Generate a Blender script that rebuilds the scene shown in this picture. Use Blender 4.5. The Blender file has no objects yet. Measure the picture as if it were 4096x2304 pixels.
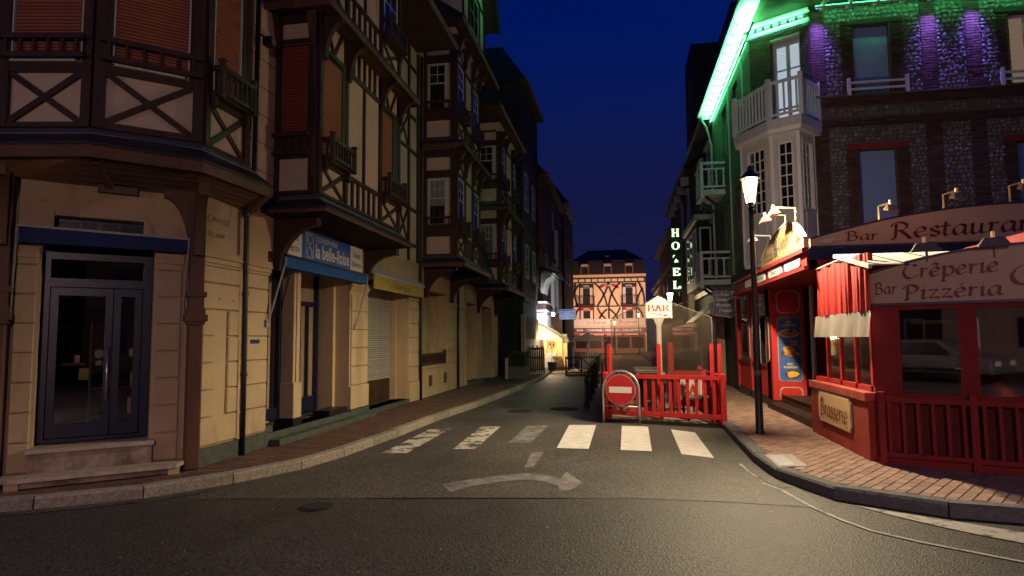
import bpy, bmesh, math, random
from mathutils import Vector, Matrix
random.seed(7)
SC = bpy.context.scene
COL = SC.collection
R_ = math.radians

# ------------------------------------------------------------------ camera
cam_d = bpy.data.cameras.new('camera')
cam = bpy.data.objects.new('camera', cam_d); COL.objects.link(cam)
cam_d.sensor_width = 36.0; cam_d.lens = 22.5; cam_d.clip_start = 0.05; cam_d.clip_end = 3000
PITCH = math.atan(128.5/1610); ROLL = 0.0087; YAW = math.atan(272/1610)
cam.matrix_world = (Matrix.Translation((0, 0, 1.65)) @ Matrix.Rotation(YAW, 4, 'Z')
                    @ Matrix.Rotation(math.pi/2 + PITCH, 4, 'X') @ Matrix.Rotation(-ROLL, 4, 'Z'))
SC.camera = cam

# ------------------------------------------------------------------ dusk sky
world = bpy.data.worlds.new('World'); SC.world = world; world.use_nodes = True
wn = world.node_tree.nodes; wl = world.node_tree.links
bg = wn['Background']
sky = wn.new('ShaderNodeTexSky'); sky.sky_type = 'NISHITA'; sky.sun_disc = False
sky.sun_elevation = R_(-1.5); sky.sun_rotation = R_(200); sky.air_density = 1.0
sky.dust_density = 0.3; sky.ozone_density = 6.0
wtc = wn.new('ShaderNodeTexCoord'); wsep = wn.new('ShaderNodeSeparateXYZ')
wramp = wn.new('ShaderNodeValToRGB')
wramp.color_ramp.elements[0].position = 0.0; wramp.color_ramp.elements[0].color = (0.55, 0.36, 0.27, 1)
wramp.color_ramp.elements[1].position = 0.8; wramp.color_ramp.elements[1].color = (0.010, 0.34, 0.85, 1)
e = wramp.color_ramp.elements.new(0.21); e.color = (0.34, 0.34, 0.32, 1)
e = wramp.color_ramp.elements.new(0.45); e.color = (0.015, 0.33, 0.63, 1)
wmul = wn.new('ShaderNodeMixRGB'); wmul.blend_type = 'MULTIPLY'; wmul.inputs[0].default_value = 1.0
wmax = wn.new('ShaderNodeMath'); wmax.operation = 'MAXIMUM'; wmax.inputs[1].default_value = 0.30
wcmb = wn.new('ShaderNodeCombineXYZ')
wl.new(wsep.outputs['X'], wcmb.inputs[0]); wl.new(wsep.outputs['Y'], wcmb.inputs[1]); wl.new(wsep.outputs['Z'], wmax.inputs[0]); wl.new(wmax.outputs[0], wcmb.inputs[2]); wl.new(wcmb.outputs[0], sky.inputs[0])
wl.new(wtc.outputs['Generated'], wsep.inputs[0]); wl.new(wsep.outputs['Z'], wramp.inputs[0])
wl.new(sky.outputs[0], wmul.inputs[1]); wl.new(wramp.outputs[0], wmul.inputs[2])
wl.new(wmul.outputs[0], bg.inputs[0]); bg.inputs[1].default_value = 0.8

# ------------------------------------------------------------------ view
SC.view_settings.view_transform = 'Standard'; SC.view_settings.look = 'None'
SC.view_settings.exposure = 0.0; SC.view_settings.gamma = 1.0; SC.view_settings.use_curve_mapping = False
SC.render.engine = 'CYCLES'
cy = SC.cycles
cy.use_denoising = True
try: cy.denoiser = 'OPENIMAGEDENOISE'
except Exception: pass
cy.max_bounces = 6; cy.diffuse_bounces = 3; cy.glossy_bounces = 3; cy.transparent_max_bounces = 16; cy.transmission_bounces = 4
cy.caustics_reflective = False; cy.caustics_refractive = False
cy.sample_clamp_indirect = 4.0; cy.use_light_tree = True

# ------------------------------------------------------------------ helpers
WORLD = {}            # object name -> matrix of things the children are built under

def attach(o, parent):
    COL.objects.link(o)
    if parent is not None:
        o.parent = parent
        o.matrix_parent_inverse = WORLD.get(parent.name, Matrix()).inverted()
    return o

def thing(name, label, cat, loc=(0, 0, 0), group=None, kind=None):
    o = bpy.data.objects.new(name, None); COL.objects.link(o)
    o.location = loc; o.empty_display_size = 0.2
    WORLD[o.name] = Matrix.Translation(loc)
    o['label'] = label; o['category'] = cat
    if group: o['group'] = group
    if kind: o['kind'] = kind
    return o

def tag(o, label=None, cat=None, group=None, kind=None):
    if label: o['label'] = label
    if cat: o['category'] = cat
    if group: o['group'] = group
    if kind: o['kind'] = kind
    return o

def struct(o): o['kind'] = 'structure'; return o

def copy_tree(o, loc=None, rz=None, parent=None, label=None, group=None):
    c = o.copy(); COL.objects.link(c); c.parent = parent
    if loc is not None: c.location = loc
    if rz is not None: c.rotation_euler = (0, 0, rz)
    if label: c['label'] = label
    if group: c['group'] = group
    for ch in list(o.children): copy_tree(ch, parent=c)
    return c

class Fr:
    """a vertical facade: u runs along it, v is height, w sticks out of it"""
    def __init__(s, o, d, n):
        l = math.hypot(*d); s.o = o; s.d = (d[0]/l, d[1]/l); k = math.hypot(*n); s.n = (n[0]/k, n[1]/k)
    def p(s, u, v, w=0.0):
        return (s.o[0]+s.d[0]*u+s.n[0]*w, s.o[1]+s.d[1]*u+s.n[1]*w, v)
    def mat(s):   # local x=u y=v z=w
        return Matrix(((s.d[0], 0, s.n[0], s.o[0]), (s.d[1], 0, s.n[1], s.o[1]), (0, 1, 0, 0), (0, 0, 0, 1)))

def face_between(a, b, side):
    """frame on the line a->b; side=+1 outward normal to the right of travel"""
    d = (b[0]-a[0], b[1]-a[1]); n = (d[1]*side, -d[0]*side)
    return Fr(a, d, n), math.hypot(*d)

class MB:
    def __init__(s): s.v = []; s.f = []
    def add(s, vs, fs):
        k = len(s.v); s.v += [tuple(x) for x in vs]; s.f += [tuple(i+k for i in f) for f in fs]; return s
    def hexa(s, b, t):
        return s.add(list(b)+list(t), [(3, 2, 1, 0), (4, 5, 6, 7), (0, 1, 5, 4), (1, 2, 6, 5), (2, 3, 7, 6), (3, 0, 4, 7)])
    def box(s, x0, x1, y0, y1, z0, z1):
        return s.hexa([(x0, y0, z0), (x1, y0, z0), (x1, y1, z0), (x0, y1, z0)], [(x0, y0, z1), (x1, y0, z1), (x1, y1, z1), (x0, y1, z1)])
    def fbox(s, F, u0, u1, v0, v1, w0, w1):
        p = F.p
        return s.hexa([p(u0, v0, w1), p(u1, v0, w1), p(u1, v0, w0), p(u0, v0, w0)], [p(u0, v1, w1), p(u1, v1, w1), p(u1, v1, w0), p(u0, v1, w0)])
    def fpoly(s, F, pts, w0, w1):
        n = len(pts)
        return s.add([F.p(u, v, w1) for u, v in pts]+[F.p(u, v, w0) for u, v in pts],
                     [tuple(range(n)), tuple(range(2*n-1, n-1, -1))]+[(i, i+n, (i+1) % n+n, (i+1) % n) for i in range(n)])
    def fbeam(s, F, a, b, wd, w0, w1):
        dx, dy = b[0]-a[0], b[1]-a[1]; l = math.hypot(dx, dy); nx, ny = -dy/l*wd/2, dx/l*wd/2
        return s.fpoly(F, [(a[0]-nx, a[1]-ny), (b[0]-nx, b[1]-ny), (b[0]+nx, b[1]+ny), (a[0]+nx, a[1]+ny)], w0, w1)
    def prism(s, pts, z0, z1):
        n = len(pts)
        z0 = z0 if isinstance(z0, (list, tuple)) else [z0]*n; z1 = z1 if isinstance(z1, (list, tuple)) else [z1]*n
        return s.add([(x, y, z0[i]) for i, (x, y) in enumerate(pts)]+[(x, y, z1[i]) for i, (x, y) in enumerate(pts)],
                     [tuple(range(n-1, -1, -1)), tuple(range(n, 2*n))]+[(i, (i+1) % n, (i+1) % n+n, i+n) for i in range(n)])
    def bar(s, p, q, w, h=None, up=(0, 0, 1)):
        h = h or w; p = Vector(p); q = Vector(q); t = (q-p).normalized(); upv = Vector(up)
        if abs(t.dot(upv)) > 0.98: upv = Vector((0, 1, 0))
        a = t.cross(upv).normalized()*(w/2); b = a.cross(t).normalized()*(h/2)
        return s.hexa([p-a-b, p+a-b, p+a+b, p-a+b], [q-a-b, q+a-b, q+a+b, q-a+b])
    def tube(s, pts, r, n=8):
        pts = [Vector(p) for p in pts]; m = len(pts); rr = r if isinstance(r, (list, tuple)) else [r]*m
        ref = None; vs = []
        for i, p in enumerate(pts):
            t = (pts[min(i+1, m-1)]-pts[max(i-1, 0)]).normalized()
            if ref is None: ref = Vector((0, 0, 1)) if abs(t.z) < 0.9 else Vector((1, 0, 0))
            a = t.cross(ref).normalized(); b = a.cross(t); ref = b
            vs += [p+(a*math.cos(2*math.pi*k/n)+b*math.sin(2*math.pi*k/n))*rr[i] for k in range(n)]
        fs = [(i*n+k, i*n+(k+1) % n, (i+1)*n+(k+1) % n, (i+1)*n+k) for i in range(m-1) for k in range(n)]
        fs += [tuple(range(n-1, -1, -1)), tuple(range((m-1)*n, m*n))]
        return s.add(vs, fs)
    def lathe(s, prof, c=(0, 0, 0), n=12, ang=0.0):
        m = len(prof); vs = []
        for r, z in prof:
            vs += [(c[0]+r*math.cos(ang+2*math.pi*k/n), c[1]+r*math.sin(ang+2*math.pi*k/n), c[2]+z) for k in range(n)]
        fs = [(i*n+k, i*n+(k+1) % n, (i+1)*n+(k+1) % n, (i+1)*n+k) for i in range(m-1) for k in range(n)]
        fs += [tuple(range(n-1, -1, -1)), tuple(range((m-1)*n, m*n))]
        return s.add(vs, fs)
    def sheet(s, pts): return s.add(pts, [tuple(range(len(pts)))])
    def mesh(s, name, mat, smooth=False, recalc=True):
        me = bpy.data.meshes.new(name); me.from_pydata(s.v, [], s.f)
        if recalc:
            b = bmesh.new(); b.from_mesh(me); bmesh.ops.recalc_face_normals(b, faces=b.faces); b.to_mesh(me); b.free()
        if mat: me.materials.append(mat)
        if smooth:
            for p in me.polygons: p.use_smooth = True
        me.update(); return me
    def build(s, name, mat, parent=None, smooth=False, recalc=True, bevel=0.0):
        o = bpy.data.objects.new(name, s.mesh(name, mat, smooth, recalc))
        attach(o, parent)
        if bevel:
            m = o.modifiers.new('b', 'BEVEL'); m.width = bevel; m.segments = 1; m.limit_method = 'ANGLE'
        return o

def fb(parent, name, mat, F, u0, u1, v0, v1, w0, w1, bevel=0.0):
    return MB().fbox(F, u0, u1, v0, v1, w0, w1).build(name, mat, parent, bevel=bevel)
def fd(parent, name, mat, F, a, b, wd, w0, w1):
    return MB().fbeam(F, a, b, wd, w0, w1).build(name, mat, parent)
def bx(parent, name, mat, x0, x1, y0, y1, z0, z1, bevel=0.0):
    return MB().box(x0, x1, y0, y1, z0, z1).build(name, mat, parent, bevel=bevel)
def mesh_part(parent, name, me, M):
    o = bpy.data.objects.new(name, me); attach(o, parent); o.matrix_basis = M; return o

def wall_holes(m, F, u0, u1, v0, v1, w0, w1, holes):
    us = sorted({u0, u1, *[min(max(h[k], u0), u1) for h in holes for k in (0, 1)]})
    vs = sorted({v0, v1, *[min(max(h[k], v0), v1) for h in holes for k in (2, 3)]})
    for a, b in zip(us, us[1:]):
        run = None
        for c, d in zip(vs, vs[1:]):
            um, vm = (a+b)/2, (c+d)/2
            hit = any(h[0] < um < h[1] and h[2] < vm < h[3] for h in holes)
            if not hit: run = (run[0], d) if run else (c, d)
            if (hit or d == v1) and run: m.fbox(F, a, b, run[0], run[1], w0, w1); run = None
    return m

def point_in(poly, x, y):
    c = False; n = len(poly)
    for i in range(n):
        x1, y1 = poly[i]; x2, y2 = poly[(i+1) % n]
        if (y1 > y) != (y2 > y) and x < (x2-x1)*(y-y1)/(y2-y1)+x1: c = not c
    return c

# ------------------------------------------------------------------ materials
def newmat(name):
    m = bpy.data.materials.new(name); m.use_nodes = True
    return m, m.node_tree.nodes, m.node_tree.links, m.node_tree.nodes['Principled BSDF']

def mat(name, col, rough=0.6, var=0.25, scale=6.0, bump=0.15, bscale=60.0, metal=0.0, spec=0.4, col2=None, stretch=None, rnd=0.0, coat=0.0, island=0.0):
    m, n, l, b = newmat(name)
    tc = n.new('ShaderNodeTexCoord'); mp = n.new('ShaderNodeMapping'); l.new(tc.outputs['Object'], mp.inputs[0])
    if stretch: mp.inputs['Scale'].default_value = stretch
    nz = n.new('ShaderNodeTexNoise'); nz.inputs['Scale'].default_value = scale; nz.inputs['Detail'].default_value = 6; nz.inputs['Roughness'].default_value = 0.65
    l.new(mp.outputs[0], nz.inputs[0])
    rp = n.new('ShaderNodeValToRGB'); rp.color_ramp.elements[0].position = 0.3; rp.color_ramp.elements[1].position = 0.72
    c2 = col2 or tuple(c*(1-var) for c in col)
    rp.color_ramp.elements[0].color = (*c2, 1); rp.color_ramp.elements[1].color = (*col, 1)
    l.new(nz.outputs[0], rp.inputs[0]); src = rp.outputs[0]
    if rnd or island:
        mm = n.new('ShaderNodeMixRGB'); mm.blend_type = 'MULTIPLY'; mm.inputs[0].default_value = 1.0
        mr = n.new('ShaderNodeMapRange'); mr.inputs[3].default_value = 1-(rnd or island); mr.inputs[4].default_value = 1+(rnd or island)*0.6
        if rnd: l.new(n.new('ShaderNodeObjectInfo').outputs['Random'], mr.inputs[0])
        else: l.new(n.new('ShaderNodeNewGeometry').outputs['Random Per Island'], mr.inputs[0])
        l.new(src, mm.inputs[1]); l.new(mr.outputs[0], mm.inputs[2]); src = mm.outputs[0]
    l.new(src, b.inputs['Base Color'])
    b.inputs['Roughness'].default_value = rough; b.inputs['Metallic'].default_value = metal
    b.inputs['Specular IOR Level'].default_value = spec
    if coat: b.inputs['Coat Weight'].default_value = coat; b.inputs['Coat Roughness'].default_value = 0.2
    if bump:
        n2 = n.new('ShaderNodeTexNoise'); n2.inputs['Scale'].default_value = bscale; n2.inputs['Detail'].default_value = 4; l.new(mp.outputs[0], n2.inputs[0])
        bp = n.new('ShaderNodeBump'); bp.inputs['Strength'].default_value = bump; bp.inputs['Distance'].default_value = 0.02
        l.new(n2.outputs[0], bp.inputs['Height']); l.new(bp.outputs[0], b.inputs['Normal'])
    return m

def emit(name, col, strength):
    m, n, l, b = newmat(name)
    b.inputs['Base Color'].default_value = (0.05, 0.05, 0.05, 1)
    b.inputs['Emission Color'].default_value = (*col, 1); b.inputs['Emission Strength'].default_value = strength
    return m

def glass(name, tint=(1, 1, 1), refl=0.10, haze=0.0, rough=0.02, hazecol=(0.5, 0.5, 0.5)):
    m, n, l, b = newmat(name); n.remove(b); out = [x for x in n if x.type == 'OUTPUT_MATERIAL'][0]
    tr = n.new('ShaderNodeBsdfTransparent'); tr.inputs[0].default_value = (*tint, 1)
    gl = n.new('ShaderNodeBsdfGlossy'); gl.inputs['Roughness'].default_value = rough; gl.inputs[0].default_value = (0.9, 0.9, 0.9, 1)
    lw = n.new('ShaderNodeLayerWeight'); lw.inputs[0].default_value = 0.5
    pw = n.new('ShaderNodeMath'); pw.operation = 'POWER'; pw.inputs[1].default_value = 4.0; l.new(lw.outputs['Facing'], pw.inputs[0])
    ad = n.new('ShaderNodeMath'); ad.operation = 'MULTIPLY_ADD'; ad.inputs[1].default_value = 0.6; ad.inputs[2].default_value = refl*0.5; ad.use_clamp = True; l.new(pw.outputs[0], ad.inputs[0])
    mx = n.new('ShaderNodeMixShader'); l.new(ad.outputs[0], mx.inputs[0]); l.new(tr.outputs[0], mx.inputs[1]); l.new(gl.outputs[0], mx.inputs[2])
    last = mx
    if haze:
        df = n.new('ShaderNodeBsdfDiffuse'); df.inputs[0].default_value = (*hazecol, 1)
        tl = n.new('ShaderNodeBsdfTranslucent'); tl.inputs[0].default_value = (*hazecol, 1)
        am = n.new('ShaderNodeMixShader'); am.inputs[0].default_value = 0.5; l.new(df.outputs[0], am.inputs[1]); l.new(tl.outputs[0], am.inputs[2])
        m2 = n.new('ShaderNodeMixShader'); m2.inputs[0].default_value = haze; l.new(mx.outputs[0], m2.inputs[1]); l.new(am.outputs[0], m2.inputs[2]); last = m2
    l.new(last.outputs[0], out.inputs[0])
    return m

def paint_worn(name, col, base, amount, scale=7.0, stretch=None, soft=0.035):
    m = mat(name, col, rough=0.7, bump=0.3, bscale=140)
    n = m.node_tree.nodes; l = m.node_tree.links; b = n['Principled BSDF']
    src = b.inputs['Base Color'].links[0].from_socket
    tc = n.new('ShaderNodeTexCoord'); mp = n.new('ShaderNodeMapping'); l.new(tc.outputs['Object'], mp.inputs[0])
    if stretch: mp.inputs['Scale'].default_value = stretch
    nz = n.new('ShaderNodeTexNoise'); nz.inputs['Scale'].default_value = scale; nz.inputs['Detail'].default_value = 9; nz.inputs['Roughness'].default_value = 0.72
    l.new(mp.outputs[0], nz.inputs[0])
    rp = n.new('ShaderNodeValToRGB'); rp.color_ramp.elements[0].position = max(0, amount-soft); rp.color_ramp.elements[1].position = min(1, amount+soft)
    l.new(nz.outputs[0], rp.inputs[0])
    mx = n.new('ShaderNodeMixRGB'); mx.inputs[1].default_value = (*base, 1); l.new(rp.outputs[0], mx.inputs[0]); l.new(src, mx.inputs[2])
    l.new(mx.outputs[0], b.inputs['Base Color'])
    return m

def asphalt(name, dark, light):
    m, n, l, b = newmat(name)
    tc = n.new('ShaderNodeTexCoord')
    a = n.new('ShaderNodeTexVoronoi'); a.inputs['Scale'].default_value = 62; l.new(tc.outputs['Object'], a.inputs['Vector'])
    big = n.new('ShaderNodeTexNoise'); big.inputs['Scale'].default_value = 0.55; big.inputs['Detail'].default_value = 6; l.new(tc.outputs['Object'], big.inputs[0])
    mid = n.new('ShaderNodeTexNoise'); mid.inputs['Scale'].default_value = 45; mid.inputs['Detail'].default_value = 5; mid.inputs['Roughness'].default_value = 0.8; l.new(tc.outputs['Object'], mid.inputs[0])
    r1 = n.new('ShaderNodeValToRGB'); r1.color_ramp.elements[0].position = 0.36; r1.color_ramp.elements[1].position = 0.68
    r1.color_ramp.elements[0].color = (*dark, 1); r1.color_ramp.elements[1].color = (*light, 1); l.new(mid.outputs[0], r1.inputs[0])
    sp = n.new('ShaderNodeSeparateColor'); l.new(a.outputs['Color'], sp.inputs[0])
    r2 = n.new('ShaderNodeMapRange'); r2.inputs[3].default_value = 0.30; r2.inputs[4].default_value = 2.1; l.new(sp.outputs[0], r2.inputs[0])
    r3 = n.new('ShaderNodeMapRange'); r3.inputs[1].default_value = 0.3; r3.inputs[2].default_value = 0.7; r3.inputs[3].default_value = 0.72; r3.inputs[4].default_value = 1.25; l.new(big.outputs[0], r3.inputs[0])
    m1 = n.new('ShaderNodeMixRGB'); m1.blend_type = 'MULTIPLY'; m1.inputs[0].default_value = 1; l.new(r1.outputs[0], m1.inputs[1]); l.new(r2.outputs[0], m1.inputs[2])
    m2 = n.new('ShaderNodeMixRGB'); m2.blend_type = 'MULTIPLY'; m2.inputs[0].default_value = 1; l.new(m1.outputs[0], m2.inputs[1]); l.new(r3.outputs[0], m2.inputs[2])
    l.new(m2.outputs[0], b.inputs['Base Color'])
    b.inputs['Roughness'].default_value = 0.62; b.inputs['Specular IOR Level'].default_value = 0.35
    bp = n.new('ShaderNodeBump'); bp.inputs['Strength'].default_value = 0.55; bp.inputs['Distance'].default_value = 0.008; l.new(a.outputs['Distance'], bp.inputs['Height']); l.new(bp.outputs[0], b.inputs['Normal'])
    return m

class M: pass
def stain(m, col, amount, scale, stretch, soft=.12, strength=.55):
    n = m.node_tree.nodes; l = m.node_tree.links; b = n['Principled BSDF']; src = b.inputs['Base Color'].links[0].from_socket
    tc = n.new('ShaderNodeTexCoord'); mp = n.new('ShaderNodeMapping'); l.new(tc.outputs['Object'], mp.inputs[0]); mp.inputs['Scale'].default_value = stretch
    nz = n.new('ShaderNodeTexNoise'); nz.inputs['Scale'].default_value = scale; nz.inputs['Detail'].default_value = 8; nz.inputs['Roughness'].default_value = 0.68; l.new(mp.outputs[0], nz.inputs[0])
    rp = n.new('ShaderNodeMapRange'); rp.inputs[1].default_value = amount; rp.inputs[2].default_value = amount+soft; rp.inputs[3].default_value = 0; rp.inputs[4].default_value = strength; rp.clamp = True
    l.new(nz.outputs[0], rp.inputs[0]); mx = n.new('ShaderNodeMixRGB'); mx.blend_type = 'MULTIPLY'; mx.inputs[2].default_value = (*col, 1); l.new(rp.outputs[0], mx.inputs[0]); l.new(src, mx.inputs[1]); l.new(mx.outputs[0], b.inputs['Base Color'])
M.asphalt = asphalt('asphalt', (0.020, 0.0172, 0.0168), (0.060, 0.0515, 0.0485))
M.asphalt_old = asphalt('asphalt_old', (0.042, 0.037, 0.033), (0.086, 0.077, 0.067))
stain(M.asphalt, (.45, .43, .42), .52, 1.3, (1, .45, 1)); stain(M.asphalt_old, (.5, .47, .44), .54, 1.1, (1.6, .35, 1)); stain(M.asphalt_old, (.3, .3, .3), .64, 5, (1, 1, 1), .05)
M.paint = paint_worn('road_paint', (0.72, 0.70, 0.64), (0.20, 0.19, 0.17), 0.34, 9.0)
M.paint_faded = paint_worn('road_paint_faded', (0.27, 0.26, 0.25), (0.062, 0.056, 0.052), 0.46, 4.0, soft=0.14)
M.paint_line = paint_worn('road_line_faded', (0.42, 0.40, 0.36), (0.07, 0.066, 0.06), 0.42, 6.0)
M.paint_s1 = paint_worn('road_paint_rubbed', (0.6, 0.57, 0.5), (0.07, 0.066, 0.06), 0.49, 3.2)
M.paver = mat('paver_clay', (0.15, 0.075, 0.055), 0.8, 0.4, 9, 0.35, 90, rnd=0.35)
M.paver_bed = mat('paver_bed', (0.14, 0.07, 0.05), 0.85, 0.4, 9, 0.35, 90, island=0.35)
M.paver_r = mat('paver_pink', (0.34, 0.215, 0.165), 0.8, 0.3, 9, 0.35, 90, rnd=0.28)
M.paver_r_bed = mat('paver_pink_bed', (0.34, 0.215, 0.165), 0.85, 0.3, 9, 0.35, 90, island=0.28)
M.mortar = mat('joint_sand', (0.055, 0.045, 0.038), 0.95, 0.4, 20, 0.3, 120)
M.granite = mat('kerb_granite', (0.36, 0.32, 0.25), 0.85, 0.55, 22, 0.7, 40, rnd=0.2)
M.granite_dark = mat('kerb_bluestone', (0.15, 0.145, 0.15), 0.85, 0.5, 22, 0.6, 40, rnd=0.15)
M.timber_black = mat('timber_tarred', (0.016, 0.010, 0.008), 0.7, 0.4, 5, 0.2, 30)
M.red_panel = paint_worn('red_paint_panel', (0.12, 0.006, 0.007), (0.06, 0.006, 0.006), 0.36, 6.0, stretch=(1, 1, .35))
M.cream = mat('render_cream', (0.50, 0.375, 0.22), 0.85, 0.14, 2.2, 0.12, 70)
stain(M.cream, (.62, .56, .48), .53, 2.6, (1, 1, .22)); stain(M.cream, (.5, .45, .4), .63, 9, (1, 1, 1), .06)
M.plaster = mat('plaster_panel', (0.57, 0.46, 0.32), 0.9, 0.14, 3.0, 0.12, 60)
stain(M.plaster, (.66, .6, .54), .55, 2.2, (1, 1, .25))
M.timber = mat('timber_dark', (0.058, 0.028, 0.018), 0.55, 0.5, 5, 0.35, 30, stretch=(1, 1, 0.2), spec=0.3)
M.timber_b = mat('timber_brown', (0.13, 0.062, 0.036), 0.55, 0.45, 5, 0.35, 30, stretch=(1, 1, 0.25), spec=0.3)
M.soffit = mat('soffit_boards', (0.22, 0.115, 0.055), 0.6, 0.5, 4, 0.3, 20, stretch=(0.3, 4, 1))
M.shutter = mat('shutter_slat', (0.36, 0.115, 0.05), 0.55, 0.3, 4, 0.05, 30, rnd=0.12)
M.shutter_red = mat('shutter_slat_dark', (0.30, 0.065, 0.036), 0.55, 0.3, 4, 0.05, 30, rnd=0.12)
M.shutter_grey = mat('shutter_slat_grey', (0.42, 0.40, 0.36), 0.6, 0.2, 4, 0.05, 30, rnd=0.08)
M.slate = mat('roof_slate', (0.022, 0.020, 0.022), 0.6, 0.5, 7, 0.5, 18, stretch=(1, 1, 2.5))
M.zinc = mat('zinc_flashing', (0.15, 0.15, 0.155), 0.6, 0.45, 6, 0.2, 40, metal=0.1)
M.green_stone = mat('plinth_green', (0.085, 0.105, 0.085), 0.7, 0.55, 7, 0.3, 60)
M.marble = mat('step_marble', (0.47, 0.40, 0.32), 0.45, 0.35, 9, 0.1, 60, col2=(0.26, 0.21, 0.16))
M.marble_r = mat('step_riser', (0.42, 0.33, 0.25), 0.7, 0.6, 5, 0.4, 30, col2=(0.10, 0.07, 0.05))
M.navy = mat('navy_paint', (0.006, 0.011, 0.042), 0.35, 0.25, 4, 0.05, 40)
M.navy_canvas = mat('navy_canvas', (0.012, 0.028, 0.11), 0.85, 0.3, 8, 0.2, 200)
M.blue_canvas = mat('blue_canvas', (0.015, 0.095, 0.32), 0.85, 0.25, 8, 0.2, 200)
M.blue_sign = mat('blue_enamel', (0.03, 0.13, 0.45), 0.35, 0.12, 3, 0.0)
M.white_sign = mat('white_enamel', (0.80, 0.78, 0.75), 0.4, 0.1, 3, 0.0)
M.white = mat('white_paint', (0.72, 0.71, 0.69), 0.45, 0.12, 4, 0.06, 40)
M.white_old = mat('white_paint_aged', (0.52, 0.51, 0.52), 0.5, 0.2, 4, 0.06, 40)
M.teal = mat('white_rail_paint', (0.55, 0.60, 0.60), 0.5, 0.2, 4, 0.06, 40)
M.steel = mat('brushed_steel', (0.55, 0.53, 0.50), 0.3, 0.15, 30, 0.05, 90, metal=0.9)
M.galv = mat('galvanised_tube', (0.45, 0.46, 0.48), 0.42, 0.3, 18, 0.1, 70, metal=0.7)
M.black = mat('black_iron', (0.014, 0.014, 0.016), 0.42, 0.4, 9, 0.1, 60)
M.lampgreen = mat('lamp_post_green', (0.012, 0.018, 0.016), 0.38, 0.4, 9, 0.1, 60)
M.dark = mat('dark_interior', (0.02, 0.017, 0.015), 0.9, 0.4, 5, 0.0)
M.house_dark = mat('weathered_boarding', (0.030, 0.026, 0.025), 0.8, 0.45, 5, 0.3, 30, stretch=(1, 1, 0.3))
M.red = paint_worn('red_paint', (0.50, 0.017, 0.015), (0.17, 0.015, 0.014), 0.34, 6.0, stretch=(1, 1, .35))
M.red_dark = paint_worn('red_paint_deep', (0.26, 0.011, 0.012), (0.11, 0.010, 0.010), 0.36, 6.0, stretch=(1, 1, .35))
M.red_wall = mat('red_rendered_wall', (0.34, 0.035, 0.022), 0.75, 0.35, 4, 0.3, 60)
M.red_brick = mat('red_coping_brick', (0.55, 0.10, 0.065), 0.75, 0.3, 9, 0.3, 60, rnd=0.15)
M.sign_cream = mat('sign_cream', (0.72, 0.49, 0.24), 0.5, 0.14, 3, 0.03, 60)
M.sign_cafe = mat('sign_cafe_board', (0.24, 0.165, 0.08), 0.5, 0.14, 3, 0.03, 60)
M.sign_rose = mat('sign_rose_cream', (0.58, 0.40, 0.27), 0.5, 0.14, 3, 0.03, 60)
M.letter_red = mat('letter_burgundy', (0.16, 0.010, 0.016), 0.45, 0.2, 6, 0.0)
M.letter_bar = mat('letter_vermilion', (0.50, 0.075, 0.02), 0.45, 0.1, 6, 0.0)
M.letter_lit = mat('letter_vermilion_lit', (0.55, 0.08, 0.02), 0.45, 0.1, 6, 0.0); M.letter_lit.node_tree.nodes['Principled BSDF'].inputs['Emission Color'].default_value = (1, .13, .03, 1); M.letter_lit.node_tree.nodes['Principled BSDF'].inputs['Emission Strength'].default_value = 0.55
M.iron = mat('cast_iron', (0.042, 0.037, 0.034), 0.85, 0.4, 9, 0.3, 60, spec=0.1)
M.letter_dark = mat('letter_charcoal', (0.03, 0.028, 0.03), 0.5, 0.2, 6, 0.0)
M.letter_pale = mat('letter_pale', (0.80, 0.78, 0.74), 0.5, 0.1, 6, 0.0)
M.letter_yellow = mat('letter_yellow', (0.75, 0.55, 0.05), 0.5, 0.1, 6, 0.0)
M.violet_sign = mat('violet_enamel', (0.065, 0.035, 0.10), 0.45, 0.2, 6, 0.0)
M.poster = mat('poster_blue', (0.06, 0.13, 0.40), 0.35, 0.25, 4, 0.0)
M.grey_trim = mat('grey_moulding', (0.36, 0.34, 0.31), 0.55, 0.3, 8, 0.1, 50)
M.brick = mat('brown_brick', (0.085, 0.038, 0.027), 0.85, 0.45, 16, 0.4, 70, rnd=0.45)
M.brick_bed = mat('brown_brick_wall', (0.085, 0.038, 0.027), 0.85, 0.45, 16, 0.4, 70, island=0.45)
M.flint = mat('flint_stone', (0.19, 0.18, 0.17), 0.7, 0.5, 14, 0.5, 50, rnd=0.5)
M.flint_bed = mat('flint_stone_wall', (0.19, 0.18, 0.17), 0.7, 0.5, 14, 0.5, 50, island=0.5)
M.shutter_lilac = mat('shutter_lilac', (0.21, 0.28, 0.55), 0.6, 0.12, 4, 0.05, 40)
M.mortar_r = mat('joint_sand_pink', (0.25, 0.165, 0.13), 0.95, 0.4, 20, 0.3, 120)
M.brick_mortar = mat('wall_mortar', (0.10, 0.085, 0.07), 0.95, 0.3, 20, 0.3, 90)
M.glass = glass('window_glass', (0.75, 0.78, 0.82), 0.08)
M.glass_shop = glass('shop_glass', (0.93, 0.94, 0.96), 0.14)
M.glass_porch = glass('porch_glass', (0.6, 0.62, 0.62), 0.40)
M.plexi = glass('clear_plastic', (0.86, 0.84, 0.80), 0.16, 0.032, 0.04, (0.75, 0.66, 0.55))
M.vinyl = glass('vinyl_curtain', (0.80, 0.80, 0.78), 0.12, 0.55, 0.12, (0.85, 0.82, 0.75))
M.curtain_red = mat('red_curtain', (0.60, 0.035, 0.03), 0.6, 0.25, 5, 0.05, 60)
M.awning_white = mat('white_canvas', (0.72, 0.68, 0.60), 0.85, 0.12, 5, 0.1, 120)
M.canvas_lit = glass('translucent_canvas', (0.1, 0.1, 0.1), 0.02, 0.9, 0.5, (0.8, 0.74, 0.62))
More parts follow.
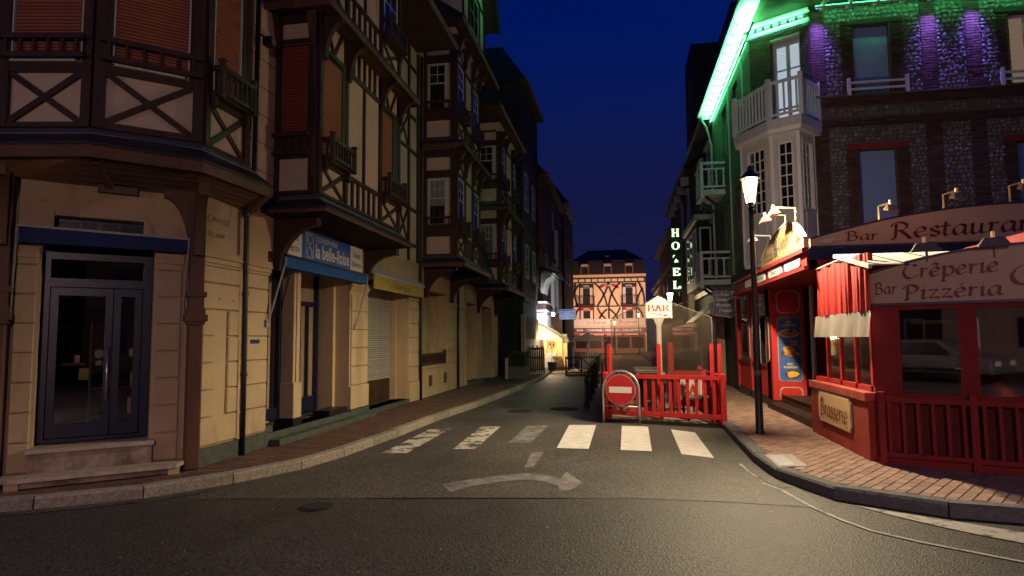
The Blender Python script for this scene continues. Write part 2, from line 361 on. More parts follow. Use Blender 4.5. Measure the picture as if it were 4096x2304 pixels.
M.awning_green = mat('green_canvas', (0.03, 0.16, 0.06), 0.85, 0.2, 5, 0.1, 120)
M.awning_yellow = mat('ochre_canvas', (0.48, 0.36, 0.08), 0.85, 0.25, 5, 0.1, 120)
M.rattan = mat('rattan_black', (0.025, 0.025, 0.028), 0.5, 0.4, 40, 0.5, 150)
M.table = mat('table_laminate', (0.42, 0.36, 0.27), 0.4, 0.3, 5, 0.05, 60)
M.deck = mat('deck_boards', (0.30, 0.24, 0.17), 0.8, 0.4, 5, 0.3, 40, rnd=0.2)
M.leaf = mat('hedge_leaf', (0.055, 0.085, 0.03), 0.5, 0.5, 9, 0.0, island=0.5)
M.wood_pale = mat('pale_timber', (0.45, 0.33, 0.2), 0.7, 0.35, 6, 0.3, 30)
M.pot = mat('planter_grey', (0.11, 0.105, 0.10), 0.75, 0.4, 8, 0.3, 40)
M.parasol = mat('parasol_cream', (0.62, 0.52, 0.38), 0.85, 0.12, 5, 0.1, 120)
M.carton = mat('carton_pink', (0.75, 0.34, 0.22), 0.6, 0.3, 6, 0.0, rnd=0.4)
M.copper = mat('brass_lamp', (0.65, 0.45, 0.24), 0.4, 0.3, 12, 0.1, 60, metal=0.5)
M.bulb_warm = emit('bulb_warm', (1.0, 0.72, 0.36), 60.0)
M.lantern_glow = emit('lantern_glow', (1.0, 0.80, 0.48), 9.0)
M.bulb_orange = emit('bulb_orange', (1.0, 0.50, 0.12), 30.0)
M.bulb_led = emit('bulb_led', (0.75, 0.87, 1.0), 70.0)
M.led_green = emit('led_green', (0.02, 1.0, 0.25), 6.0)
M.led_violet = emit('led_violet', (0.35, 0.15, 1.0), 6.0)
M.room_glow = emit('lit_room_blind', (0.92, 0.96, 1.0), 0.85)
M.room_warm = emit('lit_room_warm', (1.0, 0.62, 0.36), 0.30)
M.bar_glow = emit('backlit_sign', (1.0, 0.86, 0.58), 2.6)
M.hotel_letter = emit('neon_letter', (0.62, 1.0, 0.55), 2.2)
M.food = mat('print_food', (0.65, 0.30, 0.06), 0.4, 0.6, 14, 0.0, col2=(0.25, 0.06, 0.02))
M.food_y = mat('print_chips', (0.80, 0.50, 0.06), 0.4, 0.5, 18, 0.0, col2=(0.5, 0.2, 0.02))
M.plate = mat('print_plate', (0.70, 0.68, 0.62), 0.4, 0.2, 8, 0.0)

def glowing_glass(name, col, strength):
    m, n, l, b = newmat(name); n.remove(b); out = [x for x in n if x.type == 'OUTPUT_MATERIAL'][0]
    tr = n.new('ShaderNodeBsdfTransparent'); em = n.new('ShaderNodeEmission'); em.inputs[0].default_value = (*col, 1); em.inputs[1].default_value = strength
    ad = n.new('ShaderNodeAddShader'); l.new(tr.outputs[0], ad.inputs[0]); l.new(em.outputs[0], ad.inputs[1]); l.new(ad.outputs[0], out.inputs[0]); return m
M.lantern_pane = glowing_glass('lantern_pane', (1.0, .82, .52), 1.6)
def lamp(name, typ, loc, power, col, parent=None, size=0.05, rot=None, spot=None, blend=0.5, sx=None, sy=None, spread=None):
    d = bpy.data.lights.new(name, typ); d.energy = power; d.color = col
    if typ == 'AREA':
        d.shape = 'RECTANGLE'; d.size = sx; d.size_y = sy
        if spread is not None: d.spread = spread
    else: d.shadow_soft_size = size
    if typ == 'SPOT': d.spot_size = spot; d.spot_blend = blend
    o = bpy.data.objects.new(name, d); attach(o, parent)
    o.matrix_basis = Matrix.Translation(loc) @ (rot.to_4x4() if rot is not None else Matrix())
    return o
def aim(v): return Vector(v).to_track_quat('-Z', 'Y').to_matrix()
# ------------------------------------------------------------------ lettering
# pen letters: strokes swept with a broad nib (x-height 1); a glyph is (advance, strokes)
PEN = {
 'a': (1.0, [[(.78,.88),(.5,1),(.14,.58),(.2,.06),(.5,.1),(.76,.55)], [(.82,1),(.74,.2),(.86,.02),(1.02,.16)]]),
 'b': (.92, [[(.24,1.68),(.16,.2),(.42,0),(.8,.38),(.66,.95),(.2,.62)]]),
 'c': (.8, [[(.7,.78),(.48,1),(.12,.55),(.3,.02),(.74,.2)]]),
 'd': (1.0, [[(.78,.88),(.5,1),(.14,.58),(.2,.06),(.5,.1),(.76,.55)], [(.86,1.68),(.74,.2),(.86,.02),(1.02,.16)]]),
 'e': (.86, [[(.16,.46),(.62,.6),(.66,.88),(.44,1),(.1,.52),(.3,.02),(.78,.22)]]),
 'f': (.62, [[(.8,1.52),(.55,1.66),(.36,1.2),(.22,-.3)], [(.06,.95),(.66,.98)]]),
 'h': (1.0, [[(.26,1.68),(.14,0)], [(.18,.55),(.5,.98),(.72,.85),(.66,.12),(.8,.02),(.96,.16)]]),
 'i': (.5, [[(.08,.86),(.26,.98),(.2,.14),(.32,.02),(.5,.18)], [(.26,1.36),(.34,1.44)]]),
 'l': (.5, [[(.3,1.68),(.2,.14),(.32,.02),(.5,.18)]]),
 'm': (1.5, [[(.06,.86),(.22,.96),(.14,0)], [(.18,.55),(.46,.98),(.62,.85),(.56,0)], [(.6,.55),(.9,.98),(1.1,.85),(1.04,.12),(1.18,.02),(1.36,.16)]]),
 'n': (1.04, [[(.06,.86),(.22,.96),(.14,0)], [(.18,.55),(.5,.98),(.7,.85),(.64,.12),(.78,.02),(.96,.16)]]),
 'o': (.9, [[(.48,1),(.12,.6),(.22,.05),(.5,0),(.8,.45),(.66,.95),(.44,1)]]),
 'p': (.96, [[(.06,.88),(.24,.98),(.1,-.62)], [(.22,.62),(.55,1),(.84,.7),(.72,.12),(.42,0),(.18,.2)], [(-.06,-.62),(.28,-.6)]]),
 'q': (1.0, [[(.78,.88),(.5,1),(.14,.58),(.2,.06),(.5,.1),(.76,.55)], [(.82,1),(.68,-.62)]]),
 'r': (.72, [[(.06,.86),(.24,.98),(.16,0)], [(.2,.5),(.42,.92),(.66,.92)]]),
 's': (.74, [[(.64,.82),(.44,1),(.18,.8),(.34,.55),(.6,.34),(.46,.02),(.08,.16)]]),
 't': (.6, [[(.32,1.38),(.2,.2),(.34,.01),(.6,.18)], [(.02,.95),(.58,.98)]]),
 'u': (1.02, [[(.06,.86),(.22,.98),(.16,.2),(.34,0),(.62,.3)], [(.74,1),(.66,.16),(.78,.02),(.98,.16)]]),
 'v': (.84, [[(.06,.9),(.2,.96),(.36,0)], [(.36,0),(.74,.98)]]),
 'z': (.86, [[(.1,.94),(.72,.94)], [(.72,.94),(.1,.05)], [(.1,.05),(.5,.1),(.8,.02)]]),
 'B': (1.22, [[(.3,1.5),(.2,0)], [(.02,1.25),(.2,1.58),(.62,1.6),(.9,1.35),(.72,.92),(.4,.84)], [(.4,.84),(.85,.8),(1.02,.45),(.8,.04),(.35,-.02),(.04,.08)]]),
 'R': (1.3, [[(.34,1.5),(.22,.1),(.0,.0)], [(.02,1.2),(.22,1.56),(.66,1.6),(.96,1.3),(.78,.88),(.4,.78)], [(.55,.8),(.9,.3),(1.12,-.05),(1.3,.02)]]),
 'C': (1.22, [[(1.06,1.28),(.8,1.6),(.4,1.4),(.12,.75),(.3,.1),(.72,-.02),(1.12,.32)]]),
 'P': (1.14, [[(.36,1.5),(.26,.1),(.12,0),(.42,0)], [(.02,1.2),(.22,1.56),(.66,1.6),(.98,1.28),(.84,.82),(.4,.7)]]),
 'E': (1.08, [[(.92,1.36),(.62,1.6),(.26,1.35),(.5,.9),(.7,.88)], [(.5,.88),(.14,.6),(.2,.08),(.56,-.02),(.94,.28)]]),
 'F': (1.0, [[(.36,1.5),(.22,.02),(.06,.02)], [(.08,1.3),(.3,1.56),(1.0,1.54)], [(.24,.82),(.78,.86)]]),
 'L': (1.0, [[(.6,1.4),(.46,1.6),(.3,1.3),(.24,.3),(.06,.08),(.3,.1),(.6,0),(.94,.2)]]),
 'M': (1.6, [[(.06,.1),(.2,.2),(.4,1.56)], [(.4,1.56),(.7,.1)], [(.7,.1),(1.2,1.58)], [(1.2,1.58),(1.22,.1),(1.44,.08)]]),
 'S': (1.02, [[(.86,1.34),(.6,1.6),(.26,1.3),(.44,.9),(.78,.6),(.6,.04),(.08,.2)]]),
 ' ': (.55, []), "'": (.3, [[(.18,1.6),(.1,1.25)]]), '-': (.6, [[(.1,.55),(.5,.55)]]),
}
for ch, base in (('é', 'e'), ('è', 'e'), ('ê', 'e')):
    adv, st = PEN[base]
    acc = {'é': [[(.42,1.24),(.66,1.5)]], 'è': [[(.3,1.5),(.5,1.24)]], 'ê': [[(.2,1.24),(.46,1.48)], [(.46,1.48),(.7,1.24)]]}[ch]
    PEN[ch] = (adv, st+acc)
PEN['É'] = (PEN['E'][0], PEN['E'][1]+[[(.6,1.76),(.86,1.96)]])
# roman capitals, height 1: strokes thick on verticals
ROM = {
 'B': (.78, [[(.16,1),(.16,0)], [(.16,.98),(.46,.98),(.6,.76),(.44,.53),(.18,.53)], [(.4,.53),(.68,.44),(.66,.08),(.4,.02),(.16,.02)], [(.02,1),(.3,1)], [(.02,0),(.3,0)]]),
 'A': (.84, [[(.42,1),(.13,.0)], [(.40,1),(.70,0)], [(.24,.34),(.58,.34)], [(.0,0),(.26,0)], [(.54,0),(.86,0)]]),
 'R': (.84, [[(.16,1),(.16,0)], [(.16,.98),(.48,.98),(.62,.74),(.44,.5),(.18,.5)], [(.4,.5),(.6,.22),(.78,.01),(.86,.0)], [(.02,1),(.3,1)], [(.02,0),(.32,0)]]),
 'H': (.9, [[(.17,1),(.17,0)], [(.73,1),(.73,0)], [(.17,.5),(.73,.5)], [(0,1),(.34,1)], [(0,0),(.34,0)], [(.56,1),(.9,1)], [(.56,0),(.9,0)]]),
 'O': (.9, [[(.45,1),(.12,.78),(.12,.22),(.45,0),(.78,.22),(.78,.78),(.45,1)]]),
 'T': (.8, [[(.4,1),(.4,0)], [(.04,.98),(.76,.98)], [(.04,1),(.04,.74)], [(.76,1),(.76,.74)], [(.2,0),(.6,0)]]),
 'E': (.8, [[(.18,1),(.18,0)], [(.02,.98),(.7,.98)], [(.7,1),(.7,.76)], [(.18,.52),(.5,.52)], [(.5,.64),(.5,.4)], [(.02,.02),(.74,.02)], [(.74,.0),(.74,.28)]]),
 'L': (.76, [[(.18,1),(.18,0)], [(.02,1),(.36,1)], [(.02,.02),(.7,.02)], [(.7,0),(.7,.32)]]),
 ' ': (.4, []),
}
def _spline(pts, n=7):
    if len(pts) < 3: return [Vector(p) for p in pts]
    P = [Vector(pts[0])]+[Vector(p) for p in pts]+[Vector(pts[-1])]; out = []
    for i in range(1, len(P)-2):
        for k in range(n):
            t = k/n; a, b, c, d = P[i-1], P[i], P[i+1], P[i+2]
            out.append(0.5*((2*b)+(c-a)*t+(2*a-5*b+4*c-d)*t*t+(3*b-a-3*c+d)*t*t*t))
    out.append(P[-2]); return out
def pen_ribbons(text, font, nib, ang, tmin, spacing=0.0):
    """list of (left, right) point ribbons and total width"""
    x = 0.0; rib = []
    for ch in text:
        adv, strokes = font[ch]
        for st in strokes:
            pts = _spline(st); L = []; Rr = []
            for i, p in enumerate(pts):
                t = pts[min(i+1, len(pts)-1)]-pts[max(i-1, 0)]
                th = math.atan2(t.y, t.x); w = max(tmin, nib*abs(math.sin(th-ang)))/2
                nx, ny = -math.sin(th)*w, math.cos(th)*w
                L.append((p.x+x+nx, p.y+ny)); Rr.append((p.x+x-nx, p.y-ny))
            rib.append((L, Rr))
        x += adv+spacing
    return rib, x
def pen_text(parent, text, F, u0, u1, v, h, w, material, font=PEN, nib=.24, ang=R_(38), tmin=.075, spacing=0.0, arc=None, rot=0.0, th=0.004, name='lettering', slant=0.0):
    """written between u0 and u1 with baseline v and x-height h on frame F, standing w proud; one mesh per word"""
    rib, tot = pen_ribbons(text, font, nib, ang, tmin, spacing)
    s = (u1-u0)/tot; m = MB(); z = 0.0
    def q(p, dz):
        x = p[0]+slant*p[1]; uu = u0+x*s; vv = v+p[1]*h+(uu-u0)*math.tan(rot)
        if arc: vv += arc(uu)
        return F.p(uu, vv, w+dz)
    for L, Rr in rib:
        z += 0.0006
        n = len(L)
        vs = [q(p, z+th) for p in L]+[q(p, z+th) for p in Rr]
        m.add(vs, [(i, i+1, n+i+1, n+i) for i in range(n-1)])
    return m.build(name, material, parent, recalc=False)
def type_text(parent, text, F, u0, u1, v0, v1, w, material, bold=0.0, shear=0.0, name='lettering'):
    """plain type fitted into the box u0..u1, v0..v1"""
    c = bpy.data.curves.new('type', 'FONT'); c.body = text; c.size = 1; c.offset = bold; c.shear = shear; c.fill_mode = 'FRONT'; c.resolution_u = 3
    o = bpy.data.objects.new('type', c); me = bpy.data.meshes.new_from_object(o); bpy.data.objects.remove(o)
    xs = [p.co.x for p in me.vertices]; ys = [p.co.y for p in me.vertices]
    x0, x1, y0, y1 = min(xs), max(xs), min(ys), max(ys)
    for p in me.vertices:
        u = u0+(p.co.x-x0)/(x1-x0)*(u1-u0); v = v0+(p.co.y-y0)/(y1-y0)*(v1-v0)
        p.co = F.p(u, v, w)
    me.materials.clear(); me.materials.append(material); me.name = name
    o = bpy.data.objects.new(name, me); attach(o, parent); return o
# ------------------------------------------------------------------ ground, road, pavements
g = MB().sheet([(-400, -400, -0.03), (400, -400, -0.03), (400, 600, -0.03), (-400, 600, -0.03)]).build('ground', M.asphalt_old, recalc=False); struct(g)
road = MB()
nx_, ny_ = 16, 40
road.sheet([(-30, -25, 0), (30, -25, 0), (30, 6.95, 0), (-30, 6.6, 0)])
road.sheet([(-30, 6.6, 0), (30, 6.95, 0), (30, 90, 0), (-30, 90, 0)])
struct(road.build('road', M.asphalt, recalc=False))
struct(MB().sheet([(-4.6, 6.18, 0.004), (-4.0, 6.3, 0.004), (-1.78, 6.62, 0.004), (0.2, 6.86, 0.004), (1.0, 6.84, 0.004), (1.9, 6.72, 0.004), (1.76, 11.0, 0.004), (1.8, 90, 0.004), (-3.35, 90, 0.004), (-3.3, 20, 0.004), (-3.75, 12, 0.004), (-3.95, 8.5, 0.004)]).build('road_surface_street', M.asphalt_old, recalc=False))

LK = [(-14, 3.4), (-9, 4.35), (-7.4, 4.85), (-6.02, 5.48), (-5.47, 5.83), (-4.91, 6.27), (-4.45, 7.0), (-4.09, 7.73), (-3.93, 8.56), (-3.79, 10.59), (-3.72, 12.84), (-3.49, 15.38), (-3.27, 20.1), (-3.12, 26), (-3.4, 32), (-3.5, 74)]
RK = [(1.9, 74), (1.86, 30), (1.82, 16), (1.77, 11.89), (1.73, 10.59), (1.68, 9.1), (1.69, 8.34), (1.81, 7.55), (2.16, 6.98), (2.78, 6.58), (3.44, 6.40), (6.0, 5.95), (10.0, 5.4), (16, 4.8)]

def resample(pl, step):
    out = [Vector(pl[0])]; d = 0.0
    for a, b in zip(pl, pl[1:]):
        a, b = Vector(a), Vector(b); L = (b-a).length; t = step-d
        while t <= L: out.append(a+(b-a)*(t/L)); t += step
        d = L-(t-step)
    out.append(Vector(pl[-1])); return out

def offset(pl, d):
    out = []
    for i, p in enumerate(pl):
        a = Vector(pl[max(i-1, 0)]); b = Vector(pl[min(i+1, len(pl)-1)]); t = (b-a).normalized()
        out.append((p[0]-t.y*d, p[1]+t.x*d))
    return out

def kerb(pl, side, z1, parent, width, length, limit, km=None):
    km = km or M.granite
    pts = resample(pl, length); n = len(pts)
    far = MB()
    for i in range(n-1):
        a, b = pts[i], pts[i+1]; t = (b-a)
        if t.length < 0.05: continue
        t = t.normalized(); nn = Vector((-t.y, t.x))*side; g_ = 0.008
        a2, b2 = a+t*g_, b-t*g_; z = z1+random.uniform(-.004, .004); c = 0.022
        lo = -0.03
        A = [(a2.x, a2.y, lo), (b2.x, b2.y, lo), (b2.x+nn.x*width, b2.y+nn.y*width, lo), (a2.x+nn.x*width, a2.y+nn.y*width, lo)]
        B = [(a2.x, a2.y, z-c), (b2.x, b2.y, z-c)]
        C = [(a2.x+nn.x*c, a2.y+nn.y*c, z), (b2.x+nn.x*c, b2.y+nn.y*c, z), (b2.x+nn.x*width, b2.y+nn.y*width, z), (a2.x+nn.x*width, a2.y+nn.y*width, z)]
        m = MB() if a.y < limit else far
        m.add(A+B+C, [(3, 2, 1, 0), (0, 1, 5, 4), (4, 5, 7, 6), (6, 7, 8, 9), (1, 2, 8, 7, 5), (0, 4, 6, 9, 3), (2, 3, 9, 8)])
        if a.y < limit: m.build('kerb_stone', km, parent)
    if far.v: far.build('kerb_far', km, parent)

def pavement(name, poly, z, bedmat, stonemat, stuffmat, ang, near, radius, pw=0.215, ph=0.105, row_shift=0.5):
    base = MB().prism(poly, -0.02, z-0.012).build(name, bedmat); struct(base)
    c, s = math.cos(ang), math.sin(ang); xs = [p[0]*c+p[1]*s for p in poly]; ys = [-p[0]*s+p[1]*c for p in poly]
    me = MB(); hw, hh = pw/2-0.0025, ph/2-0.0025; e = 0.006
    me.add([(-hw, -hh, -.03), (hw, -hh, -.03), (hw, hh, -.03), (-hw, hh, -.03), (-hw, -hh, -e), (hw, -hh, -e), (hw, hh, -e), (-hw, hh, -e), (-hw+e, -hh+e, 0), (hw-e, -hh+e, 0), (hw-e, hh-e, 0), (-hw+e, hh-e, 0)],
           [(0, 1, 5, 4), (1, 2, 6, 5), (2, 3, 7, 6), (3, 0, 4, 7), (4, 5, 9, 8), (5, 6, 10, 9), (6, 7, 11, 10), (7, 4, 8, 11), (8, 9, 10, 11)])
    shared = me.mesh('paver', stonemat); cells = []
    j = 0; y = min(ys)
    while y < max(ys):
        x = min(xs)+(pw*row_shift if j % 2 else 0)
        while x < max(xs):
            X, Y = x*c-y*s, x*s+y*c
            if point_in(poly, X, Y): cells.append((math.hypot(X-near[0], Y-near[1]), X, Y))
            x += pw
        y += ph; j += 1
    cells.sort(); st = MB(); k = 0
    for d, X, Y in cells:
        if math.hypot(X, Y) > radius: continue
        Mx = Matrix.Translation((X, Y, z+random.uniform(-.003, .002))) @ Matrix.Rotation(ang+random.uniform(-.012, .012), 4, 'Z') @ Matrix.Rotation(random.uniform(-.012, .012), 4, 'X') @ Matrix.Rotation(random.uniform(-.008, .008), 4, 'Y')
        if k < 300: mesh_part(base, 'paver', shared, Mx)
        else: st.add([Mx @ Vector(v) for v in me.v], me.f)
        k += 1
    if st.v:
        o = st.build('paver_field', stuffmat, base, recalc=False); o['kind'] = 'stuff'
    return base

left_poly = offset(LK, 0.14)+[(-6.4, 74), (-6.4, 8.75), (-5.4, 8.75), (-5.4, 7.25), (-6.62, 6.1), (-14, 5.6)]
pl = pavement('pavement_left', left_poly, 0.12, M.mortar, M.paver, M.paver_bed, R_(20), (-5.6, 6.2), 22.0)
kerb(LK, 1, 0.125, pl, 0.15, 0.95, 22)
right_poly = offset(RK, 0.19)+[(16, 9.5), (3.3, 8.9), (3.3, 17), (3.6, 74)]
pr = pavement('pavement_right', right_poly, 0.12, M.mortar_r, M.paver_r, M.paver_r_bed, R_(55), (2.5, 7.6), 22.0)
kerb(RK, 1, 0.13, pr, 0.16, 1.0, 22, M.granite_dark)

# access cover set in the right pavement
t = thing('access_cover', 'pale steel inspection cover set in the pink pavers by the kerb', 'manhole cover', (1.9, 8.5, .12))
MB().prism([(1.80, 8.86), (2.16, 8.97), (2.14, 8.17), (1.80, 8.08)], 0.10, 0.128).build('frame', M.grey_trim, t)
MB().prism([(1.83, 8.79), (2.02, 8.86), (2.02, 8.20), (1.83, 8.15)], 0.10, 0.132).build('lid', M.galv, t)

# scraps of litter and grit on the road
lt = MB()
for k in range(70):
    x, y = random.uniform(-4.5, 3.0), random.uniform(2.6, 9.0); s = random.uniform(.004, .013); a = random.uniform(0, 6.28); c, d = math.cos(a)*s, math.sin(a)*s
    lt.add([(x+c, y+d, .013), (x-d*.6, y+c*.6, .016), (x-c, y-d, .013), (x+d*.6, y-c*.6, .015)], [(0, 1, 2, 3)])
o = lt.build('litter', M.plate, recalc=False); tag(o, 'tiny pale scraps of litter scattered over the road', 'litter', kind='stuff')
# painted markings, each a thin sheet
def marking(name, label, cat, pts, m, z=0.008, group=None):
    o = MB().sheet([(x, y, z) for x, y in pts]).build(name, m, recalc=False); tag(o, label, cat, group); return o
ST = [([(-3.48,9.05),(-3.11,9.10),(-3.14,11.64),(-3.52,11.51)], M.paint_s1, 'half rubbed-off crossing stripe beside the shop kerb'),
      ([(-2.53,9.52),(-2.20,9.55),(-2.27,12.06),(-2.64,11.95)], M.paint_s1, 'worn crossing stripe, second from the shop kerb'),
      ([(-1.80,10.2),(-1.45,10.2),(-1.40,12.31),(-1.79,12.16)], M.paint_faded, 'almost vanished crossing stripe in the middle of the road'),
      ([(-0.99,9.79),(-0.51,9.76),(-0.50,12.44),(-1.01,12.38)], M.paint, 'solid white crossing stripe next to the vanished one'),
      ([(-0.04,9.73),(0.41,9.68),(0.46,12.29),(-0.02,12.37)], M.paint, 'bright white crossing stripe before the no entry sign'),
      ([(0.81,9.49),(1.22,9.23),(1.23,11.62),(0.85,11.97)], M.paint, 'white crossing stripe nearest the lamp post, chipped at its far end')]
for p, m_, lb in ST: marking('crossing_stripe', lb, 'road marking', p, m_, group='zebra crossing stripes')
marking('turn_arrow', 'faded white turn arrow painted on the road', 'road marking', [(-2.05,7.20),(-1.78,7.50),(-1.45,7.78),(-1.19,7.94),(-0.95,7.87),(-0.74,7.66),(-0.70,8.08),(-0.44,7.43),(-0.68,6.95),(-0.73,7.32),(-0.92,7.50),(-1.13,7.58),(-1.42,7.42),(-1.70,7.15),(-1.85,6.86)], M.paint_faded)
marking('lane_dash', 'short faded white lane dash behind the arrow', 'road marking', [(-1.26,8.27),(-1.14,8.32),(-1.15,9.42),(-1.31,9.38)], M.paint_faded)
ln = [(1.54,7.74),(1.66,7.45),(1.78,6.76),(1.92,6.30),(2.06,5.99),(2.32,5.73),(2.9,5.3)]
marking('edge_line', 'thin white curved line round the corner kerb', 'road marking', offset(ln, .022)+offset(ln, -.022)[::-1], M.paint_line)
marking('edge_band', 'broad worn white band along the corner kerb', 'road marking', [(2.21,6.86),(2.42,6.68),(2.95,6.34),(3.26,6.12),(4.2,5.75),(4.1,5.5),(3.11,5.80),(2.89,5.98),(2.65,6.23),(2.42,6.52)], M.paint_line)
marking('gutter_patch', 'pale concrete gutter patch before the drain in the corner kerb', 'gutter', [(1.47,8.86),(1.67,8.88),(1.66,8.25),(1.58,8.02),(1.52,8.10)], M.grey_trim)
lk2 = [p for p in LK if p[1] < 27]; 
gut = offset(lk2, -0.005)+offset(lk2, -0.17)[::-1]
marking('gutter_channel', 'worn pale gutter strip along the shop side kerb', 'gutter', gut, M.asphalt_old, z=0.006)
rk2 = [p for p in RK if 7.5 < p[1] < 13]
marking('gutter_strip', 'worn pale gutter strip along the lamp post kerb', 'gutter', offset(rk2, -0.005)+offset(rk2, -0.17)[::-1], M.asphalt_old, z=0.010)
sm = [(-2.6,6.5),(-1.78,6.62),(-0.6,6.77)]
marking('tar_seam', 'dark tarred seam running across the road', 'road seam', offset(sm, .009)+offset(sm, -.009)[::-1], M.asphalt)
for (x, y, r, lb) in ((-3.03, 6.1, .16, 'small round iron manhole cover before the shop kerb'), (-1.35, 15.2, .33, 'round iron manhole cover beside the terrace bollards'), (-2.3, 14.6, .3, 'round iron manhole cover in the lane beyond the crossing')):
    t = thing('manhole_cover', lb, 'manhole cover', (x, y, 0))
    MB().lathe([(r, 0), (r, .012)], (x, y, 0), 24).build('ring', M.iron, t)
    MB().lathe([(r*.82, 0), (r*.82, .018)], (x, y, 0), 24).build('lid', M.iron, t)
# ------------------------------------------------------------------ half-timber parts
def roller_shutter(parent, F, u0, u1, v0, v1, w, m, pitch=0.042, name='roller_shutter'):
    """a shutter part whose slats are its pieces"""
    sh = fb(parent, name, M.dark, F, u0, u1, v0, v1, w-0.03, w)
    me = MB(); L = u1-u0
    me.add([(0, 0, 0), (L, 0, 0), (L, pitch-.006, 0), (0, pitch-.006, 0), (0, .007, .011), (L, .007, .011), (L, pitch-.013, .011), (0, pitch-.013, .011)],
           [(4, 5, 6, 7), (0, 1, 5, 4), (1, 2, 6, 5), (2, 3, 7, 6), (3, 0, 4, 7)])
    shared = me.mesh('slat', m)
    FM = F.mat(); n = int((v1-v0)/pitch)
    for k in range(n): mesh_part(sh, 'slat', shared, FM @ Matrix.Translation((u0, v0+k*pitch, w+.001)))
    return sh

def balustrade(parent, F, u0, u1, v0, v1, w, m, n, depth=0.05, posts=True):
    t = fb(parent, 'balustrade', m, F, u0, u1, v1-.06, v1, w-depth, w)
    fb(t, 'bottom_rail', m, F, u0, u1, v0, v0+.055, w-depth, w-.004)
    for k in range(n):
        u = u0+(u1-u0)*(k+.5)/n
        fb(t, 'baluster', m, F, u-.016, u+.016, v0+.055, v1-.06, w-depth*.75, w-depth*.25)
    if posts:
        for u in (u0, u1):
            mm = MB().fbox(F, u-.03, u+.03, v0-.04, v1+.05, w-depth-.005, w+.006); mm.fbox(F, u-.042, u+.042, v1+.05, v1+.075, w-depth-.017, w+.018)
            mm.build('newel', m, t)
    return t

def balconette(parent, F, u0, u1, v0, v1, out, m, n):
    """small window balcony with returns and brackets"""
    b = balustrade(parent, F, u0, u1, v0, v1, out, m, n)
    for u in (u0, u1):
        mm = MB().fbox(F, u-.02, u+.02, v1-.06, v1, 0, out-.06); mm.fbox(F, u-.02, u+.02, v0, v0+.055, 0, out-.06)
        mm.fbox(F, u-.015, u+.015, v0+.055, v1-.06, out*.45, out*.55)
        mm.build('return_rail', m, b)
        MB().fpoly(F, [(u-.03, v0-.18), (u+.03, v0-.18), (u+.03, v0-.002), (u-.03, v0-.002)], 0.0, out*.55).build('bracket', m, b)
    fb(b, 'shelf', m, F, u0, u1, v0-.03, v0-.002, 0, out-.06)
    return b

def xpanel(parent, F, u0, u1, v0, v1, m, wd=.07, w=.04):
    fd(parent, 'brace', m, F, (u0, v0), (u1, v1), wd, 0.002, w)
    fd(parent, 'brace', m, F, (u0, v1), (u1, v0), wd, 0.002, w-.006)

def bracket_curve(parent, F, u, v0, v1, out, th, m, name='bracket'):
    """curved timber bracket standing out of the wall, seen from the side"""
    pts = [(0, v0), (.10, v0)]
    for k in range(1, 9):
        a = k/8*math.pi/2; pts.append((.10+(out-.10)*(1-math.cos(a)), v0+(v1-.12-v0)*math.sin(a)))
    pts += [(out, v1), (0, v1)]
    n = len(pts); mm = MB()
    A = [F.p(u-th/2, v, w) for w, v in pts]; B = [F.p(u+th/2, v, w) for w, v in pts]
    mm.add(A+B, [tuple(range(n)), tuple(range(2*n-1, n-1, -1))]+[(i, (i+1) % n, (i+1) % n+n, i+n) for i in range(n)])
    return mm.build(name, m, parent)

def sash_window(parent, F, u0, u1, v0, v1, w, frame, cols=2, rows=2, lights=True, fw=.055, upper=0.0, back=M.dark):
    """white window: frame part, glass panes as its pieces; upper>0 puts the small panes only in that top share"""
    f = MB(); f.fbox(F, u0, u0+fw, v0, v1, w-.06, w); f.fbox(F, u1-fw, u1, v0, v1, w-.06, w)
    f.fbox(F, u0+fw, u1-fw, v0, v0+fw, w-.06, w-.002); f.fbox(F, u0+fw, u1-fw, v1-fw, v1, w-.06, w-.002)
    pd = .014 if w > 0 else .030
    vb = v0+fw; vt = v1-fw; vs = vt-(vt-vb)*upper if upper else vb
    if upper: f.fbox(F, u0+fw, u1-fw, vs-.02, vs+.02, w-.055, w-.006)
    for c in range(1, cols):
        u = u0+fw+(u1-u0-2*fw)*c/cols; f.fbox(F, u-.011, u+.011, vs, vt, w-.05, w-.010)
    for r in range(1, rows):
        v = vs+(vt-vs)*r/rows; f.fbox(F, u0+fw, u1-fw, v-.011, v+.011, w-.048, w-.013)
    fo = f.build('window', frame, parent)
    cs = [u0+fw+(u1-u0-2*fw)*c/cols for c in range(cols+1)]; rs = [vs+(vt-vs)*r/rows for r in range(rows+1)]
    for a, b in zip(cs, cs[1:]):
        for c, d in zip(rs, rs[1:]): fb(fo, 'pane', M.glass, F, a+.012, b-.012, c+.012, d-.012, w-pd-.004, w-pd)
    if upper: fb(fo, 'pane', M.glass, F, u0+fw, u1-fw, vb, vs-.02, w-pd-.004, w-pd)
    if back is M.white_old:
        fb(fo, 'dark_room', M.dark, F, u0+.02, u1-.02, v0+.02, v1-.02, w-.027, w-.0255); fb(fo, 'blind', M.plate, F, u0+.03, u1-.03, v1-(v1-v0)*.58, v1-.03, w-.0253, w-.0235)
    elif back: fb(fo, 'curtain', back, F, u0+.02, u1-.02, v0+.02, v1-.02, *((w-.027, w-.0255) if w > 0 else (w-.16, w-.15)))
    return fo

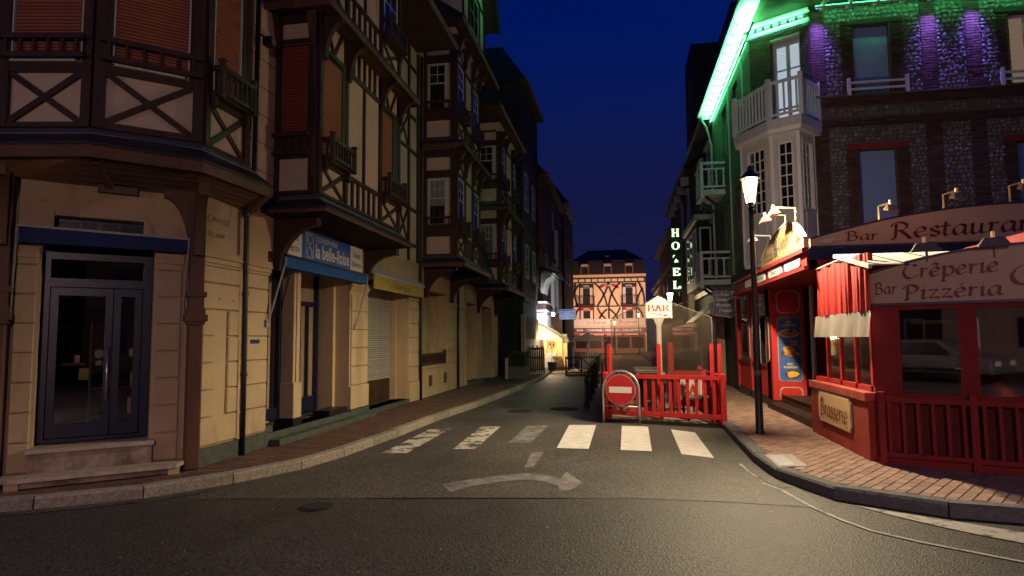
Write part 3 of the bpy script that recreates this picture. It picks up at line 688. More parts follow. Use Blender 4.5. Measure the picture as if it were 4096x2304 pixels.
def pent(parent, inner, outer, zi, zo, zs, zw, soff_inner, joists=0, fascia=.13):
    """pent roof skirt: zinc/slate slope, timber fascia, boarded soffit falling back to the wall"""
    n = len(inner); a = MB(); s = MB(); fa = MB()
    for i in range(n-1):
        I0, I1, O0, O1 = inner[i], inner[i+1], outer[i], outer[i+1]
        a.hexa([(*O0, zo-.03), (*O1, zo-.03), (*I1, zi-.03), (*I0, zi-.03)], [(*O0, zo), (*O1, zo), (*I1, zi), (*I0, zi)])
    a.build('pent_roof', M.slate, parent)
    fl = MB()
    for i in range(n-1):
        I0, I1, O0, O1 = inner[i], inner[i+1], outer[i], outer[i+1]
        lerp = lambda p, q, t: (p[0]+(q[0]-p[0])*t, p[1]+(q[1]-p[1])*t)
        k = .42; A, B = lerp(I0, O0, k), lerp(I1, O1, k); z = zi+(zo-zi)*k
        fl.hexa([(*A, z-.02), (*B, z-.02), (*I1, zi-.02), (*I0, zi-.02)], [(*A, z+.012), (*B, z+.012), (*I1, zi+.012), (*I0, zi+.012)])
        for t0, t1, z0, z1 in ((.90, .97, zo-fascia, zo-.005),):
            o = MB().hexa([(*lerp(I0, O0, t0), z0), (*lerp(I0, O0, t1), z0), (*lerp(I1, O1, t1), z0), (*lerp(I1, O1, t0), z0)], [(*lerp(I0, O0, t0), z1), (*lerp(I0, O0, t1), z1), (*lerp(I1, O1, t1), z1), (*lerp(I1, O1, t0), z1)]).build('fascia', M.timber_b, parent)
        # soffit boards, each board a piece of the soffit
        S0, S1 = soff_inner[i], soff_inner[i+1]
        P0, P1 = lerp(I0, O0, .91), lerp(I1, O1, .91)
        so = MB().hexa([(*P0, zs), (*P1, zs), (*S1, zw), (*S0, zw)], [(*P0, zs+.02), (*P1, zs+.02), (*S1, zw+.02), (*S0, zw+.02)]).build('soffit', M.soffit, parent)
        L = math.hypot(O1[0]-O0[0], O1[1]-O0[1]); nb = max(2, int(L/.16))
        if joists:
            for k2 in range(nb+1):
                t = k2/nb; p = lerp(P0, P1, t); q = lerp(S0, S1, t)
                MB().bar((*p, zs-.012), (*q, zw-.012), .045, .05).build('joist', M.timber, so)
        else:
            for k2 in range(1, 6):
                t = k2/6; MB().bar((*lerp(P0, S0, t), zs+(zw-zs)*t-.004), (*lerp(P1, S1, t), zs+(zw-zs)*t-.004), .02, .014).build('cover_strip', M.timber, so)
    fl.build('flashing', M.zinc, parent)

def quoin_blocks(parent, F, u0, u1, v0, v1, h, w, m, depth=.035, name='block', first=0.0):
    v = v0
    while v < v1-.05:
        hh = first if (first and v == v0) else h
        t = min(v+hh, v1)
        fb(parent, name, m, F, u0, u1, v+.007, t-.007, w-.02, w+depth, bevel=.012)
        v = t

def cornice(parent, F, u0, u1, v, w, m, k=1.0):
    mm = MB()
    for (a, b, o) in ((0, .035, .03), (.035, .10, .055), (.10, .135, .085), (.135, .20, .065)): mm.fbox(F, u0, u1, v+a*k, v+b*k, w-.02, w+o*k)
    return mm.build('cornice', m, parent)

def downpipe(parent, pts, r, m):
    o = MB().tube(pts, r, 10).build('downpipe', m, parent, smooth=True)
    for p in pts[1:-1]: MB().lathe([(r*1.35, -.02), (r*1.35, .02)], p, 10).build('collar', m, o)
    return o

# ================================================================== corner house (shop with navy door, oriels)
A = thing('corner_house', 'cream corner house with dark half-timber oriels and two shopfronts', 'house', (-6, 9, .12))
XW = -5.17
FC, LC = face_between((-6.54, 5.99), (-5.28, 7.13), 1)          # chamfer with the navy door
FS = Fr((XW, 0), (0, 1), (1, 0))                                 # street wall, u = world Y
FL = Fr((-6.54, 5.99), (-1, -.17), (.17, -1))                    # wall running off beyond the door corner
# ground floor shell
wm = MB()
wall_holes(wm, FC, 0, LC, .12, 3.62, -.30, 0, [(.22, 1.33, .12, 2.93), (.30, 1.22, 2.92, 3.10)])
wall_holes(wm, FS, 7.13, 15.95, .12, 3.62, -.30, 0, [(8.75, 11.70, .30, 3.0), (12.58, 15.14, .22, 3.0)])
wm.fbox(FL, .02, 5, .12, 3.62, -.3, 0)
wm.build('wall', M.cream, A)
# upper storeys
V0, V12, V23, V3 = (-7.1, 6.2), (-6.06, 6.4), (-5.2, 7.2), (-5.2, 8.15)
VL = (-8.3, 5.97)
up = MB().prism([VL, V0, V12, V23, V3, (-5.2, 8.9), (-7, 15.95), (-12, 15.95), (-12, 6)], 3.62, 9.3)
up.build('upper_wall', M.plaster, A)
MB().prism([(-5.2, 8.9), (-4.5, 8.9), (-4.5, 12.52), (-5.2, 12.52)], 3.86, 9.3).build('oriel_wall', M.plaster, A)
MB().prism([(-5.3, 12.4), (XW, 12.4), (XW, 15.95), (-5.3, 15.95)], 3.62, 9.3).build('upper_wall', M.plaster, A)
bx(A, 'joint_wall', M.cream, -5.25, -5.165, 8.16, 8.89, 3.63, 9.2)
for k in range(13):
    bx(A, 'course_joint', M.brick_mortar, -5.2, -5.161, 8.16, 8.89, 3.72+k*.42, 3.732+k*.42)

# --- chamfer: navy door with steps
d = thing('shop_door', 'navy glazed double door with long steel handle above marble steps', 'door', (-6, 6.5, .5))
fr = MB(); w = -.20
fr.fbox(FC, .23, .30, .52, 2.70, w-.08, w); fr.fbox(FC, 1.23, 1.32, .52, 2.70, w-.08, w); fr.fbox(FC, .30, 1.23, 2.30, 2.40, w-.08, w-.002)
fr.fbox(FC, .30, 1.23, 2.62, 2.70, w-.08, w-.002); fr.fbox(FC, .30, 1.23, .52, .56, w-.08, w-.002)
fr.build('frame', M.navy, d)
fb(d, 'transom_pane', M.glass_shop, FC, .30, 1.23, 2.40, 2.62, w-.05, w-.045)
for (a, b, lab) in ((.31, .92, 'wide'), (.93, 1.22, 'narrow')):
    lf = MB(); s_ = .075
    lf.fbox(FC, a, a+s_, .57, 2.29, w-.07, w-.01); lf.fbox(FC, b-s_, b, .57, 2.29, w-.07, w-.01)
    lf.fbox(FC, a+s_, b-s_, .57, .72, w-.07, w-.012); lf.fbox(FC, a+s_, b-s_, 2.20, 2.29, w-.07, w-.012)
    lo = lf.build('door_leaf', M.navy, d)
    fb(lo, 'pane', M.glass_shop, FC, a+s_, b-s_, .72, 2.20, w-.045, w-.040)
hd = MB().tube([FC.p(.885, .98, w+.05), FC.p(.885, 1.60, w+.05)], .014, 10).build('handle', M.steel, d, smooth=True)
for v in (1.10, 1.48): MB().tube([FC.p(.885, v, w-.01), FC.p(.885, v, w+.05)], .009, 8).build('stud', M.steel, hd)
for v, r in ((1.52, .05), (1.41, .034)):
    MB().fpoly(FC, [(.80+r*math.cos(k*math.pi/8), v+r*math.sin(k*math.pi/8)) for k in range(16)], w-.039, w-.037).build('door_sticker', M.zinc, d)
# reveal top window and blind
tw = fb(A, 'top_light', M.navy, FC, .30, 1.22, 2.94, 3.10, -.24, -.20)
for a, b in ((.33, .55), (.57, .74), (.78, .95), (.97, 1.19)): fb(tw, 'pane', M.glass_shop, FC, a, b, 2.97, 3.07, -.199, -.195)
for u, s_ in ((.22, 1), (1.30, -1)):
    MB().fpoly(FC, [(u, 2.92), (u+.10*s_, 2.92), (u+.10*s_, 3.16), (u+.05*s_, 3.06), (u+.02*s_, 3.0)], .0, .03).build('shoulder', M.cream, A)
bl = thing('rolled_awning', 'rolled navy awning above the glazed corner door', 'awning', FC.p(.85, 2.8, 0))
MB().fpoly(FC, [(.02, 2.92), (1.66, 2.89), (1.66, 2.74), (.02, 2.75)], .05, .17).build('valance', M.navy_canvas, bl)
MB().fbeam(FC, (.0, 2.93), (1.68, 2.90), .025, .04, .185).build('front_bar', M.grey_trim, bl)
for u in (.0, 1.68): MB().tube([FC.p(u, 2.92, .17), FC.p(u-.03, 1.98, .03)], .012, 6).build('arm', M.grey_trim, bl)
# pilasters
quoin_blocks(A, FC, .0, .19, .24, 2.72, .325, 0, M.cream, .03)
quoin_blocks(A, FC, 1.36, 1.63, .24, 2.72, .325, 0, M.cream, .03)
fb(A, 'pilaster_head', M.cream, FC, 1.345, 1.645, 2.60, 2.72, 0, .05); fb(A, 'pilaster_head', M.cream, FC, .0, .205, 2.60, 2.72, 0, .05)
# steps
st = thing('entrance_steps', 'two worn marble steps below the navy corner door', 'steps', FC.p(.8, .12, .2))
MB().fpoly(FC, [(.04, .13), (1.60, .13), (1.60, .20), (.04, .20)], .0, .30).build('riser', M.marble_r, st)
tr = MB(); pts = [(-.02, .0), (1.70, .0), (1.74, .10), (1.60, .38), (.06, .38), (-.04, .26)]
P = [FC.p(u, 0, w_) for u, w_ in pts]; tr.prism([(x, y) for x, y, z in P], .20, .245); tr.build('tread', M.marble, st)
fb(st, 'upper_riser', M.marble_r, FC, .19, 1.36, .245, .46, -.2, .12)
fb(st, 'upper_tread', M.marble, FC, .17, 1.38, .46, .505, -.27, .16)
for u in (.02, 1.52): fb(st, 'end_block', M.cream, FC, u, u+.12, .122, .2, .30, .34)
# shop interior behind the door
inn = thing('shop_shelves', 'dark shop shelving with small cartons seen through the door', 'shelves', FC.p(.8, .52, -1))
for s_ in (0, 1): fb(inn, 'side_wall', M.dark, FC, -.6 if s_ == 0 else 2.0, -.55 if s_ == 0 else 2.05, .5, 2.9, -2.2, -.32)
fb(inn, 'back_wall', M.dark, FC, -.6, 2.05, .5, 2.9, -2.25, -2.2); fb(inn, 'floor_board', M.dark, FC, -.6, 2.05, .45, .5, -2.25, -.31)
for v in (.74, 1.08, 1.45): fb(inn, 'shelf', M.timber_b, FC, .72, 1.30, v, v+.02, -1.2, -.62)
fb(inn, 'upright', M.timber_b, FC, .70, .72, .5, 1.9, -1.2, -.62)
for i, (u, v, a, b) in enumerate([(.86, .76, .06, .18), (.93, .76, .07, .14), (1.12, .76, .06, .2), (.88, 1.10, .05, .17), (.95, 1.10, .06, .12), (1.14, 1.10, .05, .18), (.80, 1.47, .10, .06), (1.12, 1.47, .05, .1), (1.19, 1.47, .05, .09), (.30, 1.42, .06, .07), (.55, 1.40, .05, .1)]):
    o = fb(None, 'carton', M.carton, FC, u, u+a, v+.001, v+b, -.75, -.66); tag(o, 'small carton on the '+('lowest' if v < .8 else 'middle' if v < 1.2 else 'highest')+' shelf behind the corner door', 'carton', 'cartons on the shop shelves')
o = fb(None, 'display_ledge', M.timber_b, FC, .28, .66, 1.38, 1.41, -.76, -.5); tag(o, 'dark ledge carrying two cartons behind the corner door', 'shelf')
o = fb(None, 'price_card', M.awning_yellow, FC, .60, .70, 1.2, 1.34, -.6, -.59); tag(o, 'ochre card hanging behind the corner door glass', 'card')

# --- timber columns at the door corner
def column(u, label):
    c = thing('timber_column', label, 'column', FC.p(u, .12, .1))
    mm = MB()
    mm.fbox(FC, u-.085, u+.085, .12, 1.86, .02, .19); mm.build('shaft', M.timber_b, c, bevel=.015)
    k = MB()
    for (a, b, e) in ((1.86, 1.90, .10), (1.90, 1.98, .125), (1.98, 2.05, .10), (2.05, 2.20, .085), (2.20, 2.26, .11)): k.fbox(FC, u-e, u+e, a, b, .105-e, .105+e)
    k.build('capital', M.timber_b, c)
    MB().fbox(FC, u-.08, u+.08, 2.26, 3.50, .025, .185).build('upper_shaft', M.timber_b, c)
    for s_ in (-1,):
        pts = [(u+.08*s_, 2.6)]+[(u+s_*(.08+.30*(1-math.cos(k2/8*math.pi/2))), 2.6+.80*math.sin(k2/8*math.pi/2)) for k2 in range(1, 9)]+[(u+.38*s_, 3.49), (u+.08*s_, 3.49)]
        if u > 1: MB().fpoly(FC, pts[::-1], .05, .16).build('knee_brace', M.timber_b, c)
    bracket_curve(c, Fr(FC.p(0, 0, .19)[:2], FC.d, FC.n), u, 2.7, 3.50, .42, .11, M.timber_b, 'front_brace')
    return c
column(1.78, 'dark timber column carrying the canopy at the street corner beside the cream wall')
column(-.13, 'dark timber column carrying the canopy beyond the marble steps')

# --- canopy (pent roof) round the corner
pent(A, [(-9.0, 5.85), V0, V12, V23, (-5.2, 8.16)], [(-9.3, 5.15), (-6.9, 5.60), (-5.56, 5.84), (-4.80, 6.68), (-4.74, 8.12)], 4.15, 3.80, 3.70, 3.47,
     [(-9.0, 5.70), (-6.58, 5.99), (-6.15, 6.33), (-5.24, 7.12), (-5.16, 8.12)], fascia=.16)
MB().bar((-4.78, 8.08, 3.72), (-5.16, 8.08, 3.42), .09, .12).build('end_bracket', M.timber_b, A)
MB().bar(FC.p(.85, 3.46, .02), FC.p(.70, 3.66, .55), .08, .10).build('centre_strut', M.timber_b, A)
fb(A, 'centre_block', M.timber_b, FC, .72, 1.12, 3.40, 3.48, .0, .1)

# --- corner oriel faces
def oriel_face(F, L, sh0, sh1, p0, p1, vb, vx0, vx1, zs, top, post, m_sh=M.shutter, bal=6):
    for u0, u1 in ((0, post), (L-post, L)): fb(A, 'post', M.timber, F, u0, u1, vb, top, -.02, .055)
    fb(A, 'rail', M.timber, F, post, L-post, vb, vx0, -.02, .045)
    fb(A, 'rail', M.timber, F, post, L-post, vx1, zs-.03, -.02, .048)
    xpanel(A, F, p0, p1, vx0, vx1, M.timber)
    fb(A, 'sill', M.white_old, F, sh0, sh1-.04, zs-.03, zs-.005, 0, .09)
    fb(A, 'window_frame', M.timber, F, post, sh0-.02, zs-.03, top, -.02, .044)
    fb(A, 'window_frame', M.timber, F, sh1+.02, L-post, zs-.03, top, -.02, .044)
    roller_shutter(A, F, sh0, sh1, zs, top, .012, m_sh)
    for u in (sh0-.012, sh1+.004): fb(A, 'shutter_guide', M.white_old, F, u-.008, u+.008, zs, top, .0, .05)
    if bal: balustrade(A, F, post*.4, L-post*.4, zs, zs+.28, .16, M.timber, bal, posts=False)
F2, L2 = face_between(V12, V23, 1); F1, L1 = face_between(V0, V12, 1); F0, L0 = face_between(VL, V0, 1); F3, L3 = face_between(V23, V3, 1)
oriel_face(F2, L2, .20, .99, .13, 1.03, 4.16, 4.24, 4.84, 4.96, 7.4, .12)
oriel_face(F1, L1, .14, .93, .10, .94, 4.16, 4.22, 4.82, 4.96, 7.4, .11)
oriel_face(F0, L0, .16, 1.04, .12, 1.1, 4.16, 4.22, 4.82, 4.96, 7.4, .11)
oriel_face(F3, L3, .15, .72, .09, .86, 4.14, 4.18, 4.74, 4.86, 7.4, .085, bal=0)
balconette(A, F3, .10, .82, 4.84, 5.22, .22, M.timber, 6)
MB().prism([V0, V12, V23, V3, (-5.2, 8.2), (-4.9, 8.2), (-4.85, 7.0), (-5.9, 6.0), (-7.2, 5.8)], 7.4, 7.5).build('eave_board', M.timber, A)
# downpipe and floodlight
downpipe(A, [(-5.08, 8.06, .12), (-5.08, 8.06, 1.2), (-5.08, 8.05, 2.3), (-5.08, 8.03, 3.40), (-5.12, 8.03, 3.55), (-5.1, 8.22, 4.0), (-5.1, 8.24, 7.3)], .036, M.black)
fl = thing('wall_floodlight', 'small black floodlight fixed high beside the shuttered oriel', 'floodlight', (-5.0, 8.3, 6.0))
MB().box(-5.03, -4.88, 8.22, 8.36, 5.92, 6.06).build('housing', M.black, fl, bevel=.02); MB().bar((-5.12, 8.29, 6.14), (-4.95, 8.29, 6.02), .03).build('arm', M.black, fl); MB().box(-4.885, -4.876, 8.24, 8.34, 5.94, 6.04).build('lens', M.zinc, fl)

# --- street wall, rusticated ground floor
fb(A, 'plinth', M.green_stone, FS, 7.16, 8.74, .12, .33, 0, .06)
zz = [.345, .70, 1.04, 1.38, 1.72, 2.06, 2.40, 2.62]
for a, b in zip(zz, zz[1:]):
    if b < 1.0 or a > 2.0: fb(A, 'block', M.cream, FS, 7.20, 8.00, a+.007, b-.007, -.02, .035, bevel=.012)
    else:
        fb(A, 'block', M.cream, FS, 7.20, 7.48, a+.007, b-.007, -.02, .035, bevel=.012); fb(A, 'block', M.cream, FS, 7.78, 8.00, a+.007, b-.007, -.02, .035, bevel=.012)
    fb(A, 'block', M.cream, FS, 8.12, 8.73, a+.007, b-.007, -.02, .035, bevel=.012)
cornice(A, FS, 7.16, 8.00, 2.62, 0, M.cream); cornice(A, FS, 8.12, 8.76, 2.62, 0, M.cream)
type_text(A, 'E. MAUGE', FS, 7.31, 7.78, 3.19, 3.27, .003, M.timber_b)
type_text(A, 'FECAMP', FS, 7.33, 7.68, 3.00, 3.06, .003, M.timber_b)
pq = fb(None, 'wall_plaque', M.navy_canvas, FS, 8.28, 8.50, 1.62, 1.675, .036, .045); tag(pq, 'small blue enamel plaque on the cream wall by the downpipe', 'plaque')
for u in (7.55, 7.85): MB().lathe([(.012, -.012), (.012, .012)], FS.p(u, 2.2, .03), 8).build('wall_eye', M.black, A)

# --- canned fish shop front: recess, window, pier, door
fb(A, 'recess_wall', M.cream, FS, 8.74, 11.72, .30, 3.02, -.72, -.66)
fb(A, 'reveal', M.cream, FS, 11.60, 11.71, .30, 3.0, -.66, -.29)
fb(A, 'recess_ceiling', M.cream, FS, 8.74, 11.72, 2.96, 3.02, -.66, -.29)
fb(A, 'threshold', M.green_stone, FS, 8.75, 11.72, .12, .30, -.66, .05)
fb(A, 'front_step', M.green_stone, FS, 8.80, 12.55, .121, .21, .05, .22); fb(A, 'corner_step', M.green_stone, FS, 8.76, 8.98, .301, .40, -.2, .0)
fb(A, 'corner_step', M.black, FS, 10.85, 11.60, .301, .40, -.3, .02)
sw = fb(A, 'shop_window', M.navy, FS, 8.77, 8.84, .42, 2.9, -.30, -.22)
fb(sw, 'pane', M.glass_shop, FS, 8.84, 9.52, .42, 2.9, -.27, -.265); fb(sw, 'frame', M.navy, FS, 9.50, 9.57, .42, 2.9, -.30, -.22); fb(sw, 'backing', M.dark, FS, 8.8, 9.55, .42, 2.9, -.45, -.44)
fb(sw, 'stall_riser', M.navy, FS, 8.84, 9.5, .42, .60, -.29, -.23)
# slim cream pier
pm = MB(); pm.fbox(FS, 9.58, 9.79, .42, 2.96, -.30, -.01); pm.build('pier', M.cream, A, bevel=.01)
fb(A, 'pier_base', M.cream, FS, 9.555, 9.815, .42, .98, -.305, .02, bevel=.01); fb(A, 'pier_foot', M.black, FS, 9.55, 9.82, .302, .42, -.31, .022)
fb(A, 'pier_fillet', M.cream, FS, 9.64, 9.73, 1.0, 2.90, -.01, .008)
dd = fb(A, 'side_door', M.navy, FS, 10.35, 10.45, .32, 2.9, -.66, -.58)
fb(dd, 'frame', M.navy, FS, 11.50, 11.58, .32, 2.9, -.66, -.58); fb(dd, 'rail', M.navy, FS, 10.45, 11.50, 2.30, 2.38, -.65, -.59); fb(dd, 'bottom_panel', M.navy, FS, 10.45, 11.5, .32, .62, -.65, -.60)
fb(dd, 'pane', M.glass_shop, FS, 10.45, 11.5, .62, 2.3, -.62, -.615); fb(dd, 'pane', M.glass_shop, FS, 10.45, 11.5, 2.38, 2.9, -.62, -.615)
for u in (10.9, 11.2): fb(dd, 'mullion', M.navy, FS, u-.03, u+.03, .62, 2.3, -.645, -.60)
fb(dd, 'entry_panel', M.dark, FS, 10.0, 10.35, .32, 2.9, -.65, -.60)
# pier between the shops
quoin_blocks(A, FS, 11.74, 12.54, .78, 2.60, .36, 0, M.cream, .035)
fb(A, 'block', M.cream, FS, 11.70, 12.58, .33, .77, 0, .05, bevel=.012); fb(A, 'plinth', M.green_stone, FS, 11.69, 12.585, .12, .325, 0, .055)
cornice(A, FS, 11.70, 12.57, 2.62, 0, M.cream, .8)

sg = thing('conserverie_sign', 'blue shop sign with white end panels under the timber oriel', 'shop sign', FS.p(10.5, 3.0, .1))
fb(sg, 'board', M.blue_sign, FS, 9.60, 11.50, 2.99, 3.47, .06, .09); fb(sg, 'end_panel', M.white_sign, FS, 8.90, 9.597, 2.99, 3.47, .06, .092); fb(sg, 'end_panel', M.white_sign, FS, 11.503, 12.06, 2.99, 3.47, .06, .092)
type_text(sg, 'CONSERVERIE', FS, 10.08, 10.92, 3.33, 3.42, .094, M.letter_pale)
type_text(sg, 'la belle-iloise', FS, 10.08, 11.44, 3.05, 3.30, .094, M.letter_pale, bold=.02)
for (u0, u1, m_) in ((9.02, 9.52, M.letter_dark), (11.55, 12.0, M.letter_dark)):
    type_text(sg, 'Vente', FS, u0+.04, u1-.04, 3.25, 3.37, .096, m_); type_text(sg, 'directe', FS, u0, u1, 3.07, 3.19, .096, m_)
em = MB(); c0 = 9.86
for (v, r) in ((3.33, .085), (3.13, .085)):
    pts = [FS.p(c0+r*math.cos(k*math.pi/10), v+r*math.sin(k*math.pi/10), .096) for k in range(21)]; em.tube(pts, .006, 4)
for a, b in (((c0-.13, 3.02), (c0-.13, 3.44)), ((c0+.13, 3.02), (c0+.13, 3.44)), ((c0-.13, 3.02), (c0+.13, 3.02)), ((c0-.13, 3.44), (c0+.13, 3.44)), ((c0-.13, 3.44), (c0, 3.25)), ((c0+.13, 3.02), (c0, 3.2))): em.tube([FS.p(*a, .096), FS.p(*b, .096)], .005, 4)
em.build('emblem', M.letter_pale, sg)
aw = thing('blue_awning', 'rolled blue awning with pale folding arms below the blue sign', 'awning', FS.p(10.5, 2.8, .1))
MB().fbox(FS, 8.98, 12.14, 2.775, 2.94, .03, .17).build('valance', M.blue_canvas, aw); fb(aw, 'front_bar', M.navy, FS, 8.96, 12.16, 2.94, 2.975, .02, .19)
for u, s_ in ((8.93, -1), (12.10, -1)):
    MB().tube([FS.p(u, 2.92, .19), FS.p(u-.02, 2.84, .20), FS.p(u-.26, 1.92, .07)], .014, 6).build('arm', M.grey_trim, aw)
    fb(aw, 'arm_foot', M.grey_trim, FS, u-.30, u-.24, 1.86, 1.96, .035, .075)

# --- second shop: ochre awning, roller shutter
fb(A, 'recess_wall', M.cream, FS, 12.56, 15.16, .22, 3.02, -.60, -.54)
fb(A, 'reveal', M.cream, FS, 15.06, 15.15, .22, 3.0, -.54, -.29); fb(A, 'threshold', M.green_stone, FS, 12.58, 15.14, .12, .22, -.5, .05)
roller_shutter(A, FS, 12.75, 15.04, .74, 2.95, -.44, M.shutter_grey, .05)
fb(A, 'stall_riser', M.timber, FS, 12.7, 15.05, .22, .74, -.54, -.43); fb(A, 'shutter_guide', M.timber, FS, 12.66, 12.74, .22, 2.95, -.54, -.42)
quoin_blocks(A, FS, 15.16, 15.90, .62, 2.60, .36, 0, M.cream, .035); fb(A, 'plinth', M.cream, FS, 15.15, 15.93, .13, .61, 0, .05)
cornice(A, FS, 15.14, 15.93, 2.62, 0, M.cream, .8)
ay = thing('ochre_awning', 'ochre awning with pale hood and script lettering over the grey shutter', 'awning', FS.p(14, 2.8, .1))
fb(ay, 'valance', M.awning_yellow, FS, 12.50, 15.86, 2.72, 2.99, .16, .18); MB().hexa([FS.p(12.5, 2.99, .19), FS.p(15.9, 2.99, .19), FS.p(15.9, 3.12, .0), FS.p(12.5, 3.12, .0)], [FS.p(12.5, 3.03, .21), FS.p(15.9, 3.03, .21), FS.p(15.9, 3.19, .0), FS.p(12.5, 3.19, .0)]).build('hood', M.white_old, ay)
pen_text(ay, "So' Beau S", FS, 13.45, 14.35, 2.80, .085, .181, M.letter_dark, nib=.16, tmin=.07); pen_text(ay, 'pirit', FS, 14.36, 14.75, 2.80, .085, .181, M.letter_dark, nib=.16, tmin=.07)
downpipe(A, [(-5.10, 15.98, .12), (-5.10, 15.98, 1.4), (-5.1, 15.98, 2.9), (-5.1, 15.98, 5), (-5.1, 15.98, 9.2)], .036, M.black)

# --- long street oriel
FO = Fr((-4.5, 0), (0, 1), (1, 0)); FE = Fr((-5.17, 8.9), (1, 0), (0, -1))
pent(A, [(-5.19, 8.9), (-4.5, 8.9), (-4.5, 12.52), (-5.17, 12.52)], [(-5.19, 8.52), (-4.15, 8.55), (-4.15, 12.45), (-5.17, 12.80)], 3.86, 3.60, 3.57, 3.55, [(-5.17, 8.9), (-5.16, 8.95), (-5.16, 12.50), (-5.17, 12.6)], joists=1, fascia=.075)
for u in (8.96, 12.42): bracket_curve(A, FS, u, 2.72 if u < 10 else 2.98, 3.50, .70, .14, M.timber)
fb(A, 'wall_plate', M.timber, FS, 8.9, 12.6, 3.50, 3.60, .0, .05)
# side of the oriel towards the square
for u0, u1 in ((0, .07), (.56, .67)): fb(A, 'post', M.timber, FE, u0, u1, 3.87, 6.75, -.02, .055)
for v0, v1 in ((3.87, 3.92), (4.42, 4.84), (6.24, 6.30), (6.56, 6.8)): fb(A, 'rail', M.timber, FE, .07, .56, v0, v1, -.02, .05)
roller_shutter(A, FE, .09, .54, 4.85, 6.23, .010, M.shutter_red)
fb(A, 'window_frame', M.timber, FE, .07, .09, 4.84, 6.24, -.02, .045); fb(A, 'window_frame', M.timber, FE, .54, .56, 4.84, 6.24, -.02, .045)
balustrade(A, FE, .0, .60, 4.46, 4.80, .14, M.timber, 5, posts=False)
bracket_curve(A, FE, .04, 6.15, 6.85, .3, .10, M.timber); bracket_curve(A, FE, .62, 6.15, 6.85, .34, .10, M.timber)
# street face of the oriel
def street_storey(F, v, top, s=1.0):
    """windows at both ends, tall plaster panels between, braces below"""
    P = [8.90, 9.02, 9.82, 9.95, 11.38, 11.48, 12.38, 12.52]
    fb(A, 'post', M.timber, F, 8.90, 9.0, v, top, -.02, .055); fb(A, 'post', M.timber, F, 9.84, 9.94, v, top, -.02, .055)
    fb(A, 'post', M.timber, F, 11.40, 11.50, v, top, -.02, .055); fb(A, 'post', M.timber, F, 12.42, 12.52, v, top, -.02, .055)
    fb(A, 'rail', M.timber, F, 9.0, 12.42, v, v+.05, -.02, .045)
    for a, b in ((9.0, 9.84), (9.94, 11.40), (11.50, 12.42)):
        fb(A, 'rail', M.timber, F, a, b, v+.49, v+.56, -.02, .046)
        fb(A, 'rail', M.timber, F, a, b, v+1.95+.35, v+2.38, -.02, .046)
    xpanel(A, F, 9.0, 9.84, v+.05, v+.49, M.timber, .06); xpanel(A, F, 11.50, 12.42, v+.05, v+.49, M.timber, .06)
    for k in range(1, 6):
        u = 9.94+(11.40-9.94)*k/6; fb(A, 'stud', M.timber, F, u-.028, u+.028, v+.05, v+.49, -.02, .042); fb(A, 'stud', M.timber, F, u-.028, u+.028, v+2.38, top, -.02, .042)
    fb(A, 'stud', M.timber, F, 10.64, 10.70, v+.56, v+2.30, -.02, .042)
    for a, b in ((9.0, 9.84), (11.50, 12.42)):
        fd(A, 'brace', M.timber, F, (a+.1, top), (a+.42, v+2.38), .055, .002, .04); fd(A, 'brace', M.timber, F, (b-.1, top), (b-.42, v+2.38), .055, .002, .036)
street_storey(FO, 3.87, 6.72)
roller_shutter(A, FO, 9.04, 9.72, 4.44, 6.16, .010, M.shutter); fb(A, 'window_frame', M.timber, FO, 9.72, 9.84, 4.43, 6.17, -.02, .04)
roller_shutter(A, FO, 11.52, 12.10, 4.44, 6.16, .010, M.shutter); fb(A, 'window_frame', M.timber, FO, 12.10, 12.42, 4.43, 6.17, -.02, .04)
balconette(A, FO, 9.04, 9.86, 4.44, 4.78, .22, M.timber, 8); balconette(A, FO, 11.52, 12.40, 4.44, 4.78, .22, M.timber, 8)
# second pent and storey above
pent(A, [(-5.19, 8.9), (-4.5, 8.9), (-4.5, 12.52), (-5.17, 12.52)], [(-5.19, 8.46), (-4.10, 8.5), (-4.10, 12.82), (-5.17, 12.9)], 6.98, 6.74, 6.66, 6.70, [(-5.17, 8.9), (-4.49, 8.92), (-4.49, 12.50), (-5.17, 12.52)])
for u in (9.0, 9.9, 11.45, 12.47): bracket_curve(A, FO, u, 6.0 if u < 10 else 6.1, 6.68, .36, .10, M.timber)
street_storey(FO, 7.05, 9.28)
sash_window(A, FO, 9.08, 9.78, 7.62, 9.2, .04, M.white_old, 2, 2); sash_window(A, FO, 11.56, 12.34, 7.62, 9.2, .04, M.white_old, 2, 2)
balconette(A, FO, 11.52, 12.40, 7.62, 7.96, .22, M.timber, 8)
# timber on the wall beyond the oriel
for u in (12.7, 13.5, 14.3, 15.1, 15.82): fb(A, 'post', M.timber, FS, u-.05, u+.05, 3.63, 9.2, -.02, .045)
for v in (4.0, 4.9, 6.4, 7.3, 8.6): fb(A, 'rail', M.timber, FS, 12.75, 15.77, v, v+.08, -.02, .04)
for a in (12.75, 14.35): xpanel(A, FS, a, a+.7, 4.08, 4.9, M.timber, .055); xpanel(A, FS, a, a+.7, 6.48, 7.3, M.timber, .055)
sash_window(A, FS, 13.6, 14.2, 5.0, 6.35, .035, M.white_old, 2, 2); sash_window(A, FS, 13.6, 14.2, 7.4, 8.55, .035, M.white_old, 2, 2)
balconette(A, FS, 13.5, 14.3, 4.94, 5.26, .22, M.timber, 7)
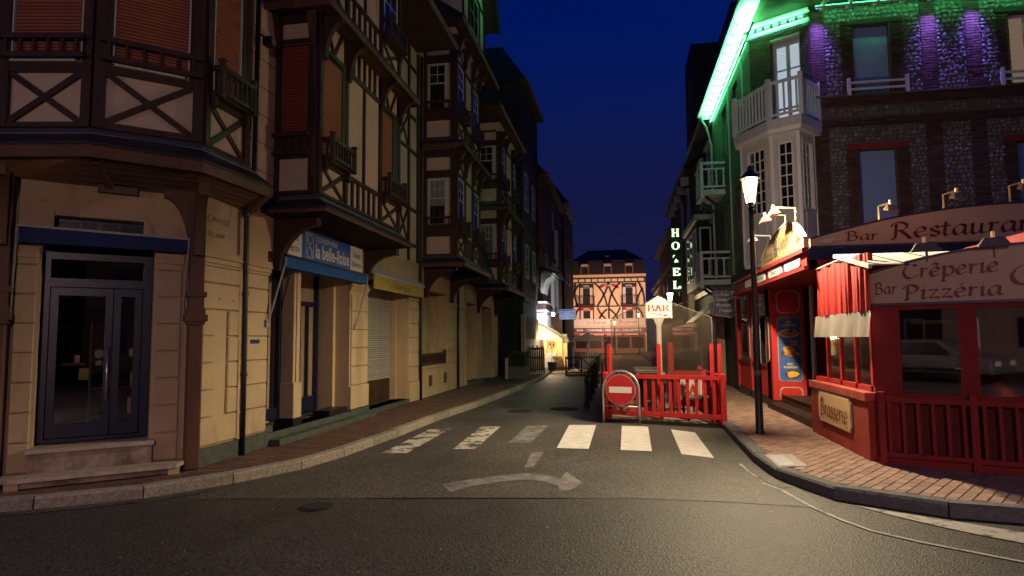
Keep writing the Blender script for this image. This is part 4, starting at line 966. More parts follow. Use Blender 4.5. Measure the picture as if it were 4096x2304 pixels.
# roof
rf = MB().hexa([(-4.1, 8.4, 9.30), (-4.1, 15.75, 9.30), (-9.5, 15.9, 13.2), (-9.5, 8.4, 13.2)], [(-4.1, 8.4, 9.38), (-4.1, 15.75, 9.38), (-9.5, 15.9, 13.3), (-9.5, 8.4, 13.3)]).build('roof', M.slate, A)
MB().prism([(-5.2, 8.4), (-4.12, 8.4), (-4.12, 15.75), (-5.2, 15.75)], 9.22, 9.28).build('eave_soffit', M.timber, rf)
MB().tube([(-4.07, 8.4, 9.28), (-4.07, 15.78, 9.28)], .06, 8).build('gutter', M.zinc, rf)
# ================================================================== second timber house (two storey oriel)
def oriel_house(name, label, y0, y1, xw, xf, ys, ye, z0, h, eave, ridge, glow_blind=None, roof_back=4.5, detail=True, wallmat=None, ground=True):
    """house on the shop side: ground wall, side + street faces of a two storey oriel, pent skirts, roof"""
    B = thing(name, label, 'house', (xw-1, (y0+y1)/2, .12))
    wl_ = wallmat or M.plaster
    Fw = Fr((xw, 0), (0, 1), (1, 0)); Fo = Fr((xf, 0), (0, 1), (1, 0)); Fs = Fr((xw, ys), (1, 0), (0, -1)); D = xf-xw
    bx(B, 'upper_wall', wl_, xw-4, xw, y0+.02, y1-.02, 3.5, eave)
    bx(B, 'oriel_wall', wl_, xw-.1, xf, ys, ye, z0, eave-.02)
    for s in range(2):
        v = z0+s*h
        pent(B, [(xw, ys), (xf, ys), (xf, ye), (xw, ye)], [(xw, ys-.38), (xf+.34, ys-.34), (xf+.34, ye+.3), (xw, ye+.3)], v+.02, v-.20, v-.27, v-.24, [(xw, ys), (xf, ys+.02), (xf, ye-.02), (xw, ye)])
        # side towards the square
        for u0, u1 in ((0, .09), (D-.13, D)): fb(B, 'post', M.timber, Fs, u0, u1, v, v+h-.28, -.02, .05)
        for a, b in ((v, v+.05), (v+.52, v+.80), (v+2.12, v+2.32), (v+2.68, v+h-.28)): fb(B, 'rail', M.timber, Fs, .09, D-.13, a, b, -.02, .045)
        sash_window(B, Fs, .13, D-.24, v+.81, v+2.11, .03, M.white_old, 2 if s else 3, 2, upper=.42, back=(glow_blind if s == 0 else M.dark))
        balustrade(B, Fs, .08, D-.1, v+.78, v+1.05, .12, M.timber, 5, posts=False)
        # street face
        L = ye-ys; a1, a2, a3 = ys+.95, ye-.95, ye
        for u in (ys+.05, a1, a2, ye-.05): fb(B, 'post', M.timber, Fo, u-.05, u+.05, v, v+h-.28, -.02, .05)
        for p, q in ((ys+.1, a1-.05), (a1+.05, a2-.05), (a2+.05, ye-.1)):
            for c, d_ in ((v, v+.05), (v+.55, v+.62), (v+2.2, v+2.27)): fb(B, 'rail', M.timber, Fo, p, q, c, d_, -.02, .044)
        for p, q in ((ys+.1, a1-.05), (a2+.05, ye-.1)):
            xpanel(B, Fo, p, q, v+.05, v+.55, M.timber, .06); xpanel(B, Fo, p, q, v+2.27, v+h-.3, M.timber, .05)
            sash_window(B, Fo, p+.06, q-.06, v+.66, v+2.18, .03, M.white_old, 2, 2, upper=.4)
            if detail: balconette(B, Fo, p, q, v+.64, v+.98, .2, M.timber, 6)
        for k in range(1, 4):
            u = a1+(a2-a1)*k/4; fb(B, 'stud', M.timber, Fo, u-.025, u+.025, v+.05, v+.55, -.02, .04)
        if detail:
            for u in (ys+.1, a1, a2, ye-.1): bracket_curve(B, Fo, u, v+h-.85, v+h-.26, .30, .09, M.timber)
    for u in (ys+.1, ye-.1): bracket_curve(B, Fw, u, z0-1.1, z0-.28, D, .12, M.timber)
    # roof
    bx(B, 'roof_base', M.timber, xw-4, xf+.25, y0, y1, eave, eave+.08)
    r = MB(); r.add([(xf+.3, y0-.05, eave+.02), (xf+.3, y1+.05, eave+.02), (xw-roof_back, y1+.05, ridge), (xw-roof_back, y0-.05, ridge), (xf+.3, y0-.05, eave+.12), (xf+.3, y1+.05, eave+.12), (xw-roof_back, y1+.05, ridge+.1), (xw-roof_back, y0-.05, ridge+.1)],
                    [(0, 1, 2, 3), (4, 5, 6, 7), (0, 4, 7, 3), (1, 2, 6, 5), (0, 1, 5, 4)])
    ro = r.build('roof', M.slate, B)
    MB().tube([(xf+.33, y0, eave+.02), (xf+.33, y1, eave+.02)], .06, 8).build('gutter', M.zinc, ro)
    MB().add([(xf+.2, y0+.02, eave+.1), (xw-roof_back, y0+.02, eave+.1), (xw-roof_back, y0+.02, ridge)], [(0, 1, 2)]).build('gable', M.house_dark, B, recalc=False)
    return B, Fw

B, FB = oriel_house('timber_house', 'dim half-timber house with white sash windows in a two storey oriel', 16.02, 20.9, -5.17, -4.28, 16.4, 19.25, 3.88, 3.18, 10.2, 14.2, glow_blind=M.white_old)
wm = MB(); wall_holes(wm, FB, 16.02, 20.88, .12, 3.5, -.3, 0, [(16.25, 18.75, .95, 3.0)]); wm.build('wall', M.cream, B)
fb(B, 'recess_wall', M.cream, FB, 16.2, 18.8, .9, 3.05, -.52, -.46); fb(B, 'reveal', M.cream, FB, 18.62, 18.74, .95, 3.0, -.46, -.29)
sash_window(B, FB, 16.4, 17.6, 1.0, 2.95, -.40, M.white_old, 3, 4)
balustrade(B, FB, 16.28, 18.72, .98, 1.28, -.03, M.timber, 22)
quoin_blocks(B, FB, 18.8, 19.7, .95, 2.6, .34, 0, M.cream, .03); quoin_blocks(B, FB, 20.0, 20.8, .95, 2.6, .34, 0, M.cream, .03)
cornice(B, FB, 18.78, 20.86, 2.62, 0, M.cream, .8); fb(B, 'sill_course', M.cream, FB, 16.05, 18.76, .88, .95, 0, .05)
for u in (16.9, 18.4): fb(B, 'cellar_grille', M.timber_b, FB, u, u+.3, .38, .68, 0, .012)
downpipe(B, [(-5.1, 19.85, .12), (-5.1, 19.85, 1.5), (-5.1, 19.85, 3.4)], .036, M.black)

# tall wall dormer breaking the eave of that house
dm = MB().fpoly(Fr((-4.32, 0), (0, 1), (1, 0)), [(17.3, 10.1), (20.3, 10.1), (20.3, 12.5), (18.8, 14.6), (17.3, 12.5)], -3.5, 0); dmo = dm.build('wall_dormer', M.plaster, B)
FD = Fr((-4.32, 0), (0, 1), (1, 0))
for u in (17.35, 18.1, 19.5, 20.25): fb(dmo, 'post', M.timber, FD, u-.05, u+.05, 10.3, 12.5, .002, .05)
for v in (10.35, 11.0, 12.4): fb(dmo, 'rail', M.timber, FD, 17.4, 20.2, v, v+.08, .002, .045)
sash_window(dmo, FD, 18.2, 19.4, 11.12, 12.35, .03, M.white_old, 2, 2)
for s_ in (-1, 1):
    e0 = (18.8+s_*1.9, 12.05); e1 = (18.8, 14.75)
    MB().fbeam(FD, e0, e1, .16, -3.6, .50).build('gable_roof', M.slate, B)
    MB().fbeam(FD, (e0[0], e0[1]-.06), (e1[0], e1[1]-.06), .2, .44, .48).build('bargeboard', M.timber, B)

Cc, FCc = oriel_house('gabled_timber_house', 'dark half-timber house with slated side dormer and blue-tinged oriel window', 20.92, 26.6, -5.1, -4.2, 22.5, 25.9, 3.7, 2.9, 9.6, 12.6, detail=True)
wm = MB(); wall_holes(wm, FCc, 20.95, 26.5, .12, 3.5, -.3, 0, [(21.0, 22.5, .12, 2.9), (23.4, 25.2, .12, 2.9)]); wm.build('wall', M.cream, Cc)
for a, b in ((21.0, 22.5), (23.4, 25.2)):
    fb(Cc, 'recess_wall', M.timber, FCc, a-.02, b+.02, .12, 2.92, -.62, -.56); fb(Cc, 'reveal', M.cream, FCc, b-.09, b-.005, .12, 2.9, -.56, -.29)
    dr = fb(Cc, 'door', M.navy, FCc, a+.1, b-.15, .2, 2.5, -.56, -.5); fb(dr, 'panel', M.dark, FCc, a+.22, b-.3, .9, 2.3, -.5, -.49)
quoin_blocks(Cc, FCc, 22.55, 23.3, .5, 2.7, .34, 0, M.cream, .03); quoin_blocks(Cc, FCc, 25.25, 25.9, .5, 2.7, .34, 0, M.cream, .03)
fb(Cc, 'door_step', M.green_stone, FCc, 21.0, 22.5, .121, .26, -.1, .3)
# slated pyramid roof of the porch between the two houses
MB().add([(-5.1, 20.95, 5.6), (-4.3, 21.0, 3.55), (-4.3, 22.4, 3.55), (-5.1, 22.45, 5.6), (-5.1, 20.95, 3.55), (-5.1, 22.45, 3.55)], [(0, 1, 2, 3), (0, 4, 1), (3, 2, 5), (1, 4, 5, 2)]).build('porch_roof', M.slate, Cc)
downpipe(Cc, [(-5.02, 26.3, .12), (-5.02, 26.3, 1.6), (-5.02, 26.3, 3.6)], .036, M.black)

# ------------------------------------------------------------------ tall dark houses closing the shop side
def dark_house(name, label, x0, x1, y0, y1, eave, top, hip, wins, lit=None, wall=None):
    H = thing(name, label, 'house', ((x0+x1)/2, y0, .12))
    bx(H, 'wall', wall or M.house_dark, x0, x1, y0, y1, .1, eave)
    r = MB(); xm0 = x0+(x1-x0)*.42; xm1 = x1-hip
    r.add([(x0-.2, y0-.25, eave), (x1+.3, y0-.25, eave), (x1+.3, y1, eave), (x0-.2, y1, eave), (xm0, y0+.3, top), (xm1, y0+.3, top), (xm1, y1-.3, top), (xm0, y1-.3, top)], [(0, 1, 5, 4), (1, 2, 6, 5), (2, 3, 7, 6), (3, 0, 4, 7), (4, 5, 6, 7), (3, 2, 1, 0)])
    ro = r.build('roof', M.slate, H)
    MB().tube([(x1+.33, y0-.25, eave+.02), (x1+.33, y1, eave+.02)], .06, 6).build('gutter', M.zinc, ro)
    bx(H, 'chimney', M.brick_bed, xm0, xm0+.6, y0+1.0, y0+1.7, top-.8, top+.7)
    Fx = Fr((x1, 0), (0, 1), (1, 0)); Fy = Fr((x0, y0), (1, 0), (0, -1))
    for (f, u0, u1, v0, v1) in wins:
        sash_window(H, Fx if f == 'x' else Fy, u0, u1, v0, v1, .03, M.white_old, 2, 3, back=lit or M.dark)
    for k in range(3):
        fb(H, 'string_course', M.timber, Fx, y0, y1, 3.3+k*3.0, 3.5+k*3.0, 0, .08)
    return H, Fx, Fy
E_, FEx, FEy = dark_house('tall_gabled_house', 'tall black gabled house rising above the timber oriels', -9.5, -4.15, 27.4, 33.0, 13.1, 14.9, .9, [('x', 28.2, 29.2, 7.5, 9.2), ('x', 30.6, 31.6, 7.5, 9.2), ('y', 3.2, 4.0, 7.0, 8.6), ('x', 28.2, 29.2, 4.4, 5.9), ('x', 30.6, 31.6, 4.4, 5.9)])
fb(E_, 'shop_front', M.dark, FEx, 27.5, 33.0, .13, 2.6, 0, .06)
bx(E_, 'pier', M.cream, -4.15, -3.98, 26.75, 26.98, .12, 2.7)
F_, FFx, FFy = dark_house('timber_bistro_house', 'timber house with carved brackets lit white by a floodlight', -9.5, -3.95, 33.05, 44.0, 10.3, 12.2, 1.2, [('x', 34.5, 35.5, 5.2, 6.6), ('x', 38, 39, 5.2, 6.6), ('x', 38, 39, 8.2, 9.8)], wall=M.timber_b)
# projecting boarded bay with scalloped brackets
bay = MB().box(-4.2, -3.72, 32.1, 34.6, 2.1, 3.45).build('boarded_bay', M.timber, F_)
for k in range(9):
    y = 32.14+k*.27; bx(bay, 'board', M.white_old, -3.72, -3.70, y, y+.24, 2.14, 3.0)
for k in range(5): bx(bay, 'board', M.white_old, -4.17+k*.09, -4.10+k*.09, 32.075, 32.1, 2.14, 2.95)
bx(bay, 'rail', M.white, -4.22, -3.66, 32.03, 34.65, 3.02, 3.10); bx(bay, 'rail', M.white, -4.22, -3.68, 32.05, 34.6, 3.45, 3.53)
for k in range(6):
    y = 32.2+k*.45; bracket_curve(F_, Fr((-3.95, 0), (0, 1), (1, 0)), y, 4.0, 4.9, .5, .10, M.grey_trim)
MB().hexa([(-2.95, 31.7, 4.86), (-2.95, 36.2, 4.86), (-4.0, 36.2, 5.25), (-4.0, 31.7, 5.25)], [(-2.95, 31.7, 4.94), (-2.95, 36.2, 4.94), (-4.0, 36.2, 5.36), (-4.0, 31.7, 5.36)]).build('pent_roof', M.slate, F_)
for k in range(3): bx(F_, 'stepped_moulding', M.white_old, -3.9, -3.4+.12*k, 32.0+.3*k, 35.8, 4.90+.1*k, 4.98+.1*k)
bx(F_, 'cornice', M.grey_trim, -4.0, -3.55, 36.0, 40.0, 5.5, 5.75); bx(F_, 'pilaster', M.white, -3.98, -3.75, 37.0, 37.3, 3.2, 5.4); bx(F_, 'pilaster', M.white, -3.98, -3.75, 39.4, 39.7, 3.2, 8.4)
fb(F_, 'inner_wall', M.sign_cream, FFx, 33.2, 38.0, .13, 2.4, .0, .05)
G_, FGx, FGy = dark_house('narrow_house', 'narrow black house with bracketed eaves far down the street', -9, -4.15, 48.5, 58.0, 12.2, 14.0, 1.0, [('x', 50, 51, 6, 7.6), ('x', 53, 54, 6, 7.6)])
H2, _, _ = dark_house('end_house', 'dark house tucked beside the orange-lit hotel front', -14, -6.2, 62.0, 74.0, 10.8, 13.5, 1.0, [])
for k in range(4): bx(G_, 'eave_bracket', M.white_old, -4.15, -3.75, 49+k*2.2, 49.2+k*2.2, 11.7, 12.1)

# lit open front with bulbs and white awning
aw = thing('white_bistro_awning', 'white awning glowing over the lit bistro front', 'awning', (-3.5, 33, 1.5))
MB().hexa([(-4.0, 31.3, 2.43), (-4.0, 36.0, 2.43), (-2.78, 36.0, 1.62), (-2.78, 31.3, 1.62)], [(-4.0, 31.3, 2.45), (-4.0, 36.0, 2.45), (-2.78, 36.0, 1.64), (-2.78, 31.3, 1.64)]).build('canvas', M.canvas_lit, aw)
MB().add([(-4.0, 31.3, 2.43), (-2.78, 31.3, 1.62), (-4.0, 31.3, 1.62)], [(0, 1, 2)]).build('side_panel', M.canvas_lit, aw, recalc=False)
for k in range(10): bx(aw, 'scallop', M.canvas_lit, -2.79, -2.775, 31.3+k*.47, 31.72+k*.47, 1.44, 1.625)
for y in (31.35, 35.9): MB().tube([(-2.8, y, .12), (-2.8, y, 1.62)], .022, 6).build('pole', M.black, aw)
for i, (x, y, z) in enumerate([(-3.75, 31.9, 1.86), (-3.6, 32.4, 1.75), (-3.5, 33.4, 1.75)]):
    b = thing('hanging_bulb', 'warm bulb hanging below the white bistro awning', 'bulb', (x, y, z), 'bulbs in the bistro')
    MB().lathe([(.02, .09), (.05, .05), (.06, 0), (.04, -.05), (.01, -.07)], (x, y, z), 10).build('globe', M.bulb_warm, b); MB().tube([(x, y, z+.08), (x, y, z+.35)], .006, 5).build('flex', M.black, b)
    lamp('bulb_light', 'POINT', (x, y, z-.15), 85, (1, .76, .45), b, .06)
bx(aw, 'end_screen', M.sign_cream, -3.95, -2.86, 34.6, 34.66, .12, 1.9); bx(aw, 'counter', M.white_old, -3.9, -3.3, 33.2, 33.6, .12, .9)
lf = thing('led_floodlight', 'glaring white floodlight on the timber bistro wall', 'floodlight', (-3.3, 31.4, 2.84))
MB().box(-3.34, -3.18, 31.36, 31.46, 2.77, 2.92).build('housing', M.black, lf); MB().bar((-3.95, 31.42, 2.86), (-3.3, 31.42, 2.86), .04).build('arm', M.black, lf)
MB().box(-3.33, -3.19, 31.33, 31.359, 2.78, 2.91).build('lens', M.bulb_led, lf)
lamp('floodlight_beam', 'SPOT', (-3.26, 31.5, 2.86), 380, (.80, .90, 1.0), lf, .06, aim((-.45, 1, .22)), R_(120), .5)
# things before the bistro
pt = thing('hedge_planter', 'dark planter box with clipped hedge beside a cream post', 'planter', (-3.95, 24.9, .12))
bx(pt, 'box', M.pot, -4.28, -3.62, 24.4, 25.4, .12, .60, .02)
hm = MB()
for i in range(1500):
    x, y, z = random.uniform(-4.3, -3.6), random.uniform(24.38, 25.42), random.uniform(.55, 1.14)
    if random.random() < .5: z = random.uniform(.95, 1.17) if random.random() < .5 else z; 
    s = random.uniform(.02, .042); a = Vector((random.gauss(0, 1), random.gauss(0, 1), random.gauss(0, 1))).normalized(); b = a.orthogonal().normalized(); c = Vector((x, y, z))
    hm.add([c-a*s, c+b*s*.5, c+a*s, c-b*s*.5], [(0, 1, 2, 3)])
o = hm.build('foliage', M.leaf, pt, recalc=False); o['kind'] = 'stuff'
bx(pt, 'hedge_core', M.dark, -4.22, -3.68, 24.46, 25.34, .58, 1.06)
o = bx(None, 'gate_post', M.cream, -4.42, -4.30, 24.4, 24.55, .12, .92, .01); tag(o, 'short cream gate post beside the hedge planter', 'post')
pf = thing('picket_fence', 'black picket fence screening the lit bistro', 'fence', (-4, 28.6, .12))
for k in range(13):
    x = -4.62+k*.098; bx(pf, 'picket', M.timber, x, x+.07, 28.55, 28.575, .14, 1.27+(.07 if k % 2 else 0))
for z in (.25, .78, 1.18): bx(pf, 'rail', M.timber, -4.65, -3.38, 28.577, 28.61, z, z+.07)
tp = thing('potted_tree', 'small standard tree in a pale tub before the bistro', 'tree', (-3.3, 30.9, .12))
MB().lathe([(.18, 0), (.22, .42), (.20, .42)], (-3.3, 30.9, .12), 14).build('tub', M.pot, tp); MB().tube([(-3.3, 30.9, .5), (-3.29, 30.9, 1.3)], .014, 6).build('trunk', M.timber_b, tp)
hm = MB()
for i in range(260):
    a = Vector((random.gauss(0, 1), random.gauss(0, 1), random.gauss(0, .7))).normalized(); c = Vector((-3.29, 30.9, 1.36))+a*random.uniform(.05, .24); s = random.uniform(.018, .04); b = a.orthogonal().normalized()
    hm.add([c-a*s, c+b*s*.5, c+a*s, c-b*s*.5], [(0, 1, 2, 3)])
hm.build('crown', M.leaf, tp, recalc=False)
for i in range(5):
    fc = thing('folded_chair', 'folded pale wooden chair leaning in the stack before the bistro', 'chair', (-3.05+i*.09, 31.2, .12), 'folded chairs before the bistro')
    x = -3.05+i*.09
    for dy in (0, .32): MB().bar((x, 31.0+dy, .12), (x-.22, 31.05+dy, .80), .03).build('leg', M.wood_pale, fc)
    for k in range(4): MB().bar((x-.05-.045*k, 31.0, .30+.14*k), (x-.05-.045*k, 31.36, .30+.14*k), .045, .012).build('slat', M.wood_pale, fc)

# sidewalk terrace in mid-street
tf = thing('terrace_rail', 'dark green terrace rail with crossed bars round the parasol', 'fence', (-1.7, 28.5, 0))
for x in (-2.42, -1.74, -1.06): bx(tf, 'post', M.lampgreen, x-.035, x+.035, 28.45, 28.52, .02, .86)
for z in (.12, .80): bx(tf, 'rail', M.lampgreen, -2.39, -1.09, 28.46, 28.51, z, z+.06)
for a in (-2.385, -1.705):
    MB().bar((a, 28.48, .2), (a+.61, 28.48, .78), .04, .04).build('cross_bar', M.lampgreen, tf); MB().bar((a, 28.495, .78), (a+.61, 28.495, .2), .04, .04).build('cross_bar', M.lampgreen, tf)
bx(tf, 'platform', M.deck, -2.45, -.6, 28.5, 33.0, .02, .10)
for x in (-2.2, -1.55): bx(tf, 'screen_post', M.white, x, x+.05, 29.7, 29.76, .1, 1.28)
for k in range(12):
    x = -2.0+k*.085; bx(tf, 'slat', M.teal, x, x+.05, 31.5, 31.53, .1, .95)
for y in (29.0, 30.0, 31, 32): bx(tf, 'side_post', M.lampgreen, -1.06, -1.02, y, y+.05, .1, .86)
bx(tf, 'side_rail', M.lampgreen, -1.07, -1.01, 28.52, 33, .80, .86)
ps = thing('parasol', 'wide cream parasol on the fenced street terrace', 'parasol', (-1.5, 30.4, .1))
cv = MB(); c = (-1.54, 30.4); n = 8; rim = [(c[0]+.92*math.cos(k*2*math.pi/n+.2), c[1]+.92*math.sin(k*2*math.pi/n+.2), 1.52) for k in range(n)]
cv.add([(c[0], c[1], 1.92)]+rim, [(0, k+1, (k+1) % n+1) for k in range(n)]); cv.build('canopy', M.parasol, ps, recalc=False)
MB().tube([(c[0], c[1], .1), (c[0], c[1], 2.0)], .022, 8).build('pole', M.white, ps)
for k in range(n): MB().tube([(c[0], c[1], 1.86), (rim[k][0]*.97+c[0]*.03, rim[k][1]*.97+c[1]*.03, 1.515)], .009, 5).build('rib', M.grey_trim, ps)
# blue hotel sign
F36 = Fr((-3.39, 36), (1, 0), (0, -1))
bs = thing('blue_hotel_sign', 'blue hanging hotel sign with white lettering', 'sign', (-2.9, 36, 2.75))
fb(bs, 'panel', M.blue_sign, F36, 0, .92, 2.72, 3.2, -.03, 0); fb(bs, 'top_strip', M.blue_sign, F36, 0, .92, 3.22, 3.30, -.03, .005)
fr = MB(); 
for (a, b, c_, d_) in ((.02, .035, 2.74, 3.18), (.885, .9, 2.74, 3.18), (.02, .9, 2.74, 2.755), (.02, .9, 3.165, 3.18)): fr.fbox(F36, a, b, c_, d_, .0, .004)
fr.build('border', M.letter_pale, bs)
type_text(bs, 'HOTEL', F36, .30, .62, 3.03, 3.12, .004, M.letter_pale); type_text(bs, 'LA RESIDENCE', F36, .10, .82, 2.91, 2.99, .004, M.letter_pale); type_text(bs, '3', F36, .42, .50, 2.79, 2.86, .004, M.letter_pale)
MB().bar((-3.95, 36.02, 3.26), (-3.39, 36.02, 3.26), .03).build('arm', M.black, bs)

# ================================================================== hotel closing the street
Hh = thing('hotel_building', 'orange-lit half-timber hotel with mansard roof closing the street', 'hotel', (-1.3, 76, 0))
HX0, HX1, HY = -5.6, 2.9, 75.0
FH = Fr((0, HY), (1, 0), (0, -1))
bx(Hh, 'wall', M.plaster, HX0, HX1, HY, 84, 0, 9.0)
fb(Hh, 'cornice', M.cream, FH, HX0-.1, HX1+.1, 8.75, 9.05, 0, .2)
man = MB(); man.add([(HX0-.1, HY-.15, 9.05), (HX1+.1, HY-.15, 9.05), (HX1+.1, 84, 9.05), (HX0-.1, 84, 9.05), (HX0+.1, HY+.5, 10.8), (HX1-.1, HY+.5, 10.8), (HX1-.1, 83.5, 10.8), (HX0+.1, 83.5, 10.8), (HX0+1.9, HY+3.5, 12.4), (HX1-2.2, HY+3.5, 12.4), (HX1-2.2, 81, 12.4), (HX0+1.9, 81, 12.4)],
   [(0, 1, 5, 4), (1, 2, 6, 5), (2, 3, 7, 6), (3, 0, 4, 7), (4, 5, 9, 8), (5, 6, 10, 9), (6, 7, 11, 10), (7, 4, 8, 11), (8, 9, 10, 11), (3, 2, 1, 0)]); mo = man.build('mansard_roof', M.slate, Hh)
fb(mo, 'skylight', M.zinc, FH, -1.6, -1.2, 11.15, 11.45, -1.6, -1.3)
for x in (-4.0, -1.35, 1.1):
    dm = fb(Hh, 'dormer', M.timber_b, FH, x-.5, x+.5, 9.15, 10.35, -.4, .1); fb(dm, 'pane', M.glass, FH, x-.36, x+.36, 9.2, 9.95, .1, .12); fb(dm, 'curtain', M.dark, FH, x-.38, x+.38, 9.2, 9.95, .095, .101)
    type_text(dm, 'HOTEL', FH, x-.36, x+.36, 10.05, 10.25, .105, M.letter_pale)
fb(Hh, 'rail', M.timber_black, FH, HX0, HX1, 8.55, 8.72, 0, .08); fb(Hh, 'rail', M.timber_black, FH, HX0, HX1, 8.08, 8.2, 0, .075); fb(Hh, 'rail', M.timber_black, FH, HX0, HX1, 5.28, 5.42, 0, .08)
for k in range(12):
    x = HX0+.1+k*(HX1-HX0-.2)/11; fb(Hh, 'stud', M.timber_black, FH, x-.06, x+.06, 8.2, 8.55, 0, .07)
def arcbrace(a, b, bulge):
    pts = []
    for k in range(9):
        t = k/8; x = a[0]+(b[0]-a[0])*t; y = a[1]+(b[1]-a[1])*t; q = math.sin(t*math.pi)*bulge; dx, dy = b[0]-a[0], b[1]-a[1]; l = math.hypot(dx, dy); pts.append((x-dy/l*q, y+dx/l*q))
    mm = MB()
    for p, q in zip(pts, pts[1:]): mm.fbeam(FH, p, q, .20, 0, .12)
    mm.build('curved_brace', M.timber_black, Hh)
for a, b, s in [((-5.5, 5.6), (-4.7, 7.9), .25), ((-4.9, 5.4), (-5.1, 8.1), .18), ((-2.6, 5.4), (-1.2, 8.1), -.1), ((-1.5, 5.4), (-2.9, 8.1), -.3), ((-1.3, 5.4), (.05, 8.1), .3), ((-.2, 5.4), (-1.4, 8.1), .1), ((2.1, 8.1), (2.75, 5.5), .2), ((1.9, 5.8), (2.6, 7.4), .1),
                ((-5.2, 3.9), (-4.5, 5.3), .2), ((-2.4, 3.9), (-1.5, 5.0), .1), ((-1.7, 3.9), (-2.6, 5.2), .1), ((-1.3, 3.9), (-1.3, 5.3), 0), ((-.9, 3.9), (.0, 5.2), -.1), ((-.3, 3.9), (-1.2, 5.0), -.1), ((1.9, 5.2), (2.6, 4.0), .1)]: arcbrace(a, b, s)
for x in (-3.85, 1.05):
    for v0, v1, bl in ((5.5, 7.9, True), (3.9, 5.25, False)):
        wv = fb(Hh, 'window', M.white_old, FH, x-.62, x+.62, v0, v1-.35, 0, .05); fb(wv, 'pane', M.dark, FH, x-.40, x+.40, v0+.05, v1-.4, .05, .06)
        fb(wv, 'blind', M.red_dark if not bl else M.timber_black, FH, x-.72, x+.72, v1-.36, v1+.02, 0, .22); type_text(wv, 'HOTEL', FH, x-.36, x+.36, v1-.28, v1-.1, .225, M.letter_pale)
        for s in (-1, 1): fb(Hh, 'post', M.timber_black, FH, x+s*.78-.06, x+s*.78+.06, v0-.1, v1+.2, 0, .065)
    bl_ = balustrade(Hh, FH, x-.95, x+.95, 5.5, 6.5, .55, M.timber_black, 12); fb(bl_, 'floor_slab', M.timber_black, FH, x-1.0, x+1.0, 5.3, 5.48, .08, .6)
rb = MB(); rb.fpoly(FH, [(-2.35, 7.35), (-1.9, 7.62), (-.7, 7.62), (-.25, 7.35), (-.1, 7.6), (-.6, 7.9), (-2.0, 7.9), (-2.5, 7.6)], .09, .12); rb.build('ribbon_sign', M.red_dark, Hh); type_text(Hh, 'LICORNE', FH, -1.8, -.8, 7.66, 7.84, .125, M.letter_pale)
for (u0, u1, v0, v1, m_, w_) in ((-5.4, 2.8, 3.1, 3.85, M.white_old, .3), (-5.4, 2.8, 2.3, 2.85, M.violet_sign, .5), (-5.2, 2.6, 1.95, 2.2, M.red_dark, .52)): fb(Hh, 'fascia_sign', m_, FH, u0, u1, v0, v1, 0, w_)
pen_text(Hh, 'Le Bistrot', FH, -3.9, -1.6, 3.32, .22, .301, M.letter_dark, nib=.2); pen_text(Hh, 'Bistrot', FH, -.2, 1.9, 3.32, .22, .301, M.letter_dark, nib=.2)
type_text(Hh, 'BAR - CREPERIE - MOULES - SALADERIE', FH, -5.0, 2.3, 2.46, 2.70, .505, M.letter_pale)
type_text(Hh, 'MOULES FRITES   PIZZERIA   CREPERIE', FH, -4.6, 2.0, 2.00, 2.15, .525, M.letter_pale)
fb(Hh, 'shop_front', M.timber_b, FH, -5.4, 2.8, .05, 1.95, 0, .1)
for k in range(5): fb(Hh, 'shop_pane', M.glass, FH, -5.2+k*1.6, -3.8+k*1.6, .5, 1.8, .1, .12)
# street lanterns down by the hotel
def far_lantern(x, y, z, m, label, power, col, pole=True, beam=0):
    t = thing('street_lantern', label, 'street lamp', (x, y, 0))
    if pole: MB().tube([(x, y, 0), (x, y, z-.22)], [.05, .03], 8).build('pole', M.lampgreen, t)
    else: MB().tube([(x+.5, y, z-.3), (x+.2, y, z-.42), (x, y, z-.25)], .025, 6).build('wall_arm', M.black, t)
    MB().lathe([(.06, -.22), (.13, .12), (.13, .14)], (x, y, z), 8).build('glass', m, t); MB().lathe([(.15, .14), (.07, .24), (.02, .32)], (x, y, z), 8).build('cap', M.black, t)
    lamp('lantern_light', 'POINT', (x, y-.25, z-.05), power, col, t, .1)
    if beam: lamp('facade_beam', 'SPOT', (x, y+.2, z-.05), beam, (1, .56, .38), t, .1, aim((-.12, 1, .18)), R_(100), .6)
far_lantern(-.62, 66.0, 3.22, M.bulb_orange, 'orange lantern on a post before the hotel front', 260, (1, .55, .25), beam=4800)
far_lantern(1.75, 64.0, 3.9, M.lantern_glow, 'pale lantern on a slim post near the hotel front', 160, (1, .62, .34), beam=3200)
far_lantern(-5.0, 66.0, 3.3, M.bulb_orange, 'small amber lantern beside the dark end house', 120, (1, .6, .25))

def aerial(x, y, z, h, label):
    t = thing('roof_aerial', label, 'aerial', (x, y, z)); MB().tube([(x, y, z-.3), (x, y, z+h)], .018, 5).build('mast', M.zinc, t); MB().tube([(x-.5, y, z+h-.1), (x+.5, y, z+h-.1)], .012, 4).build('boom', M.zinc, t)
    for k in range(6): MB().tube([(x-.45+k*.18, y-.2, z+h-.1), (x-.45+k*.18, y+.2, z+h-.1)], .008, 4).build('rod', M.zinc, t)
aerial(-5.6, 30, 14.9, 1.3, 'thin aerial on the tall gabled house'); aerial(-5.4, 38, 12.2, 1.2, 'thin aerial on the timber bistro house'); aerial(.2, 78.6, 12.4, 1.5, 'thin aerial on the hotel mansard')
wv = thing('overhead_wire', 'thin overhead wire strung across the street near the hotel', 'wire', (0, 55, 7.5)); MB().tube([(-4.1, 52, 8.2), (-2, 52, 7.85), (0, 52, 7.75), (2, 52, 7.9), (3.5, 52, 8.2)], .012, 4).build('cable', M.black, wv)
